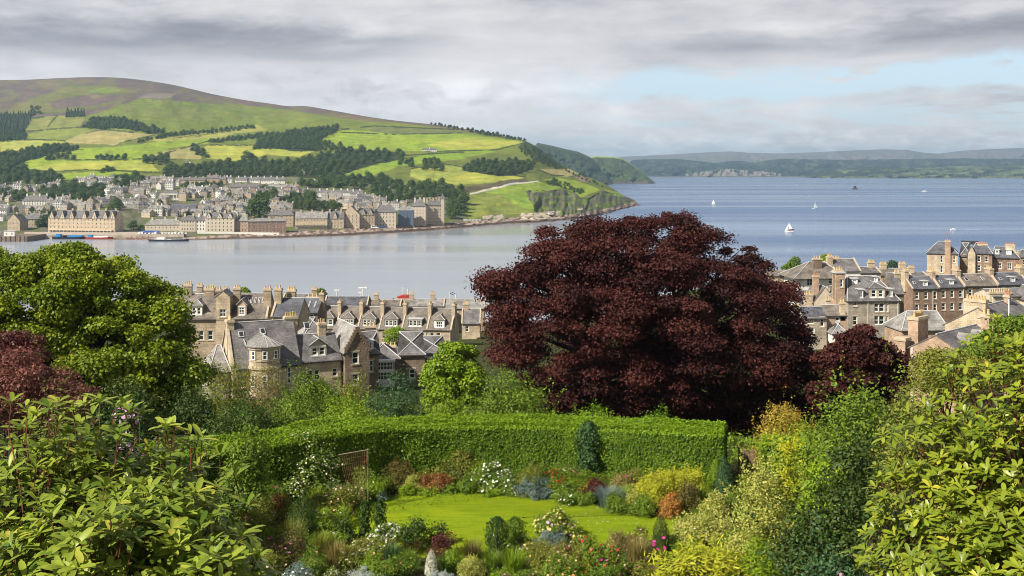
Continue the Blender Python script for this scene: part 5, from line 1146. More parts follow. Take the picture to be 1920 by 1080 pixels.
    def crow(s, x0, y, w_, h, rh, n=7, wall='brown'):
        mb = MB()
        for side in (0, 1):
            for i in range(n):
                t0 = i/n; xa = x0+(w_/2)*t0-0.1; wd = w_/2/n+0.12; z1 = h+rh*(i+1)/n+0.12; z0_ = h+rh*i/n-0.25
                if side: xa = x0+w_-(w_/2)*t0+0.1-wd
                mb.box(xa, xa+wd, y-0.16-0.002*i, y+0.20+0.002*i, z0_, z1-0.001*i-0.0005*side)
        mb.build('crow_steps', WALL[wall], s.root); return s
def row(x0, n, step, z, w_, h, nx=1, ny=2): return [(x0+i*step, z, w_, h, nx, ny) for i in range(n)]
def left_houses():
    # the bay fronted house
    H = House('stone_house', 'large sandstone house with a round bay and slate hip, nearest on the left', 437, 135, 25); e = H.zv(690); rdg = H.zv(606, 4.2)
    H.block(0, 0, 8.6, 8.6, e, 'gable_x', rdg-e, 'buff', 'grey', wins=[(0.5, e-2.6, 1.3, 1.5, 2, 2), (6.9, e-2.6, 0.55, 2.2, 1, 3)], skew='l')
    H.skylight(1.6, e+(rdg-e)*0.66, 0.7, 0.9).skylight(4.4, e+(rdg-e)*0.70, 0.7, 0.9)
    # round bay
    mb = MB(); cx, r = 4.0, 1.95; zt = H.zv(652); n = 8; ring = lambda rr, z: [(cx-rr*math.cos(math.pi*k/n), -rr*0.8*math.sin(math.pi*k/n)+0.1, z) for k in range(n+1)]
    lo, hi = ring(r, -4), ring(r, zt)
    for k in range(n): mb.poly([lo[k], lo[k+1], hi[k+1], hi[k]], 0)
    for z, dz, q in ((e-0.25, 0.3, 0.22), (e+0.75, 0.14, 0.1), (zt-0.3, 0.32, 0.2)):
        a, b = ring(r+q, z), ring(r+q, z+dz)
        for k in range(n): mb.poly([a[k], a[k+1], b[k+1], b[k]], 1)
        mb.poly(b, 1); mb.poly(a[::-1], 1)
    for x in (cx-r, cx+r-0.02): mb.box(x, x+0.02, 0.1, 3.2, e-1, zt, 2)
    bay = mb.build('bay', [WALL['buff'], SILL, SLATE['grey']], H.root)
    for lv, hh in ((e+0.95, 1.15), (e-2.5, 1.5)):
        for k in (1.5, 3.6, 5.6, 7.0):
            a = math.pi*k/n; px, py = cx-(r+0.01)*math.cos(a), -(r+0.01)*0.8*math.sin(a)+0.06; obj('window', window_mesh(0.66, hh, 1, 2), bay, (px, py, lv), math.atan2(math.cos(a), math.sin(a)*1.0)*-1)
    rb = MB(); base = ring(r+0.42, zt+0.02); ap = Vector((cx+0.2, 0.9, zt+1.15)); bk = Vector((cx, 3.0, zt+1.3))
    for k in range(n): rb.poly([base[k], base[k+1], ap], 0); rb.tube(base[k], ap, 0.03, 0.03, 4, 1)
    rb.poly([(cx-r-0.35, 0.1, zt+.02), ap, bk, (cx-r-0.35, 2.9, zt+.02)], 0); rb.poly([(cx+r+0.35, 0.1, zt+.02), (cx+r+0.35, 2.9, zt+.02), bk, ap], 0); rb.tube((cx-r-0.35, 0.1, zt+.05), (cx-r-0.2, 2.9, zt+.6), 0.06, 0.06, 4, 1); rb.tube(ap, bk, 0.06, 0.06, 4, 1)
    rb.build('bay_roof', [SLATE['pale'], LEAD], H.root)
    H.chim(0.35, 4.3, e+1, H.zv(599, 4), 0.9, 1.5, 5, 'buff').chim(8.4, 4.6, 1, H.zv(592, 8), 1.7, 0.9, 5, 'buff', POTY)
    # low slated lean-to with a roof window on the left
    H.block(-2.6, 1.5, 2.4, 6.0, e-0.6, 'hip', 2.6, 'harl', 'pale', ro=0.75, hl=1.6, hr=0.3)
    # right wing
    H.block(8.6, 0.3, 5.6, 7.0, e+0.1, 'gable_x', 2.9, 'buff', 'grey', wins=[(0.9, e-2.5, 0.85, 1.4, 1, 2), (1.85, e-2.5, 0.85, 1.4, 1, 2), (4.3, e-2.2, 0.75, 1.1, 1, 2)])
    H.dormer(11.2, e+0.55, 2.2, 1.35, 2, 'gable', 0.9, 'stone'); H.chim(12.4, 3.8, 1, H.zv(606, 8), 1.0, 0.9, 4, 'buff'); H.pipe(14.1, 0.2, e)
    # crow stepped wing
    H.block(14.4, -0.7, 3.3, 9.0, e+1.2, 'gable_y', 3.0, 'brown', 'pale', wins=[(0.9, e-0.6, 0.95, 1.6, 1, 2), (0.9, e-3.4, 0.95, 1.5, 1, 2)], winr=[(1.0, e-0.5, 0.7, 1.6, 1, 2), (1.0, e-3.3, 0.7, 1.5, 1, 2)]); H.crow(14.4, -0.7, 3.3, e+1.2, 3.0, 8, 'brown')
    H.block(10.5, 7.0, 4.2, 5.0, e+1.8, 'hip', 2.6, 'tan', 'pale'); H.skylight(11.6, e+3.0, 0.8, 1.2)
    H.block(17.7, 1.2, 1.9, 5.0, e+0.4, 'hip', 2.4, 'brown', 'grey', wins=[(0.6, e-2.2, 0.6, 1.6, 1, 2)]); H.dormer(18.6, e+0.8, 0.8, 1.1, 1, 'flat', face='white')
    # house with the white bay window
    H = House('stone_house', 'brown stone house with a white glazed bay window under a hipped slate roof', 690, 150, 8); e = H.zv(672)
    H.block(0, 0, 4.4, 4.8, e, 'hip', 1.7, 'brown', 'grey'); H.block(4.4, 1.0, 3.6, 7.0, e+0.3, 'hip', 2.6, 'brown', 'grey', wins=[(1.4, e-3.2, 0.9, 1.4, 1, 2)]); H.chim(0.4, 7.0, 1, e+3.6, 1.6, 0.7, 3, 'brown')
    mb = MB(); x0, x1 = 0.9, 3.7
    mb.box(x0, x1, -1.0, 0, e-4.5, e-2.9, 0); mb.box(x0, x1, -0.98, 0, e-1.75, e-1.55, 0); mb.box(x0-0.1, x1+0.1, -1.12, 0, e-0.35, e-0.12, 0)
    bw = mb.build('bay', [FRAME], H.root)
    for z, hh in ((e-1.55, 1.2), (e-2.9, 1.15)):
        obj('window', window_mesh(2.2, hh, 5, 2), bw, (2.4, -0.98, z)); obj('window', window_mesh(0.9, hh, 2, 2), bw, (0.95, -0.48, z), R(-90)); obj('window', window_mesh(0.9, hh, 2, 2), bw, (3.66, -0.48, z), R(90))
    # white house
    H = House('white_house', 'white rendered house with angled slate roofs right of the white bay window', 768, 158, 14); e = H.zv(676)
    H.block(0, 0, 2.4, 6.0, e-0.6, 'hip', 2.0, 'white', 'pale', wins=[(0.4, e-3.4, 1.5, 1.9, 3, 2)]); H.block(2.4, 1.2, 3.4, 7.0, e+0.7, 'hip', 2.0, 'white', 'grey', wins=[(0.5, e-1.6, 0.9, 1.3, 1, 2)]); H.chim(1.4, 5.0, 1, H.zv(634, 5), 1.5, 1.0, 5, 'tan', POTY)
    # cupola house behind
    H = House('white_house', 'small white glazed cupola house in front of the long terrace', 742, 186, 0); e = H.zv(664)
    H.block(0, 0, 7.5, 6.5, e, 'hip', 2.2, 'brown', 'grey'); H.block(0.4, 1.2, 2.2, 2.0, H.zv(640), 'hip', 0.7, 'white', 'pale', wins=row(0.2, 3, 0.62, H.zv(640)-0.85, 0.5, 0.7)); H.chim(-1.5, 2.5, 0, H.zv(652), 3.0, 0.8, 4, 'brown')
    # the terrace of six with dormers
    p0 = (597, 248, -9); lab = ['leftmost house of the dormered stone terrace, two windows in its dormer', 'second house of the dormered terrace from the left, dormer partly behind a chimney', 'third house of the dormered terrace with a white framed triple dormer', 'fourth house of the dormered terrace, behind the bright green tree', 'fifth house of the dormered terrace with a flat topped triple dormer', 'right end house of the dormered terrace with a tall plain gable']
    ws = [4.2, 5.3, 5.1, 5.4, 5.9, 5.6]; x = 0.0; a = R(p0[2]); base = gat(p0[0], p0[1])
    for i in range(6):
        px = base+Vector((math.cos(a)*x, math.sin(a)*x, 0)); u = U0+px.x*F/px.y; H = House('terraced_house', lab[i], u, px.y, p0[2], group='dormered stone terrace', z=base.z-ZC-1.0)
        e = H.zv(614+0.6*i); rr = H.zv(573+1.0*i, 4.5)-e; wz = e-2.3; W_ = ws[i]
        H.block(0, 0, W_-0.02, 9.0, e, 'gable_x', rr, 'tan', 'brown', wins=[(0.7, wz, 0.95, 1.55), (2.2, wz, 0.95, 1.55)]+([(W_-1.6, wz, 0.95, 1.55)] if i in (3, 4) else [])+row(0.8, 2, 2.2, wz-3.0, 0.95, 1.6), skew='r' if i < 5 else True, z0=-2)
        if i == 4: H.dormer(W_/2, e+0.5, 3.3, 1.7, 3, 'flat', face='slate', sl='brown')
        elif i == 5: H.dormer(W_/2, e+0.3, 2.4, 1.7, 1, 'hip', 1.1, 'white', sl='brown', ww=1.5, nx=3)
        else: H.dormer(W_/2, e+0.5, (2.9, 3.2, 3.2, 3.2)[i], 1.6, (2, 3, 3, 3)[i], 'hip', 1.3, 'slate', sl='brown')
        H.chim(W_-0.05, 3.6, e, e+rr+1.25, 0.8, 2.0, 4, 'tan'); 
        if i == 0: H.chim(0, 3.6, e, e+rr+1.25, 0.8, 2.0, 4, 'tan')
        H.pipe(W_-0.2, -0.1, e, light=(i > 1)); x += W_
    # big villa behind the bay fronted house
    H = House('stone_villa', 'broad stone villa with a cream gable tower behind the bay fronted house', 322, 178, 4); e = H.zv(598); rr = H.zv(552, 4.5)-e
    H.block(0, 0, 15.6, 9.5, e, 'gable_x', rr, 'tan', 'brown', wins=[(4.4, e-3.6, 0.9, 1.6), (5.9, e-3.6, 0.9, 1.6)]+row(7.4, 5, 1.6, e-2.4, 0.9, 1.6), skew=True)
    H.dormer(3.9, e+0.5, 1.9, 1.5, 2, 'hip', 0.9, 'white', sl='pale'); H.dormer(11.4, e+0.4, 1.6, 1.6, 1, 'gable', 1.0, 'stone', ww=0.95, nx=2, ny=3)
    for i in range(5): H.skylight(11.9+0.65*i, e+rr*0.6, 0.3, 1.3)
    H.block(7.3, -0.3, 2.3, 3.6, H.zv(556), 'gable_y', 0.9, 'buff', 'grey', wins=[(0.6, e+0.3, 1.1, 1.3, 2, 2)])
    for x, y, v, w_, n in ((1.6, 4.8, 533, 1.3, 4), (5.2, 4.8, 541, 1.6, 4), (6.0, 7.5, 543, 1.4, 3), (10.2, 3.0, 540, 1.2, 3), (15.4, 2.5, 542, 1.3, 3)): H.chim(x, y, e, H.zv(v, y), w_, 0.9, n, 'tan')
    # bay windowed tenement right of it
    H = House('stone_villa', 'dark roofed stone house with a two storey square bay left of the terrace', 503, 170, -3); e = H.zv(596); 
    H.block(0, 2.0, 4.4, 7.0, e, 'gable_x', H.zv(560, 5)-e, 'tan', 'blue', skew='l'); H.block(2.3, 0.6, 1.7, 1.5, e-0.3, 'hip', 0.5, 'buff', 'grey', wins=[(0.22, e-2.1, 1.25, 1.15, 3, 2), (0.22, e-4.1, 1.25, 1.0, 3, 2)]); H.chim(0.3, 4.8, e, H.zv(540, 5), 1.2, 0.9, 2, 'tan').chim(2.1, 6.4, e, H.zv(543, 6), 1.4, 0.8, 3, 'tan')
    H = House('stone_villa', 'stone house with four pale roof lights just left of the terrace', 546, 196, -3); e = H.zv(585)
    H.block(0, 0, 4.9, 7.5, e, 'gable_x', H.zv(559, 4)-e, 'brown', 'blue', wins=[(1.3, e-1.9, 0.8, 1.5), (3.4, e-1.9, 0.8, 1.5)]); H.chim(4.9, 3.6, e, H.zv(548, 4), 0.8, 1.0, 3, 'tan').chim(2.6, 6.0, e, H.zv(556, 6), 2.4, 0.8, 3, 'brown')
    for i in range(4): H.skylight(0.7+1.1*i, e+0.7, 0.25, 1.9)
    # roofs towards the harbour
    for (uL, Y, wpx, ve, vr, lab, wl, sl, ch) in [
        (330,235,70,566,546,'grey roofed house at the back behind the big maple','tan','grey',(0.5,)),(398,250,60,566,552,'low roofed house behind the cream gable tower','brown','blue',(0.3,)),
        (528,262,70,566,552,'back house with tan chimneys above the four roof lights','brown','grey',(0.2,0.8)),(608,280,80,572,556,'dark roofed warehouse left of the white masts','brown','blue',()),
        (690,290,60,574,562,'slate roofed house behind the middle of the terrace','tan','brown',(0.2,)),(742,300,90,574,561,'long roofed house behind the fourth and fifth terrace houses','tan','pale',(0.3,0.75)),(832,310,76,578,560,'long pale roofed hall at the back right of the terrace','tan','pale',()),
        (866,272,34,606,580,'small grey house between the terrace end and the copper beech','buff','grey',(0.2,))]:
        H = House('stone_house', lab, uL, Y, 0); e = H.zv(ve); w_ = wpx*Y/F
        H.block(0, 0, w_, 8.0, e, 'gable_x', H.zv(vr, 4)-e, wl, sl, wins=row(0.9, max(1, int(w_/2.4)), 2.3, e-2.2, 0.9, 1.5), skew=True)
        for c in ch: H.chim(w_*c, 4.0, e, H.zv(vr-11, 4), 1.3, 0.8, 4, 'tan')
left_houses()
def right_houses():
    # white house with the spreading roof
    H = House('white_house', 'white rendered house with a spreading hipped roof by the water', 1494, 240, 4); e = H.zv(517)
    H.block(0, 0, 10.0, 9.0, e, 'hip', H.zv(491, 4.5)-e, 'white', 'brown', wins=[(0.5, e-1.0, 0.9, 0.45, 1, 1), (2.3, e-2.3, 1.4, 1.7, 2, 2), (7.3, e-1.9, 0.9, 1.5, 1, 2)], ov=1.0, hl=4.5, hr=2.0); H.chim(5.6, 2.6, e, H.zv(484, 3), 2.0, 0.9, 3, 'brown').chim(9.2, 4.5, e, H.zv(481, 4), 1.3, 0.9, 4, 'buff', POTY)
    H.block(10.0, 2.0, 5.5, 8.0, e+0.8, 'gable_x', 2.4, 'white', 'grey', skew='r', wins=[(1.0, e-1.6, 0.9, 1.4)]); H.chim(11.2, 6, e, H.zv(484, 6), 1.8, 0.8, 5, 'buff', POTY).chim(15.3, 5.5, e, H.zv(506, 5), 1.6, 0.9, 0, 'buff')
    H = House('stone_house', 'low wall and outhouse left of the white house with the spreading roof', 1440, 250, 0); e = H.zv(517); H.block(0, 0, 6.4, 5, e, 'gable_x', 1.0, 'tan', 'brown')
    # cream gabled house
    H = House('cream_house', 'cream gabled house with a red brick chimney left of the tall grey house', 1526, 207, 0); e = H.zv(566)
    H.block(0, 0, 4.4, 8.0, e, 'gable_y', H.zv(538)-e, 'cream', 'grey'); H.chim(0.8, 1.6, e-2, H.zv(518), 1.1, 0.9, 4, 'pink', POTR); H.block(-1.6, 2.0, 1.6, 6, e-0.4, 'hip', 2.0, 'buff', 'blue'); H.chim(-1.0, 0.4, e-3, H.zv(551), 1.6, 0.8, 5, 'buff', POTY); H.chim(2.8, -0.9, e-3, H.zv(560), 1.5, 0.8, 4, 'cream').block(4.4, 1.4, 7.0, 6.4, e+0.6, 'gable_x', 2.0, 'tan', 'grey')
    H.chim(4.1, -0.3, e-3, H.zv(546), 0.5, 0.6, 1, 'buff')
    # tall grey house
    H = House('tall_house', 'tall grey tan house with a mansard slate roof and paired sash windows', 1590, 195, 3); e = H.zv(563); rr = H.zv(518, 4.5)-e; ws = []
    for z in (e-2.15, e-4.5): ws += [(4.9, z, 0.85, 1.65), (5.8, z, 1.0, 1.65), (7.15, z, 0.4, 1.6)]
    ws += [(0.9, e-1.1, 0.85, 0.85, 2, 1), (0.9, e-4.6, 0.85, 1.7)]
    H.block(0, 0, 9.6, 9.0, e, 'hip', rr, 'grey', 'grey', wins=ws, hl=1.6, hr=2.6, ro=0.5)
    H.dormer(2.7, e+0.35, 0.8, 1.5, 1, 'flat', face='slate'); H.dormer(5.6, e+0.35, 3.0, 1.7, 2, 'hip', 1.0, 'stone', ww=0.95); H.dormer(8.3, e+0.5, 0.8, 1.4, 1, 'flat', face='slate'); H.dormer(2.4, e+2.7, 1.1, 0.9, 1, 'flat', face='white', nx=2).dormer(6.6, e+3.0, 0.8, 0.9, 1, 'flat', face='white')
    H.pipe(3.7, -0.1, e, light=True).pipe(9.3, -0.1, e, light=True)
    H.block(-1.7, 1.6, 1.7, 2.0, H.zv(514), 'flat', 0, 'pink', 'grey', wins=[(0.8, e+2.2, 0.6, 1.5)]); H.chim(-0.9, 2.6, e, H.zv(508), 1.6, 0.9, 5, 'buff', POTY)
    H.block(9.6, 3.2, 2.2, 6.0, e+0.9, 'gable_x', rr*0.85, 'brown', 'grey', wins=[(0.5, e-1.5, 0.7, 1.5), (0.5, e-4.0, 0.7, 1.5)]); H.chim(11.6, 6.0, e, H.zv(511, 6), 1.1, 1.0, 4, 'buff')
    # low wings before it
    H = House('stone_house', 'low tan wing with slate roofs in front of the tall grey house', 1508, 186, 0); e = H.zv(592)
    H.block(0, 0, 3.9, 6.0, e-0.4, 'gable_x', H.zv(571, 3)-e, 'grey', 'blue', wins=[(0.55, e-1.4, 1.15, 0.9, 3, 2), (0.55, e-3.6, 1.25, 1.55, 2, 2), (2.75, e-1.9, 0.75, 1.6)]); H.block(3.9, 0.8, 3.8, 5.0, e, 'gable_x', H.zv(573, 3)-e, 'pink', 'brown', wins=[(1.75, e-1.6, 0.75, 1.3)]); H.chim(7.0, 1.2, e-1, H.zv(568), 0.9, 0.8, 3, 'buff'); H.block(4.2, -2.6, 2.6, 3.4, e-2.6, 'hip', 1.6, 'white', 'pale')
    H = House('stone_house', 'small outhouse with a steep slate roof below the tall grey house', 1640, 166, -20); e = H.zv(645); H.block(0, 0, 5.0, 5, e, 'gable_x', 2.6, 'harl', 'brown', wins=[(1.0, e-1.4, 0.7, 1.0)])
    # red sandstone terrace
    x = 0.0; base = gat(1711, 238); a = R(9); lab = ['left house of the red sandstone terrace, plain front with three sashes', 'second house of the red sandstone terrace with a white dormer', 'third house of the red terrace, brown front with dark shop windows', 'right end house of the red sandstone terrace at the picture edge']
    for i, (W_, wl) in enumerate([(6.5, 'red'), (6.2, 'red'), (8.2, 'brown'), (7.5, 'brown')]):
        px = base+Vector((math.cos(a)*x, math.sin(a)*x, 0)); u = U0+px.x*F/px.y; H = House('terraced_house', lab[i], u, px.y, 9, group='red sandstone terrace', z=base.z-ZC-1.5); e = H.zv(541-2.6*i); rr = H.zv(519-2.5*i, 3.5)-e
        n = (3, 3, 3, 3)[i]; st = W_/n; H.block(0, 0, W_-0.02, 7.0, e, 'gable_x', rr, wl, ('blue', 'blue', 'brown', 'blue')[i], wins=row(st*0.5-0.45, n, st, e-2.4, 0.9, 1.65)+row(st*0.5-0.45, n, st, e-5.2, 0.9, 1.65), skew=True, z0=-2)
        if i in (0, 1, 3): H.dormer(W_*0.55, e+0.5, 1.2, 1.0, 1, 'flat', face='white', nx=2); H.skylight(W_*0.2, e+0.8, 0.6, 0.9)
        else: H.skylight(1.5, e+0.9, 0.8, 1.0).skylight(5.5, e+0.9, 0.4, 1.5)
        H.chim(W_, 3.5, e-1, e+rr+1.3, 0.9, 2.2, 5, 'tan', POTY)
        if i == 0: H.chim(0.1, 3.5, e-1, e+rr+1.5, 0.9, 1.8, 4, 'buff')
        H.pipe(W_-0.35 if i else W_*0.75, -0.1, e, light=True); x += W_
    # the large house on the rise
    H = House('large_house', 'large red and honey stone house with tall chimneys standing against the sea', 1738, 300, -22, z=-33.5); e = H.zv(474)
    H.block(0, 0, 8.0, 8.0, e, 'hip', 3.0, 'buff', 'blue', wins=[(3.4, e-2.6, 0.8, 1.9), (3.4, e-5.4, 0.8, 1.9), (6.7, e-2.6, 0.7, 1.9)], winr=[(1.2, e-2.3, 1.0, 1.7), (1.2, e-5.2, 1.0, 1.4)], hl=3.0, hr=3.0); H.chim(5.4, 0.0, e-6, H.zv(450), 1.5, 0.9, 3, 'pink', POTR)
    H.block(8.6, 4.0, 3.0, 5.0, e-0.8, 'hip', 3.4, 'brown', 'blue', wins=[(0.9, e-1.7, 0.8, 1.2)])
    H.block(11.4, 1.2, 5.4, 8.0, e+0.2, 'hip', 2.6, 'red', 'blue', wins=row(1.6, 2, 1.9, e-2.2, 0.9, 1.6)+row(1.6, 2, 1.9, e-4.6, 0.9, 1.5), hl=1.4, hr=1.6); H.block(10.6, 0.2, 1.9, 3.0, e+0.2, 'gable_y', 2.0, 'buff', 'blue', z0=-4)
    H.block(16.8, 4.0, 7.0, 7.0, e-1.0, 'hip', 2.8, 'red', 'blue', wins=[(1.5, e-4.2, 1.1, 1.7, 2, 2, True), (4.0, e-4.2, 1.1, 1.7, 2, 2, True)], hl=1.0, hr=2.4); H.dormer(18.2, e-0.2, 1.1, 1.2, 1, 'flat', face='white').dormer(21.2, e-0.2, 1.3, 1.2, 2, 'flat', face='white')
    H.chim(14.5, 4.5, e, H.zv(455, 3), 2.6, 1.0, 6, 'buff', POTR).chim(21.6, 7.0, e-1, H.zv(456, 3), 2.4, 1.0, 6, 'buff', POTR).chim(23.2, 6.6, e-2, H.zv(470, 3), 1.2, 0.9, 2, 'pink')
    mb = MB(); mb.box(9.0, 13.6, 6.6, 7.6, e+2.2, e+3.2); mb.build('chimney', GUT, H.root)
    # brown gabled house low on the right
    H = House('gabled_house', 'pinkish stone gabled house with two small arched dormers, lowest on the right', 1706, 112, -46); e = H.zv(650); rr = H.zv(617, 2)-e
    H.block(0, 0, 5.6, 10.0, e, 'gable_y', rr, 'pink', 'grey', wins=[(3.9, e-2.6, 0.9, 1.1, 2, 2)]); H.chim(-0.6, 3.2, e-3, H.zv(594, 2), 1.1, 2.4, 5, 'pink', POTY).chim(-1.2, 0.8, e-4, H.zv(636), 1.2, 1.2, 0, 'pink')
    for y in (3.4, 6.8):
        mb = MB(); k = rr/2.8; x = 5.6-0.95; z = e+0.95*k; mb.extrude([(x+0.5, y-0.55, z-0.5), (x+0.5, y+0.55, z-0.5), (x+0.5, y+0.55, z+0.35), (x+0.5, y+0.3, z+0.75), (x+0.5, y, z+0.9), (x+0.5, y-0.3, z+0.75), (x+0.5, y-0.55, z+0.35)], (-1.4, 0, 0), 2)
        for sgn in (-1, 1): mb.poly([(x+0.62, y+sgn*0.7, z+0.3), (x+0.62, y, z+1.05), (x-1.0, y, z+1.05), (x-1.0, y+sgn*0.7, z+0.3)], 0)
        mb.extrude([(x+0.51, y-0.5, z-0.5), (x+0.51, y+0.5, z-0.5), (x+0.51, y+0.5, z+0.35), (x+0.51, y, z+0.8), (x+0.51, y-0.5, z+0.35)], (0.02, 0, 0), 1); dd = mb.build('dormer', [SLATE['pale'], SILL, SLATE['grey']], H.root); obj('window', window_mesh(0.72, 0.85, 2, 2), dd, (x+0.53, y, z-0.42), R(90))
    H.pipe(0.3, -0.1, e, light=True); H.chim(4.0, 9.7, e, H.zv(584, 6), 0.9, 0.8, 2, 'pink')
    H = House('stone_house', 'weathered pale slate roof with light lead ridges behind the pinkish gabled house', 1692, 150, 4); e = H.zv(618); H.block(0, 0, 6.6, 6.0, e, 'hip', H.zv(584, 3)-e, 'pink', 'pale', hl=2.0, hr=0.2)
    H = House('gabled_house', 'ochre stone gabled house with broad chimney heads at the right edge', 1772, 134, -44); e = H.zv(607); rr = H.zv(566, 3)-e
    H.block(0, 0, 8.0, 12.0, e, 'gable_y', rr, 'buff', 'grey'); H.chim(3.6, 0.6, e-1, H.zv(557), 2.6, 1.0, 7, 'buff', POTY).chim(5.2, -0.5, e-3, H.zv(583), 2.0, 0.9, 0, 'buff'); H.chim(4.4, 9.0, e+rr-1, H.zv(548, 6), 0.7, 0.7, 2, 'pink', POTR)
    mb = MB(); mb.tube((6.3, 4.0, e), (6.3, 4.0, e+rr+0.9), 0.08, 0.08, 6); mb.build('flue', FRAME, H.root)
    H = House('cream_house', 'cream wall with a row of chimney pots at the extreme right edge', 1862, 190, 8); e = H.zv(556); H.block(0, 0, 8.0, 6.0, e, 'gable_x', 1.0, 'cream', 'grey'); H.chim(1.6, 0.6, e-1, H.zv(548), 4.2, 0.7, 9, 'cream', POT); H.block(5.2, -2.6, 4.0, 5.0, e-0.3, 'gable_y', 2.0, 'cream', 'grey')
    H = House('large_house', 'pale pink stone building half cut off at the right edge behind the large house', 1904, 335, 0, z=-36); e = H.zv(482); H.block(0, 0, 9, 8, e, 'hip', 2.0, 'pink', 'grey', wins=row(0.5, 4, 1.8, e-2.4, 0.8, 1.6))
    # chimneyed roofs behind
    for (uL, Y, wpx, ve, vr, lab, wl, sl, ch) in [(1598,275,55,512,501,'back roof with tan chimneys right of the white house','buff','grey',(0.15,0.85)),(1648,285,62,516,504,'row of back roofs left of the large house on the rise','tan','brown',(0.3,0.9)),(1703,292,40,520,511,'small back house beside the large house on the rise','pink','grey',(0.4,))]:
        H = House('stone_house', lab, uL, Y, 4); e = H.zv(ve); w_ = wpx*Y/F; H.block(0, 0, w_, 7, e, 'gable_x', H.zv(vr, 3.5)-e, wl, sl, skew=True)
        for c in ch: H.chim(w_*c, 3.5, e, H.zv(vr-10, 3.5), 1.8, 0.9, 5, 'buff', POTY)
right_houses()
def town_trees_near():
    def dome(u, v, wpx, hpx, Y, name, label, mat, n, k, L):
        p = gat(u, Y); sc = Y/F; top = ZC-(v-hpx-VH)*sc; w_ = wpx*sc; h = max(hpx*sc, 1.5); zb = top-h
        B = dome_blobs(w_, w_*0.8, h, k, int(u), r=0.34); B[:, 0] += p.x; B[:, 1] += p.y; B[:, 2] += zb
        make_tree(name, label, 'tree', p, B, n, L, L*0.7, LM[mat], BARK, 0.16, 8, inner=0.3, fork=0.5)
    dome(742, 648, 44, 40, 190, 'street_tree', 'small bright green tree growing before the dormered terrace', 'fresh', 5000, 14, 0.24)
    dome(1492, 506, 34, 22, 290, 'shore_tree', 'round green tree left of the white house by the water', 'green', 2600, 9, 0.35)
    dome(1478, 508, 26, 16, 296, 'shore_tree', 'lower green tree at the far left of the right hand houses', 'green', 2000, 8, 0.35)
    dome(1549, 494, 28, 20, 285, 'shore_tree', 'bright green tree behind the brown chimney of the white house', 'fresh', 2200, 8, 0.33)
    dome(1672, 506, 34, 16, 320, 'shore_tree', 'dark green bush among the back chimneys left of the large house', 'dark', 2000, 8, 0.33)
    dome(455, 553, 40, 14, 275, 'shore_tree', 'yellow green treetop behind the cream gable tower', 'fresh', 1800, 8, 0.33)
    dome(600, 556, 28, 14, 290, 'shore_tree', 'dark green treetop left of the white masts', 'green', 1600, 7, 0.33)
    dome(540, 556, 24, 9, 290, 'shore_tree', 'small green treetop above the four roof lights', 'fresh', 1200, 6, 0.33)
    dome(1678, 640, 40, 34, 165, 'garden_tree', 'brown green bush below the tall grey house', 'bronze', 2400, 9, 0.22)
    dome(1670, 640, 50, 10, 160, 'garden_tree', 'bright green hedge below the tall grey house', 'lime', 2400, 9, 0.2)
town_trees_near()
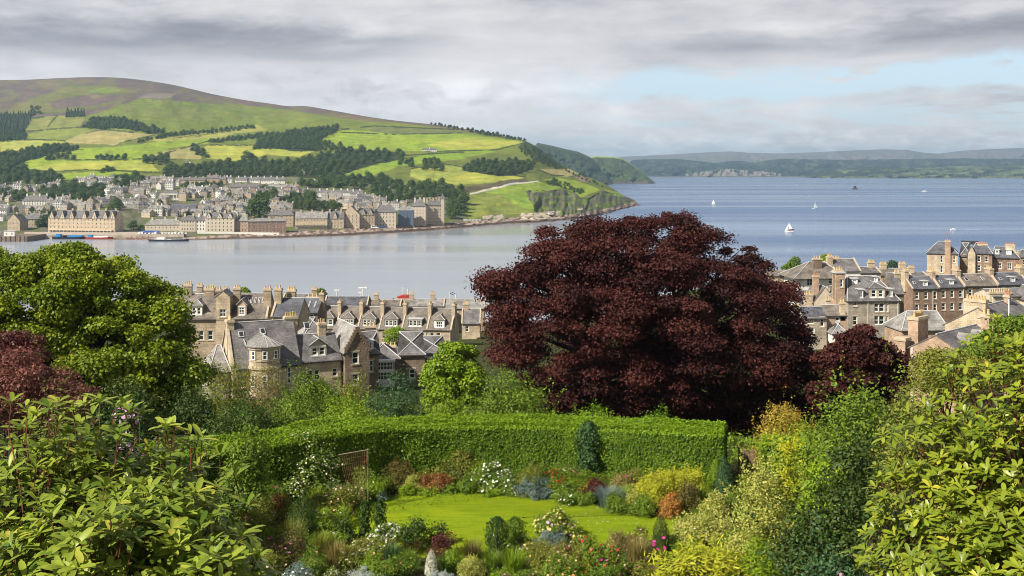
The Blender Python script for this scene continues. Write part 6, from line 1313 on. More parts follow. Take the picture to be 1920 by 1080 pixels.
# ================================================================ THE TOWN ACROSS THE BAY
def HT(name, label, u, v, rot=0.0, cat='building', group=None):
    """a house on the far shore with its front left corner at photo pixel (u, v)"""
    H = House.__new__(House); p = hill_at(u, v); H.p = p; H.Y = p.y; H.rot = rot; H.root = empty(name, p, R(rot)); tag(H.root, label, cat, group); return H
def fronts(n, floors, w_, e, z0=1.0, ww=1.3, wh=2.0, m=1.2):
    st = (w_-2*m)/n; fh = (e-z0)/floors; return [(m+st*(i+0.5)-ww/2, z0+fh*f+(fh-wh)*0.45, ww, min(wh, fh*0.72), 1, 2) for f in range(floors) for i in range(n)]
def waterfront():
    def bld(label, u, v, wpx, veave, vridge, nwin, floors, wall, sl, rot=0, d=14.0, roof='hip', chims=4, side=None, name='waterfront_building', ww=1.4, gabl=()):
        H = HT(name, label, u, v, rot, group='stone buildings along the far waterfront'); sc = H.Y/F; w_ = wpx*sc/math.cos(R(rot)); e = H.zv(veave); rh = max(1.0, H.zv(vridge, d/2)-e)
        ws = fronts(nwin, floors, w_, e, 0.8, ww, 2.1); sd = fronts(side, floors, d, e, 0.8, 1.3, 2.0) if side else ()
        H.block(0, 0, w_, d, e, roof, rh, wall, sl, wins=ws, winr=sd, z0=-5, ov=0.5, hl=d*0.35, hr=d*0.35)
        for i in range(chims): t = (i+0.5)/chims; H.chim(w_*t, d*0.5+(2 if i % 2 else -1), e, e+rh+2.4, 2.0, 1.2, 0, wall)
        for g in gabl:
            x = w_*g; mb = MB(); gw = 5.0; y = -0.5; mb.extrude([(x-gw/2, y, e-1), (x+gw/2, y, e-1), (x+gw/2, y, e+0.6), (x, y, e+rh*0.95), (x-gw/2, y, e+0.6)], (0, 1.2, 0), 0)
            for sg in (-1, 1): mb.poly([(x+sg*gw*.56, y-0.2, e+0.4), (x, y-0.2, e+rh), (x, y+d*0.45, e+rh), (x+sg*gw*.56, y+d*0.2, e+0.4)], 1)
            g_ = mb.build('gable', [WALL[wall], SLATE[sl]], H.root); obj('window', window_mesh(1.3, 1.9, 1, 2), g_, (x, y-0.05, e+0.3))
        return H, w_, e, rh
    H, w_, e, rh = bld('long honey stone hotel with many gables and a ground floor arcade by the quay', 90, 437, 134, 408, 394, 17, 4, 'buff', 'grey', -10, 18, 'gable_x', 8, 5, gabl=(0.06, 0.22, 0.36, 0.55, 0.70, 0.86, 0.97))
    mb = MB()
    for i in range(18): mb.box(3+i*(w_-6)/17-0.35, 3+i*(w_-6)/17+0.35, -3.0, -2.4, -3, 3.4)
    mb.box(2, w_-2, -3.2, -0.05, 3.4, 4.2); mb.build('arcade', WALL['cream'], H.root)
    bld('dark brown gabled house near the pier', 14, 432, 26, 414, 401, 3, 2, 'tan', 'grey', -14, 14, 'gable_y', 1)
    bld('dark terrace between the pier and the long hotel', 42, 426, 46, 410, 400, 6, 2, 'tan', 'grey', 0, 12, 'hip', 4)
    bld('long low building with a pale mansard roof right of the long hotel', 272, 433, 66, 421, 411, 9, 1, 'cream', 'pale', 3, 14, 'hip', 3)
    bld('yellow painted three storey house on the waterfront', 337, 434, 29, 413, 404, 5, 3, 'cream', 'grey', 3, 13, 'hip', 2)
    bld('white four storey house beside the yellow one', 366, 434, 20, 413, 404, 3, 3, 'white', 'grey', 3, 13, 'hip', 2)
    bld('ornate pinkish hotel with three tall gables', 385, 436, 54, 408, 398, 7, 4, 'cream', 'grey', 0, 15, 'gable_x', 4, None, gabl=(0.12, 0.5, 0.86))
    bld('pinkish flat fronted block right of the ornate hotel', 438, 436, 28, 414, 406, 4, 3, 'pink', 'pale', 0, 14, 'hip', 2)
    bld('red and brown brick block curving away along the shore', 465, 437, 68, 415, 409, 10, 3, 'red', 'pale', 12, 13, 'hip', 4)
    bld('tall brown house behind the red brick block', 502, 424, 48, 403, 393, 6, 3, 'tan', 'grey', 0, 14, 'hip', 4)
    H, w_, e, rh = bld('long stone hall with a columned verandah on the green', 553, 428, 60, 409, 397, 9, 2, 'buff', 'pale', 4, 14, 'gable_x', 3)
    mb = MB()
    for i in range(16): mb.box(1+i*(w_-2)/15-0.3, 1+i*(w_-2)/15+0.3, -2.8, -2.2, -3, 3.2)
    mb.box(0, w_, -3.0, -0.05, 3.2, 3.8); mb.build('verandah', WALL['grey'], H.root)
    bld('stone house with steep dormered roof right of the columned hall', 612, 428, 32, 409, 396, 5, 3, 'buff', 'grey', 4, 14, 'gable_x', 3, None, gabl=(0.5,))
    bld('gabled brown baronial house beside the round fronted block', 642, 427, 32, 402, 386, 4, 4, 'buff', 'grey', 0, 16, 'gable_y', 2)
    bld('brown stone tenement receding behind the baronial house', 672, 427, 30, 402, 390, 5, 4, 'tan', 'grey', 8, 15, 'gable_x', 4, None, gabl=(0.3, 0.75))
    H, w_, e, rh = bld('pale round fronted tenement on the waterfront', 702, 426, 40, 397, 384, 6, 4, 'cream', 'grey', 4, 16, 'hip', 3, 4)
    H, w_, e, rh = bld('blue glass fronted modern block on the waterfront', 746, 424, 30, 394, 386, 2, 1, 'grey', 'pale', 6, 14, 'hip', 1)
    gm, gt, gb = new_mat('blue_glazing'); gb.inputs['Base Color'].default_value = (0.11, 0.15, 0.21, 1); gb.inputs['Roughness'].default_value = 0.15
    for k in range(5):
        mb = MB(); x = 0.6+k*(w_-1.2)/5; mb.box(x, x+(w_-1.2)/5-0.5, -0.5, -0.05, 0.5, e-0.6); mb.build('glazing', gm, H.root)
    bld('tallest corner hotel at the right end of the waterfront, light front', 772, 421, 26, 386, 374, 4, 6, 'cream', 'grey', -4, 17, 'hip', 3)
    H, w_, e, rh = bld('long shaded wing of the corner hotel with many windows', 799, 420, 34, 384, 374, 8, 6, 'buff', 'grey', 10, 15, 'hip', 6)
    H.block(w_-4, -0.8, 3.6, 3.6, H.zv(372), 'hip', 6.0, 'cream', 'grey', z0=-5)
    bld('big white hipped villa above the pier', 42, 386, 46, 376, 366, 9, 2, 'white', 'grey', 4, 14, 'hip', 4, name='villa')
    H, w_, e, rh = bld('pillared hall with a white portico in the middle of the town', 300, 374, 34, 364, 358, 3, 1, 'white', 'grey', 4, 14, 'hip', 0, name='pillared_hall')
    mb = MB()
    for i in range(6): mb.tube((2+i*(w_-4)/5, -2.2, -2), (2+i*(w_-4)/5, -2.2, e-1), 0.7, 0.6, 8)
    mb.box(1, w_-1, -3, -0.05, e-1, e+0.8); mb.build('portico', WALL['white'], H.root)
    H, w_, e, rh = bld('small domed building left of the pillared hall', 244, 380, 24, 372, 369, 4, 1, 'buff', 'grey', 0, 12, 'hip', 0, name='domed_hall')
    mb = MB(); rr = 5.0; cc = Vector((w_/2, 6, e+0.8))
    for i in range(5):
        for k in range(10):
            q = [cc+Vector((rr*math.cos(a)*math.cos(b), rr*math.sin(a)*math.cos(b), rr*math.sin(b)*1.1)) for a, b in ((k*.6283, i*.314), ((k+1)*.6283, i*.314), ((k+1)*.6283, (i+1)*.314), (k*.6283, (i+1)*.314))]; mb.poly(q)
    mb.build('dome', LEAD, H.root)
    bld('long dark church roof behind the low mansard building', 318, 401, 48, 391, 383, 8, 1, 'tan', 'blue', 0, 14, 'gable_x', 0, name='church')
    for (lab, u, v, wpx, ve, vr, n, wl, sl) in [('pink house at the left end of the upper white terrace', 387, 342, 22, 334, 328, 4, 'pink', 'grey'), ('rose pink house beside the white end block of the upper terrace', 409, 343, 14, 336, 331, 3, 'pink', 'grey'), ('white end block between the pink houses and the upper white terrace', 422, 343, 12, 335, 331, 2, 'white', 'grey'),
        ('first section of the upper white terrace from the left', 441, 343, 22, 337, 332, 5, 'white', 'grey'), ('second section of the upper white terrace from the left', 464, 343, 24, 337, 332, 5, 'white', 'grey'), ('third section of the upper white terrace from the left', 489, 343, 24, 337, 332, 5, 'white', 'grey'), ('right end section of the upper white terrace', 514, 344, 20, 338, 333, 4, 'white', 'grey'),
        ('white terrace below the wood in the right part of the town', 592, 369, 66, 361, 356, 10, 'white', 'grey'), ('white gabled house at the right end of the lower white terrace', 656, 372, 24, 363, 357, 4, 'white', 'grey'),
        ('grey stone terrace under the upper white terrace', 430, 357, 60, 350, 345, 10, 'grey', 'grey'), ('second grey stone terrace right of the first', 492, 358, 62, 351, 346, 10, 'grey', 'pale'), ('low grey terrace left of the pink houses', 335, 343, 50, 337, 333, 8, 'tan', 'grey')]:
        bld(lab, u, v, wpx, ve, vr, n, 1, wl, sl, random.uniform(-3, 6), 9, 'gable_x', max(2, wpx//12), name='terrace_block', ww=1.2)
    for (lab, u, v, wpx, ve, vr, wl, sl) in [('white towered mansion among the trees on the hillside', 346, 316, 18, 310, 305, 'white', 'grey'), ('orange roofed villa in the upper wood', 561, 328, 11, 324, 320, 'pink', 'brown'), ('pale villa right of the orange roofed one in the wood', 585, 325, 16, 321, 317, 'pink', 'brown'), ('white farmhouse on the hill field', 791, 283, 28, 280.5, 278, 'white', 'grey'), ('white cottage inside the right hand wood', 763, 359, 10, 356, 353, 'white', 'grey')]:
        H, w_, e, rh = bld(lab, u, v, wpx, ve, vr, max(2, wpx//4), 1, wl, sl, 5, 9, 'hip', 1, name='hill_house')
        if 'tower' in lab: H.block(1, -1.2, 4, 4, H.zv(303), 'hip', 4.0, 'white', 'grey', z0=-3)
waterfront()
def small_mesh(w_, d, h, rh, wall, sl, gable, nw, fl, rs):
    mb = MB(); mb.box(-w_/2, w_/2, -d/2, d/2, -4, h, 0, 'tb'); 
    if gable: 
        for s_ in (-1, 1): mb.poly([(s_*w_/2, -d/2, h), (s_*w_/2, d/2, h), (s_*w_/2, 0, h+rh)], 0)
        k = 0
    else: k = d*0.4
    o = 0.3; A = [(-w_/2-o, -d/2-o, h-0.15), (w_/2+o, -d/2-o, h-0.15), (w_/2+o, d/2+o, h-0.15), (-w_/2-o, d/2+o, h-0.15)]; tl, tr = (-w_/2+k, 0, h+rh), (w_/2-k, 0, h+rh)
    mb.poly([A[0], A[1], tr, tl], 1); mb.poly([A[2], A[3], tl, tr], 1)
    if k: mb.poly([A[3], A[0], tl], 1); mb.poly([A[1], A[2], tr], 1)
    for f in range(fl):
        for i in range(nw):
            x = -w_/2+w_*(i+0.5)/nw; z = h*(f+0.35)/fl
            for y, sg in ((-d/2, -1), (d/2, 1)): mb.box(x-0.72, x+0.72, y+sg*0.02-0.05, y+sg*0.02+0.05, z-0.15, z+2.0*min(1, h/fl/3), 3); mb.box(x-0.52, x+0.52, y+sg*0.05-0.05, y+sg*0.05+0.05, z, z+1.75*min(1, h/fl/3), 2)
    for t in rs.uniform(-0.45, 0.45, 2) if nw > 3 else [rs.choice([-0.45, 0.45])]: mb.box(w_*t-0.8, w_*t+0.8, -0.5, 0.5, h, h+rh+1.8, 0)
    if nw > 2: mb.box(-0.9, 0.9, -d/2+0.8, 0, h+0.2, h+1.9, 3); mb.box(-0.5, 0.5, -d/2+0.74, 0, h+0.5, h+1.6, 2); mb.extrude([(-1.1, -d/2+0.6, h+1.9), (1.1, -d/2+0.6, h+1.9), (0, -d/2+0.6, h+2.7)], (0, d/2-0.6, 0), 1)
    return mb.mesh('town_house', [WALL[wall], SLATE[sl], GLASS, FRAME])
def small_houses():
    rs = np.random.default_rng(41); kinds = [('white', 'white', 'grey'), ('cream', 'cream', 'grey'), ('grey', 'grey stone', 'pale'), ('buff', 'tan stone', 'pale'), ('tan', 'brown stone', 'grey'), ('white', 'white', 'pale'), ('buff', 'honey stone', 'pale'), ('grey', 'grey stone', 'blue'), ('pink', 'pinkish', 'grey')]
    proto = []
    for wl, wn, sl in kinds:
        for (w_, d, h, rh, gb, nw, fl, sz) in ((9, 8, 5.2, 3.4, True, 3, 2, 'gabled cottage'), (17, 9, 6.2, 3.6, True, 6, 2, 'short terrace'), (11, 10, 8.5, 3.6, False, 4, 3, 'tall hipped house')):
            proto.append((small_mesh(w_, d, h, rh, wl, sl, gb, nw, fl, rs), wn, sz, sl, w_))
    masks = [(88,395,258,440),(38,362,92,390),(296,355,338,378),(242,366,270,382),(316,380,368,403),(268,408,560,440),(548,394,840,440),(10,398,92,434),(384,326,436,345),(438,330,536,346),(425,343,556,360),(590,353,682,374),(332,331,388,345)]
    trees = TOWN_WOODS
    lands = [('the pier', 20, 425), ('the long gabled hotel', 165, 410), ('the white villa', 62, 376), ('the domed building', 255, 372), ('the pillared hall', 318, 366), ('the church roof', 342, 392), ('the pink houses', 400, 335), ('the white terrace', 490, 338), ('the grey terrace', 490, 352), ('the round oak', 485, 395), ('the lower white terrace', 630, 364), ('the baronial house', 660, 405), ('the corner hotel', 790, 385), ('the upper left wood', 60, 345)]
    cells = {}; n = 0
    for v, ua, ub, st in [(340,170,330,13),(346,150,330,14),(347.5,560,590,12),(352,95,300,14),(353,300,430,14),(358,0,100,15),(360,200,430,14),(364,0,590,15),(370,60,600,15),(377,0,690,16),(379,690,770,15),(384,90,720,16),(391,90,770,16),(398,0,560,17),(404,255,560,18),(390,560,770,17),(397,560,700,18),(411,0,90,18),(402,0,46,18)]:
        u = ua+rs.uniform(0, 8)
        while u < ub:
            vv = v+rs.uniform(-2.0, 2.0); ok = not any(a-4 < u < c+4 and b < vv < d for a, b, c, d in masks) and not any(inpoly(np.array([u]), np.array([vv-1.5]), t)[0] for t in trees) and not (200 < u < 240 and 386 < vv < 394) and not (360 < u < 405 and 371 < vv < 382) and not (330 < u < 372 and 350 < vv < 358)
            if ok and n < 285:
                wts = np.array([4, 1.4, 3, 1.8, 1.2, 3, 1.4, 2, .6]); 
                if vv > 372: wts = np.array([1.6, 1.4, 3.4, 3, 1.6, 1.2, 2.4, 2, .6])
                k = rs.choice(len(kinds), p=wts/wts.sum()); me, wn, sz, sl, w_ = proto[3*k+rs.choice(3, p=[.4, .33, .27])]
                p = hill_at(u, vv); o = obj('town_house', me, None, p, R(float(rs.choice([0, 0, 8, -14, 20, 90, -30])))); s_ = rs.uniform(0.85, 1.12); o.scale = (s_, s_, s_*rs.uniform(0.95, 1.1))
                L = min(lands, key=lambda q: math.hypot(q[1]-u, (q[2]-vv)*2.5)); side = ('above' if vv < L[2]-4 else 'below' if vv > L[2]+5 else 'left of' if u < L[1] else 'right of')
                cells.setdefault((wn, sz, L[0], side), []).append((u, o)); n += 1
            u += st*rs.uniform(0.8, 1.25)
    orde = ['leftmost', 'second from the left', 'third from the left', 'fourth from the left', 'fifth from the left', 'sixth from the left', 'seventh from the left', 'eighth from the left', 'ninth from the left', 'tenth from the left']
    roofn = {'grey': 'grey', 'brown': 'brown', 'pale': 'pale', 'blue': 'dark'}
    for (wn, sz, ln, side), L in cells.items():
        L.sort(key=lambda q: q[0])
        for i, (u, o) in enumerate(L):
            lab = f'{wn} {sz} {side} {ln}' if len(L) == 1 else f'{wn} {sz} {side} {ln}, {orde[min(i, 9)]}'
            tag(o, lab, 'house', 'small houses of the town across the bay')
# ---- trees on the far hillside and in the town
TREE_GREEN = [leaf_mat('far_leaf_a', (0.030,0.062,0.014), (0.092,0.145,0.028), trans=0.15), leaf_mat('far_leaf_b', (0.040,0.074,0.015), (0.105,0.160,0.028), trans=0.15), leaf_mat('far_leaf_c', (0.022,0.044,0.014), (0.058,0.092,0.024), trans=0.1)]
def far_tree_data(kind, seed):
    rs = np.random.default_rng(seed)
    if kind == 'conifer':
        n = 420; t = 1-np.sqrt(rs.random(n)); a = rs.uniform(0, 6.283, n); r = 2.6*(1-t)*(0.8+0.3*rs.random(n)); C = np.stack([np.cos(a)*r, np.sin(a)*r, 1.2+t*12], -1); N = np.stack([np.cos(a), np.sin(a), 0.5+0*a], -1)+rs.normal(size=(n, 3))*0.4; return C, N, np.clip(rs.random(n)*0.6+0.3*t, 0, 1), 1.5
    W_ = rs.uniform(10, 13); Hh = rs.uniform(10, 14); B = dome_blobs(W_, W_, Hh, 17, seed, r=0.27, low=-0.15); B[:, 2] = np.maximum(B[:, 2], Hh*0.28)
    st = rng.bit_generator.state; C, N, k = blob_cloud(B, 2100, 0.12, 0.5, 0.35, 0, 0.3, 0.10); br = rs.random(len(B))
    return C, N, np.clip(br[k]*0.5+rs.random(len(C))*0.5, 0, 1), 1.0
PROTO_DATA = [far_tree_data('broad', 100+i) for i in range(7)]+[far_tree_data('conifer', 200)]
def far_tree_mesh(D, mat):
    C, N, rnd, L = D; me = leaf_mesh('broadleaf_tree', C, N, L, L*0.8, mat, rnd, None, 'rhomb'); nv = len(me.vertices)
    bm = bmesh.new(); bm.from_mesh(me); mb = MB(); mb.tube((0, 0, -1.5), (0, 0, 6), 0.45, 0.25, 6); vs = [bm.verts.new(v) for v in mb.v]
    for f in mb.f: fa = bm.faces.new([vs[i] for i in f]); fa.material_index = 1
    bm.to_mesh(me); bm.free(); me.materials.append(BARKD); return me
TP = [far_tree_mesh(PROTO_DATA[i], TREE_GREEN[(0, 1, 0, 2, 0, 1, 0)[i]]) for i in range(7)]
def sample(poly, du, dv, seed):
    rs = np.random.default_rng(seed); a = np.array(poly); out = []; lo, hi = a.min(0), a.max(0); miss = 0
    while miss < 400:
        u, v = rs.uniform(lo[0], hi[0]), rs.uniform(lo[1], hi[1])
        if inpoly(np.array([u]), np.array([v]), poly)[0] and all(((u-q[0])/du)**2+((v-q[1])/dv)**2 > 1 for q in out): out.append((u, v)); miss = 0
        else: miss += 1
    return sorted(out, key=lambda q: q[1])
def woods():
    n = 0; rs = np.random.default_rng(77)
    # poly, group, label, scale, spacing
    IND = [(TOWN_WOODS[0],'trees behind the long hotel','dark rounded tree in the grove above the long gabled hotel',1.25),(TOWN_WOODS[1],'trees left of the upper terraces','dark tree in the clump above the domed building',1.2),(TOWN_WOODS[2],'the great oak of the town','very large round oak behind the ornate hotel',1.75),(TOWN_WOODS[3],'trees above the round oak','dark tree in the clump above the round oak',1.2),(TOWN_WOODS[4],'trees right of the round oak','green tree in the grove right of the round oak',1.1),(TOWN_WOODS[5],'trees by the white villa','tree beside the white villa above the pier',1.1),(TOWN_WOODS[6],'tree by the long hotel','round tree at the left end of the long gabled hotel',1.25),(TOWN_WOODS[7],'trees at the left town edge','tree at the left edge of the town',1.0),(TOWN_WOODS[8],'trees below the pink houses','small tree on the green below the pink houses',0.75),(TOWN_WOODS[9],'trees behind the columned hall','green tree behind the columned hall',1.0),(TOWN_WOODS[10],'trees right of the corner hotel','dark tree right of the corner hotel',1.35),(TOWN_WOODS[11],'trees behind the corner hotel','tree behind the baronial house and the corner hotel',0.9),
      ([(208,396),(212,388),(224,388),(224,396)],'tree in the middle of the town','small round tree above the right end of the long hotel',1.2),
      ([(0,347),(0,325),(50,322),(85,332),(112,338),(113,347)],'trees of the lower left wood','dark tree in the lower left wood above the town',1.25),
      ([(300,331),(318,316),(350,318),(420,308),(480,304),(560,306),(600,294),(650,284),(700,284),(758,288),(752,298),(690,309),(640,327),(600,332),(540,330),(430,332)],'trees of the wood above the terraces','round tree in the long wood above the white terrace',1.15),
      ([(560,350),(600,340),(640,334),(700,332),(735,345),(770,352),(845,350),(868,362),(872,384),(840,384),(835,374),(780,372),(700,370),(690,356),(640,354),(590,352)],'trees of the wood behind the corner hotel','tree in the large wood above the corner hotel',1.25),
      ([(748,313),(750,305),(772,304),(772,313)],'pair of field trees','one of two round trees standing alone in the field',1.1),([(792,322),(796,306),(815,300),(830,308),(828,321)],'trees in the right hand field','dark tree in the field clump left of the long bank',1.0),
      ([(862,319),(880,308),(915,302),(945,304),(965,300),(1003,308),(1000,318),(960,330),(925,330)],'trees of the bank wood','tree in the wood on the bank left of the headland',0.95),
      ([(1022,345),(1040,340),(1065,348),(1100,362),(1085,364),(1050,354)],'bushes on the headland','bush on the green headland',0.6),
      ([(456,301),(462,286),(478,284),(488,300)],'field oak','single large round tree in the yellow field',1.5),
      ([(85,303),(90,293),(135,292),(140,302)],'left field clump','tree in the short dark clump in the left field',0.95),([(180,301),(184,295),(236,295),(236,301)],'middle field clump','tree in the middle dark clump in the field',0.85),([(262,304),(280,298),(318,296),(322,312),(300,312)],'clump by the mansion','tree in the clump left of the white mansion',1.1),([(192,324),(200,318),(212,318),(212,323)],'hedge tree','lone bush in the lowest field',0.9),
      ([(360,284),(362,273),(374,276),(392,296),(380,298)],'trees beside the tan field','tree in the steep strip right of the tan field',0.95)]
    IND.sort(key=lambda q: q[1] in ('trees of the wood above the terraces', 'trees of the wood behind the corner hotel', 'trees of the lower left wood'))
    REST = []
    # loose trees between the houses
    loose = [(140,347),(165,390),(60,398),(275,392),(300,385),(430,372),(452,378),(250,430),(265,432),(600,398),(420,390),(530,398),(350,410),(690,384),(735,388),(20,392),(115,386),(395,366),(560,362),(575,372),(640,380),(180,344),(120,350)]
    for i, (u, v) in enumerate(loose):
        o = obj('broadleaf_tree', TP[i % 7], None, hill_at(u, v), rs.uniform(0, 6)); s_ = rs.uniform(0.6, 0.95); o.scale = (s_, s_, s_*0.95); tag(o, 'small green garden tree between the town houses', 'tree', 'garden trees between the town houses'); n += 1
    for gi, (poly, grp, lab, sc) in enumerate(IND):
        sc *= 1.12; pts = sample(poly, 9.2*sc, 4.4*sc, 300+gi)
        if sc > 1.9: pts = [(486, 409)]
        if 1.6 < sc < 1.75: pts = [(472, 299), (463, 299.5)]
        for (u, v) in pts:
            if n >= 310: REST.append((u, v, sc)); continue
            o = obj('broadleaf_tree', TP[rs.integers(7)], None, hill_at(u, v), rs.uniform(0, 6.28)); s_ = sc*rs.uniform(0.72, 1.15)*(1.5 if sc > 1.9 else 1); o.scale = (s_, s_, s_*rs.uniform(0.85, 1.05)); tag(o, lab, 'tree', grp); n += 1
    # woods so far up that they read as one mass
    MASS = [([(-20,268),(-20,214),(40,213),(60,212),(57,228),(44,252),(38,262)],'conifer_plantation','dark conifer plantation at the left edge of the hill',7,7,3.0,0.95),
      ([(56,218),(58,203),(74,200),(75,215)],'hill_wood','small dark clump at the tip of the plantation',0,7,4,0.9),([(124,220),(126,208),(158,208),(159,219)],'conifer_clump','square dark conifer clump high on the hill',7,6,4,1.0),
      ([(155,240),(175,224),(230,224),(275,238),(308,250),(280,252),(240,243),(180,243)],'hill_wood','long dark wood curving across the upper hill',0,8,4,1.1),
      ([(256,267),(330,251),(400,246),(475,238),(476,242),(400,251),(330,256),(262,269)],'tree_belt','thin dark tree belt above the tan fields',0,7,4,0.9),
      ([(392,267),(440,260),(520,250),(522,257),(450,265),(395,270)],'tree_belt','short tree belt left of the right hill wood',0,8,4,0.95),
      ([(474,282),(482,268),(520,255),(560,246),(600,243),(632,238),(630,250),(600,262),(595,280),(560,280)],'hill_wood','dark wood in the centre of the hill',1,8.5,4.4,1.15),
      ([(-20,330),(-20,298),(30,290),(60,282),(100,276),(150,281),(100,288),(45,303),(20,318)],'hill_wood','dark wood at the left edge of the fields',0,9,4.4,1.2),
      ([(-20,264),(0,260),(50,255),(52,262),(0,266)],'hill_wood','narrow wood below the plantation',0,8,4,1.0),
      ([(806,232),(840,238),(880,243.5),(930,253),(985,264),(985,266),(920,256),(850,242),(808,234)],'skyline_trees','line of trees along the right skyline of the hill',2,8,2.2,0.75),
      ([(490,265),(600,268),(640,275),(640,283),(600,284),(520,277)],'hill_wood','lower edge of the central hill wood',0,9,5,1.0),
      ([(575,352),(600,342),(640,338),(660,345),(640,352)],'hill_wood','dark scrub at the left end of the wood above the corner hotel',0,9,5,1.0),
      ([(985,272),(1005,282),(1040,306),(1062,318),(1040,318),(1000,302),(975,285)],'gorse_scrub','dark scrub on the steep slope of the headland',2,9,4,0.5),
      ([(1060,320),(1100,332),(1130,352),(1110,345),(1080,332)],'gorse_scrub','dark scrub along the spine of the headland',2,9,4,0.5),
      ]
    MASS.append(([(u, v) for u, v, _ in REST], 'hill_wood', 'more distant trees of the woods above the town, standing behind the nearer ones', 0, 0, 0, 1.25))
    for gi, (poly, name, lab, pi, du, dv, sc) in enumerate(MASS):
        Cs, Ns, Rs, Ls = [], [], [], []
        for (u, v) in (sample(poly, du*0.8, dv*0.62, 500+gi) if du else poly):
            C, N, rnd, L = PROTO_DATA[pi if pi == 7 else int(rs.integers(7))]; s_ = sc*rs.uniform(0.75, 1.15); a = rs.uniform(0, 6.28); ca, sa = math.cos(a), math.sin(a); M = np.array(((ca, -sa, 0), (sa, ca, 0), (0, 0, 1)))
            pick = rs.random(len(C)) < 0.5; C2 = C[pick]@M.T*s_+np.array(hill_at(u, v)); Cs.append(C2); Ns.append(N[pick]@M.T); Rs.append(np.clip(rnd[pick]*0.7+rs.uniform(0, .3), 0, 1)); Ls.append(np.full(len(C2), L*s_*1.25))
        if Cs: tag(obj(name, leaf_mesh(name, np.concatenate(Cs), np.concatenate(Ns), np.concatenate(Ls), np.concatenate(Ls)*0.8, TREE_GREEN[2 if pi in (2, 7) else 0], np.concatenate(Rs))), lab, 'wood', kind='stuff')
small_houses(); woods()
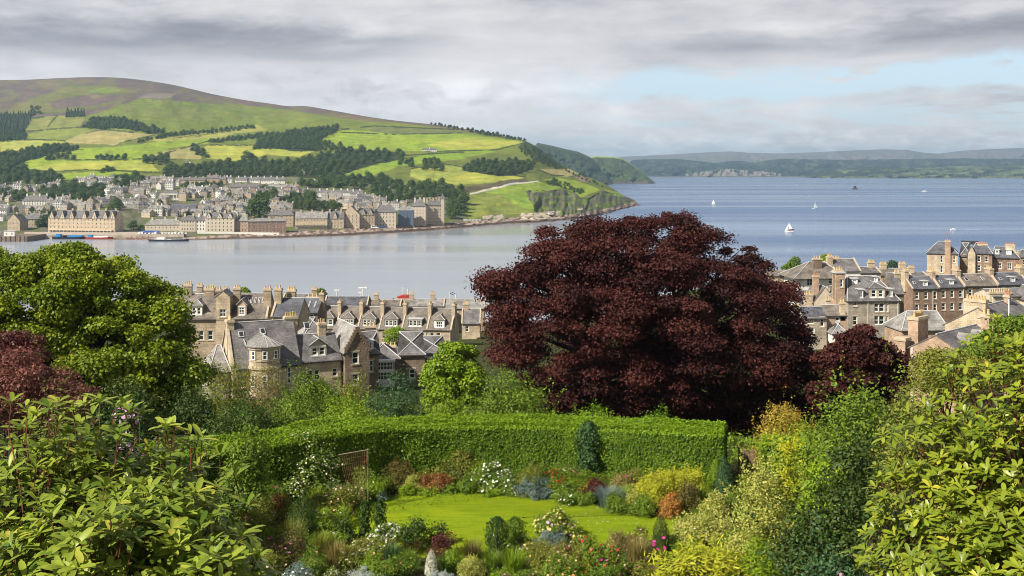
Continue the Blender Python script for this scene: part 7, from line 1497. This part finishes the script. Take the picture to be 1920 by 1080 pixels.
# ================================================================ QUAYS, BOATS, HARBOUR
def harbour():
    stone = WALL['grey']
    mb = MB(); pts = [(hill_at(u, 449) if False else P(u, 0, 1)) for u in (0,)]
    # quay wall along the left waterfront
    us = np.linspace(46, 345, 24); fr = []; 
    for u in us: y = 1128+0.02*(u-46); fr.append(((u-U0)*y/F, y))
    m = MB()
    for (x0, y0), (x1, y1) in zip(fr[:-1], fr[1:]):
        m.poly([(x0, y0, -3), (x1, y1, -3), (x1, y1, 4.3), (x0, y0, 4.3)]); m.poly([(x0, y0, 4.3), (x1, y1, 4.3), (x1*1.045, y1+50, 4.35), (x0*1.045, y0+50, 4.35)])
    q = empty('quay_wall', (fr[0][0], fr[0][1], 0)); tag(q, 'long pale stone quay wall in front of the gabled hotel', 'quay'); o = np.array(q.location); m.v = [tuple(np.array(v)-o) for v in m.v]; m.build('wall', plain('quay_stone', (0.42,0.36,0.30), 0.9, 0.25, 0.2), q)
    # pier head
    p = P(0, 452, 1085); q = empty('pier', (p.x, p.y, 0)); tag(q, 'dark stone pier at the left edge with white sheds', 'pier'); mb = MB(); mb.box(-30, 27, 0, 46, -4, 5.2); mb.build('deck', WALL['brown'], q); mb = MB()
    for i in range(12): mb.box(-28+i*4.8, -27.4+i*4.8, -0.4, -0.01, -4, 5.8)
    mb.build('fenders', GUT, q)
    def shed(x, y, w_, h, lab):
        r = empty('harbour_shed', (p.x+x, p.y+y, 5.2)); tag(r, lab, 'shed'); mb = MB(); mb.box(0, w_, 0, 5, 0, h); mb.build('wall', WALL['white'], r); mb = MB(); mb.box(-0.4, w_+0.4, -0.4, 5.4, h, h+0.5); mb.build('roof', LEAD, r)
        for i in range(2): w2 = obj('window', window_mesh(1.6, 1.6), r, (w_*(0.25+0.5*i), -0.08, 1.6))
    shed(1, 6, 11, 5.0, 'white flat roofed shed on the pier head'); shed(-14, 8, 9, 4.0, 'lower white shed left of the pier head shed')
    # sea wall promenade, pale rail line
    m = MB(); us = np.linspace(372, 525, 20); L = [hill_at(u, 437.2+0.012*(u-372)) for u in us]
    for a, b in zip(L[:-1], L[1:]): m.poly([a+Vector((0, -4, -2)), b+Vector((0, -4, -2)), b+Vector((0, -4, 1.9)), a+Vector((0, -4, 1.9))]); m.poly([a+Vector((0, -4, 1.9)), b+Vector((0, -4, 1.9)), b+Vector((0, -3, 1.9)), a+Vector((0, -3, 1.9))])
    o = m.build('promenade_wall', WALL['white']); tag(o, 'white promenade wall along the shore below the ornate hotel', 'wall')
    # barges and boats at the quay
    def hull(L, B, D, bow=0.25, stern=0.9, n=14, sheer=0.6):
        mb = MB(); S = []
        for i in range(n+1):
            t = i/n; b = B/2*min(1, (t/bow)**0.6 if t < bow else 1)*(1 if t < 0.85 else 1-(t-0.85)/0.15*(1-stern)); z = D+sheer*(2*t-1)**2; x = L*(0.5-t); S.append([(x, -b, z), (x, -b*0.8, -0.4), (x, b*0.8, -0.4), (x, b, z)])
        for a, b in zip(S[:-1], S[1:]):
            mb.poly([a[0], b[0], b[1], a[1]], 0); mb.poly([a[2], b[2], b[3], a[3]], 0); mb.poly([a[3], b[3], b[0], a[0]], 1)
        mb.poly(S[-1], 0); return mb
    pc = lambda n, c, r=0.5: MATS.get(n) or plain(n, c, r, 0.12, 0.6)
    def barge(u, v, L, D, lab, hc, dc, deck, rot=0):
        Y = ZC*F/(v-VH); p = P(u, v, Y); r = empty('moored_barge', (p.x, p.y, 0), R(rot)); tag(r, lab, 'barge'); hull(L, 7, D, 0.12, 0.8).build('hull', [hc, dc], r)
        for (x, w_, h, m_, nm) in deck: mb = MB(); mb.box(x-w_/2, x+w_/2, -2.4, 2.4, D, D+h); mb.build(nm, m_, r)
        return r
    BL, DK, RD, WH = pc('blue_paint', (0.02,0.22,0.50)), pc('black_paint', (0.018,0.022,0.035)), pc('red_paint', (0.42,0.05,0.03)), pc('boat_white', (0.75,0.75,0.73))
    barge(130, 448.4, 34, 2.4, 'long blue and black barge moored below the gabled hotel', DK, BL, [(4, 20, 1.6, BL, 'hold_cover'), (-11, 5, 3.0, BL, 'wheelhouse'), (-4, 5, 1.9, RD, 'hatch')])
    barge(187, 448.6, 28, 2.2, 'red barge with a blue wheelhouse moored right of the blue one', RD, WH, [(2, 15, 1.3, WH, 'hold_cover'), (-10, 4, 2.6, BL, 'wheelhouse')])
    barge(317, 452.5, 40, 2.0, 'long low black boat at the right end of the quay', DK, WH, [(-8, 8, 2.0, WH, 'cabin'), (8, 10, 1.0, pc('tarpaulin', (0.16,0.17,0.16)), 'hold_cover')], 2)
    g = P(252, 448, 1110); r = empty('red_pontoon', (g.x, 1122, 0)); tag(r, 'red steel pontoon frame at the quay steps', 'pontoon'); RD2 = pc('faded_red', (0.34,0.10,0.075))
    for i in range(9): mb = MB(); mb.tube((-12+3*i, 0, -2), (-12+3*i+(1.5 if i % 2 else -1.5), 0, 3.6), 0.28, 0.28, 5); mb.build('strut', RD2, r)
    mb = MB(); mb.box(-12, 14, -0.6, 0.6, 0.9, 1.3); mb.build('deck', RD2, r)
    mb = MB(); mb.box(-9, 9, -3, 2.8, 0, 2.0); mb.extrude([(-9.5, -3.4, 2.0), (9.5, -3.4, 2.0), (9.5, 0, 3.2), (-9.5, 0, 3.2)], (0, 0.1, 0)); p = hill_at(282, 441); o = mb.build('quay_store', pc('blue_store', (0.03,0.09,0.30)), None, (p.x, p.y, 4.3)); tag(o, 'low dark blue quay store beyond the black boat', 'shed')
    # cars and vans on the quay
    def car_mesh(nm, c, van=False):
        b = MB(); L, W_, H_ = (5.4, 2.0, 2.3) if van else (4.3, 1.75, 1.45); pr = [(-L/2, 0.35), (L/2, 0.35), (L/2, 0.8), (L/2-0.9, 0.92), (L/2-1.5, H_), (-L/2+0.3, H_), (-L/2, 0.9)]
        b.extrude([(x, -W_/2, z) for x, z in pr], (0, W_, 0), 0); b.box(-L/2+0.5, L/2-1.4, -W_/2-0.02, W_/2+0.02, H_*0.62, H_*0.9, 1)
        for x in (-L/2+0.85, L/2-0.85):
            for y in (-W_/2, W_/2): b.tube((x, y-0.1, 0.32), (x, y+0.1, 0.32), 0.32, 0.32, 10, 2)
        return b.mesh(nm, [c, GLASS, GUT])
    cm = [(car_mesh('parked_car', WH), 'white car'), (car_mesh('parked_car', pc('car_silver', (0.5,0.5,0.52))), 'silver car'), (car_mesh('parked_van', WH, True), 'white van'), (car_mesh('parked_car', pc('car_blue', (0.04,0.10,0.30))), 'blue car')]
    spots = [(262+6.2*i, 438.5+0.25*(i % 3), (0, 2, 1, 0, 0, 2, 3, 0, 1, 0, 0, 2, 0, 1, 0)[i]) for i in range(15)]
    cnt = {}; orde = ['first', 'second', 'third', 'fourth', 'fifth', 'sixth', 'seventh', 'eighth', 'ninth']
    for u, v, k in spots:
        me, nm = cm[k]; p = P(u, v, 1140); cnt[nm] = cnt.get(nm, -1)+1; o = obj('parked_van' if k == 2 else 'parked_car', me, None, (p.x, 1140, 4.35), R(90+random.uniform(-8, 8))); o.scale = (1.1, 1.1, 1.1)
        tag(o, f'{nm} on the quay behind the black boat, {orde[cnt[nm]]} of its colour from the left', 'van' if k == 2 else 'car', 'cars parked on the quay')
    for u, k, lab in ((703, 2, 'long white van on the green before the round fronted tenement'), (713, 3, 'blue car on the green before the round fronted tenement'), (720, 3, 'second blue car right of the first on the green')):
        p = hill_at(u, 428.0); o = obj('parked_van' if k == 2 else 'parked_car', cm[k][0], None, p, R(5)); o.scale = (1.6, 1.3, 1.3); tag(o, lab, 'van' if k == 2 else 'car')
    for i in range(5):
        p = hill_at(874+6*i, 413.5); r = obj('beached_boat', hull(6.5, 2.2, 1.3, 0.35, 0.8).mesh('beached_boat', [WH, WH]), None, p, R(10)); tag(r, f'white boat pulled up right of the corner hotel, {orde[i]} from the left', 'boat', 'boats pulled up on the shore')
    # sailing boats
    sail = plain('sail_cloth', (0.82,0.82,0.80), 0.8, 0.04); sail2 = sail
    def sailboat(u, v, L, hgt, lab, dark=False, rot=8):
        Y = ZC*F/(v-VH); p = P(u, v, Y); r = empty('sailing_boat', (p.x, p.y, 0), R(rot)); tag(r, lab, 'sailing boat')
        hull(L, L*0.32, L*0.13, 0.45, 0.75, 14, L*0.03).build('hull', [WH, pc('teak', (0.25,0.16,0.09))], r); mb = MB(); mb.box(-L*0.18, L*0.16, -L*0.09, L*0.09, L*0.13, L*0.21); mb.build('cabin', WH if not dark else DK, r)
        mb = MB(); mb.tube((L*0.08, 0, 0.2), (L*0.08, 0, hgt), 0.12, 0.07, 6); mb.build('mast', LEAD, r); mb = MB(); mb.tube((L*0.08, 0, L*0.26), (-L*0.40, 0.3, L*0.26), 0.09, 0.07, 6); mb.build('boom', LEAD, r)
        def sheet(nm, a, b, c, bel):
            A, B, C_ = Vector(a), Vector(b), Vector(c); mb = MB(); n = 6; G = {}
            for i in range(n+1):
                for j in range(n+1-i): s_, t = i/n, j/n; G[i, j] = A*(1-s_-t)+B*s_+C_*t+Vector((0, bel*4*(s_*(1-s_-t)+t*(1-s_-t)+s_*t), 0))
            for i in range(n):
                for j in range(n-i):
                    mb.poly([G[i, j], G[i+1, j], G[i, j+1]])
                    if i+j < n-1: mb.poly([G[i+1, j], G[i+1, j+1], G[i, j+1]])
            mb.build(nm, sail, r, smooth=True)
        sheet('mainsail', (L*0.06, 0.1, L*0.30), (-L*0.38, 0.3, L*0.30), (L*0.06, 0.1, hgt*0.96), L*0.05); sheet('jib', (L*0.48, 0, L*0.18), (L*0.12, 0.2, L*0.2), (L*0.09, 0.1, hgt*0.85), L*0.04)
        return r
    r = sailboat(1480, 434.5, 10.5, 11.0, 'white sailing boat with dark deck house, largest out on the blue water', True, 172); mb = MB(); mb.box(-5.3, -2.2, -1.3, 1.3, 1.4, 3.2); mb.build('deckhouse', pc('maroon', (0.10,0.03,0.03)), r)
    sailboat(1528.5, 391.5, 10, 14, 'small white sailing boat farther out, right of the largest one', False, 20); sailboat(1338, 383, 8, 10, 'tiny white sailing boat beyond the copper beech', False, 160)
    def motor(u, v, L, lab, c=WH):
        Y = ZC*F/(v-VH); p = P(u, v, Y); r = empty('motor_boat', (p.x, p.y, 0), R(4)); tag(r, lab, 'motor boat'); hull(L, L*0.3, L*0.10, 0.4, 0.9).build('hull', [c, WH], r); mb = MB(); mb.extrude([(-L*0.25, -L*0.1, L*0.1), (L*0.12, -L*0.1, L*0.1), (L*0.03, -L*0.1, L*0.22), (-L*0.22, -L*0.1, L*0.22)], (0, L*0.2, 0)); mb.build('cabin', WH, r)
        f = MB(); ps = [(-L*0.5, -0.5), (-L*3.6, -2.0), (-L*3.6, 2.0), (-L*0.5, 0.5)]; f.poly([(-x, y, 0.06) for x, y in ps][::-1]); f.build('wake', plain('foam', (0.62,0.68,0.76), 0.8), r)
    motor(1789, 431, 9.0, 'white motor boat with a wake near the large house'); motor(1735, 360, 22, 'white motor boat far out under the village shore')
    Y = ZC*F/(355-VH); p = P(1603, 355, Y); r = empty('dark_ship', (p.x, p.y, 0)); tag(r, 'small dark ship with a reddish hull far out in the firth', 'ship'); hull(18, 7, 5, 0.3, 0.9).build('hull', [pc('rust_red', (0.20,0.07,0.05)), DK], r); mb = MB(); mb.box(-4, 4, -2, 2, 5, 11); mb.build('deckhouse', DK, r); mb = MB(); mb.tube((0, 0, 11), (0, 0, 22), 0.5, 0.3, 6); mb.build('mast', DK, r)
    # near harbour seen over the terrace roofs
    def mast(u, vt, Y, lab, arm=0.0):
        b = gat(u, Y); z = ZC-(vt-VH)*Y/F-b.z; r = empty('mast', b); tag(r, lab, 'mast'); mb = MB(); mb.tube((0, 0, 0), (0, 0, z), 0.22, 0.16, 8); mb.build('pole', WH, r)
        if arm: mb = MB(); mb.box(-arm, arm, -0.2, 0.2, z-0.5, z); mb.build('lamp_head', WH, r)
    mast(632, 543, 380, 'white lamp mast left of the harbour masts', 0.9); mast(680, 538, 400, 'thick white double headed mast behind the terrace', 1.6); mast(676, 547, 396, 'short white mast beside the double headed one', 0.8); mast(756, 538, 420, 'slim white mast above the red crane'); mast(765, 542, 420, 'second slim white mast right of the red crane'); mast(855, 548, 400, 'white mast right of the small flag')
    b = gat(843, 395); z = ZC-(547-VH)*395/F-b.z; r = empty('flagpole', b); tag(r, 'flagpole with a small blue flag with white diagonals behind the terrace', 'flagpole'); mb = MB(); mb.tube((0, 0, 0), (0, 0, z), 0.12, 0.08, 6); mb.build('pole', WH, r)
    mb = MB(); mb.poly([(0.1, 0, z-1.2), (2.2, 0.15, z-1.3), (2.2, 0.15, z-0.1), (0.1, 0, z)], 0)
    for a_, b_ in (((0.1, z-1.2), (2.2, z-0.1)), ((0.1, z), (2.2, z-1.3))):
        d = 0.14; mb.poly([(a_[0], -0.02, a_[1]-d), (b_[0], 0.13, b_[1]-d), (b_[0], 0.13, b_[1]+d), (a_[0], -0.02, a_[1]+d)], 1)
    mb.build('flag', [pc('flag_blue', (0.05,0.12,0.42)), WH], r)
    b = gat(757, 418); top = ZC-(553-VH)*418/F-b.z; r = empty('harbour_crane', b); tag(r, 'red lattice crane house showing over the terrace roofs', 'crane'); w_ = 2.6
    mb = MB(); 
    for sx in (-1, 1):
        for sy in (-1, 1): mb.tube((sx*w_*1.2, sy*w_, 0), (sx*w_*0.7, sy*w_*0.7, top*0.8), 0.35, 0.3, 6)
    mb.build('legs', RD, r); mb = MB(); mb.box(-w_, w_*1.0, -1.8, 1.8, top*0.76, top*0.94); mb.extrude([(-w_, -1.8, top*0.94), (w_, -1.8, top*0.94), (w_*0.6, -1.8, top), (-w_*0.2, -1.8, top)], (0, 3.6, 0)); mb.build('cab', RD, r)
    mb = MB()
    for i in range(6): mb.tube((-w_*1.9+i*1.1, -2, top*0.76+(1.6 if i % 2 else 0)), (-w_*1.9+(i+1)*1.1, -2, top*0.76+(0 if i % 2 else 1.6)), 0.2, 0.2, 5)
    mb.build('lattice', RD, r)
    for (u, vt, wpx, lab) in ((672, 560, 34, 'red metal cargo boxes behind the terrace left of the crane'), (642, 557, 22, 'red roofed boat shed at the left of the harbour')):
        b = gat(u, 390); z = ZC-(vt-VH)*390/F-b.z; w_ = wpx*390/F; r = empty('boat_shed', b); tag(r, lab, 'shed'); mb = MB(); mb.box(-w_/2, w_/2, 0, 6, 0, z-0.9); mb.build('wall', WALL['red'], r); mb = MB(); mb.extrude([(-w_/2-0.3, -0.3, z-0.9), (w_/2+0.3, -0.3, z-0.9), (w_/2+0.3, 3, z), (-w_/2-0.3, 3, z)], (0, 0.1, 0)); mb.build('roof', RD, r)
harbour()
# ================================================================ AIR
def haze():
    mb = MB(); mb.box(-15900, 15900, -300, 23900, -11.5, 470); o = mb.build('haze', [])
    m = bpy.data.materials.new('haze'); m.use_nodes = True; m.node_tree.nodes.clear()
    v = m.node_tree.nodes.new('ShaderNodeVolumePrincipled'); v.inputs['Color'].default_value = (0.48, 0.74, 1.0, 1); v.inputs['Density'].default_value = 6.2e-5; v.inputs['Anisotropy'].default_value = 0.2
    v.inputs['Density Attribute'].default_value = ''
    out = m.node_tree.nodes.new('ShaderNodeOutputMaterial'); m.node_tree.links.new(v.outputs[0], out.inputs['Volume'])
    try: m.cycles.homogeneous_volume = True
    except Exception: pass
    o.data.materials.append(m); tag(o, 'thin blue sea air that fades the far hills', 'haze', kind='stuff')
haze()
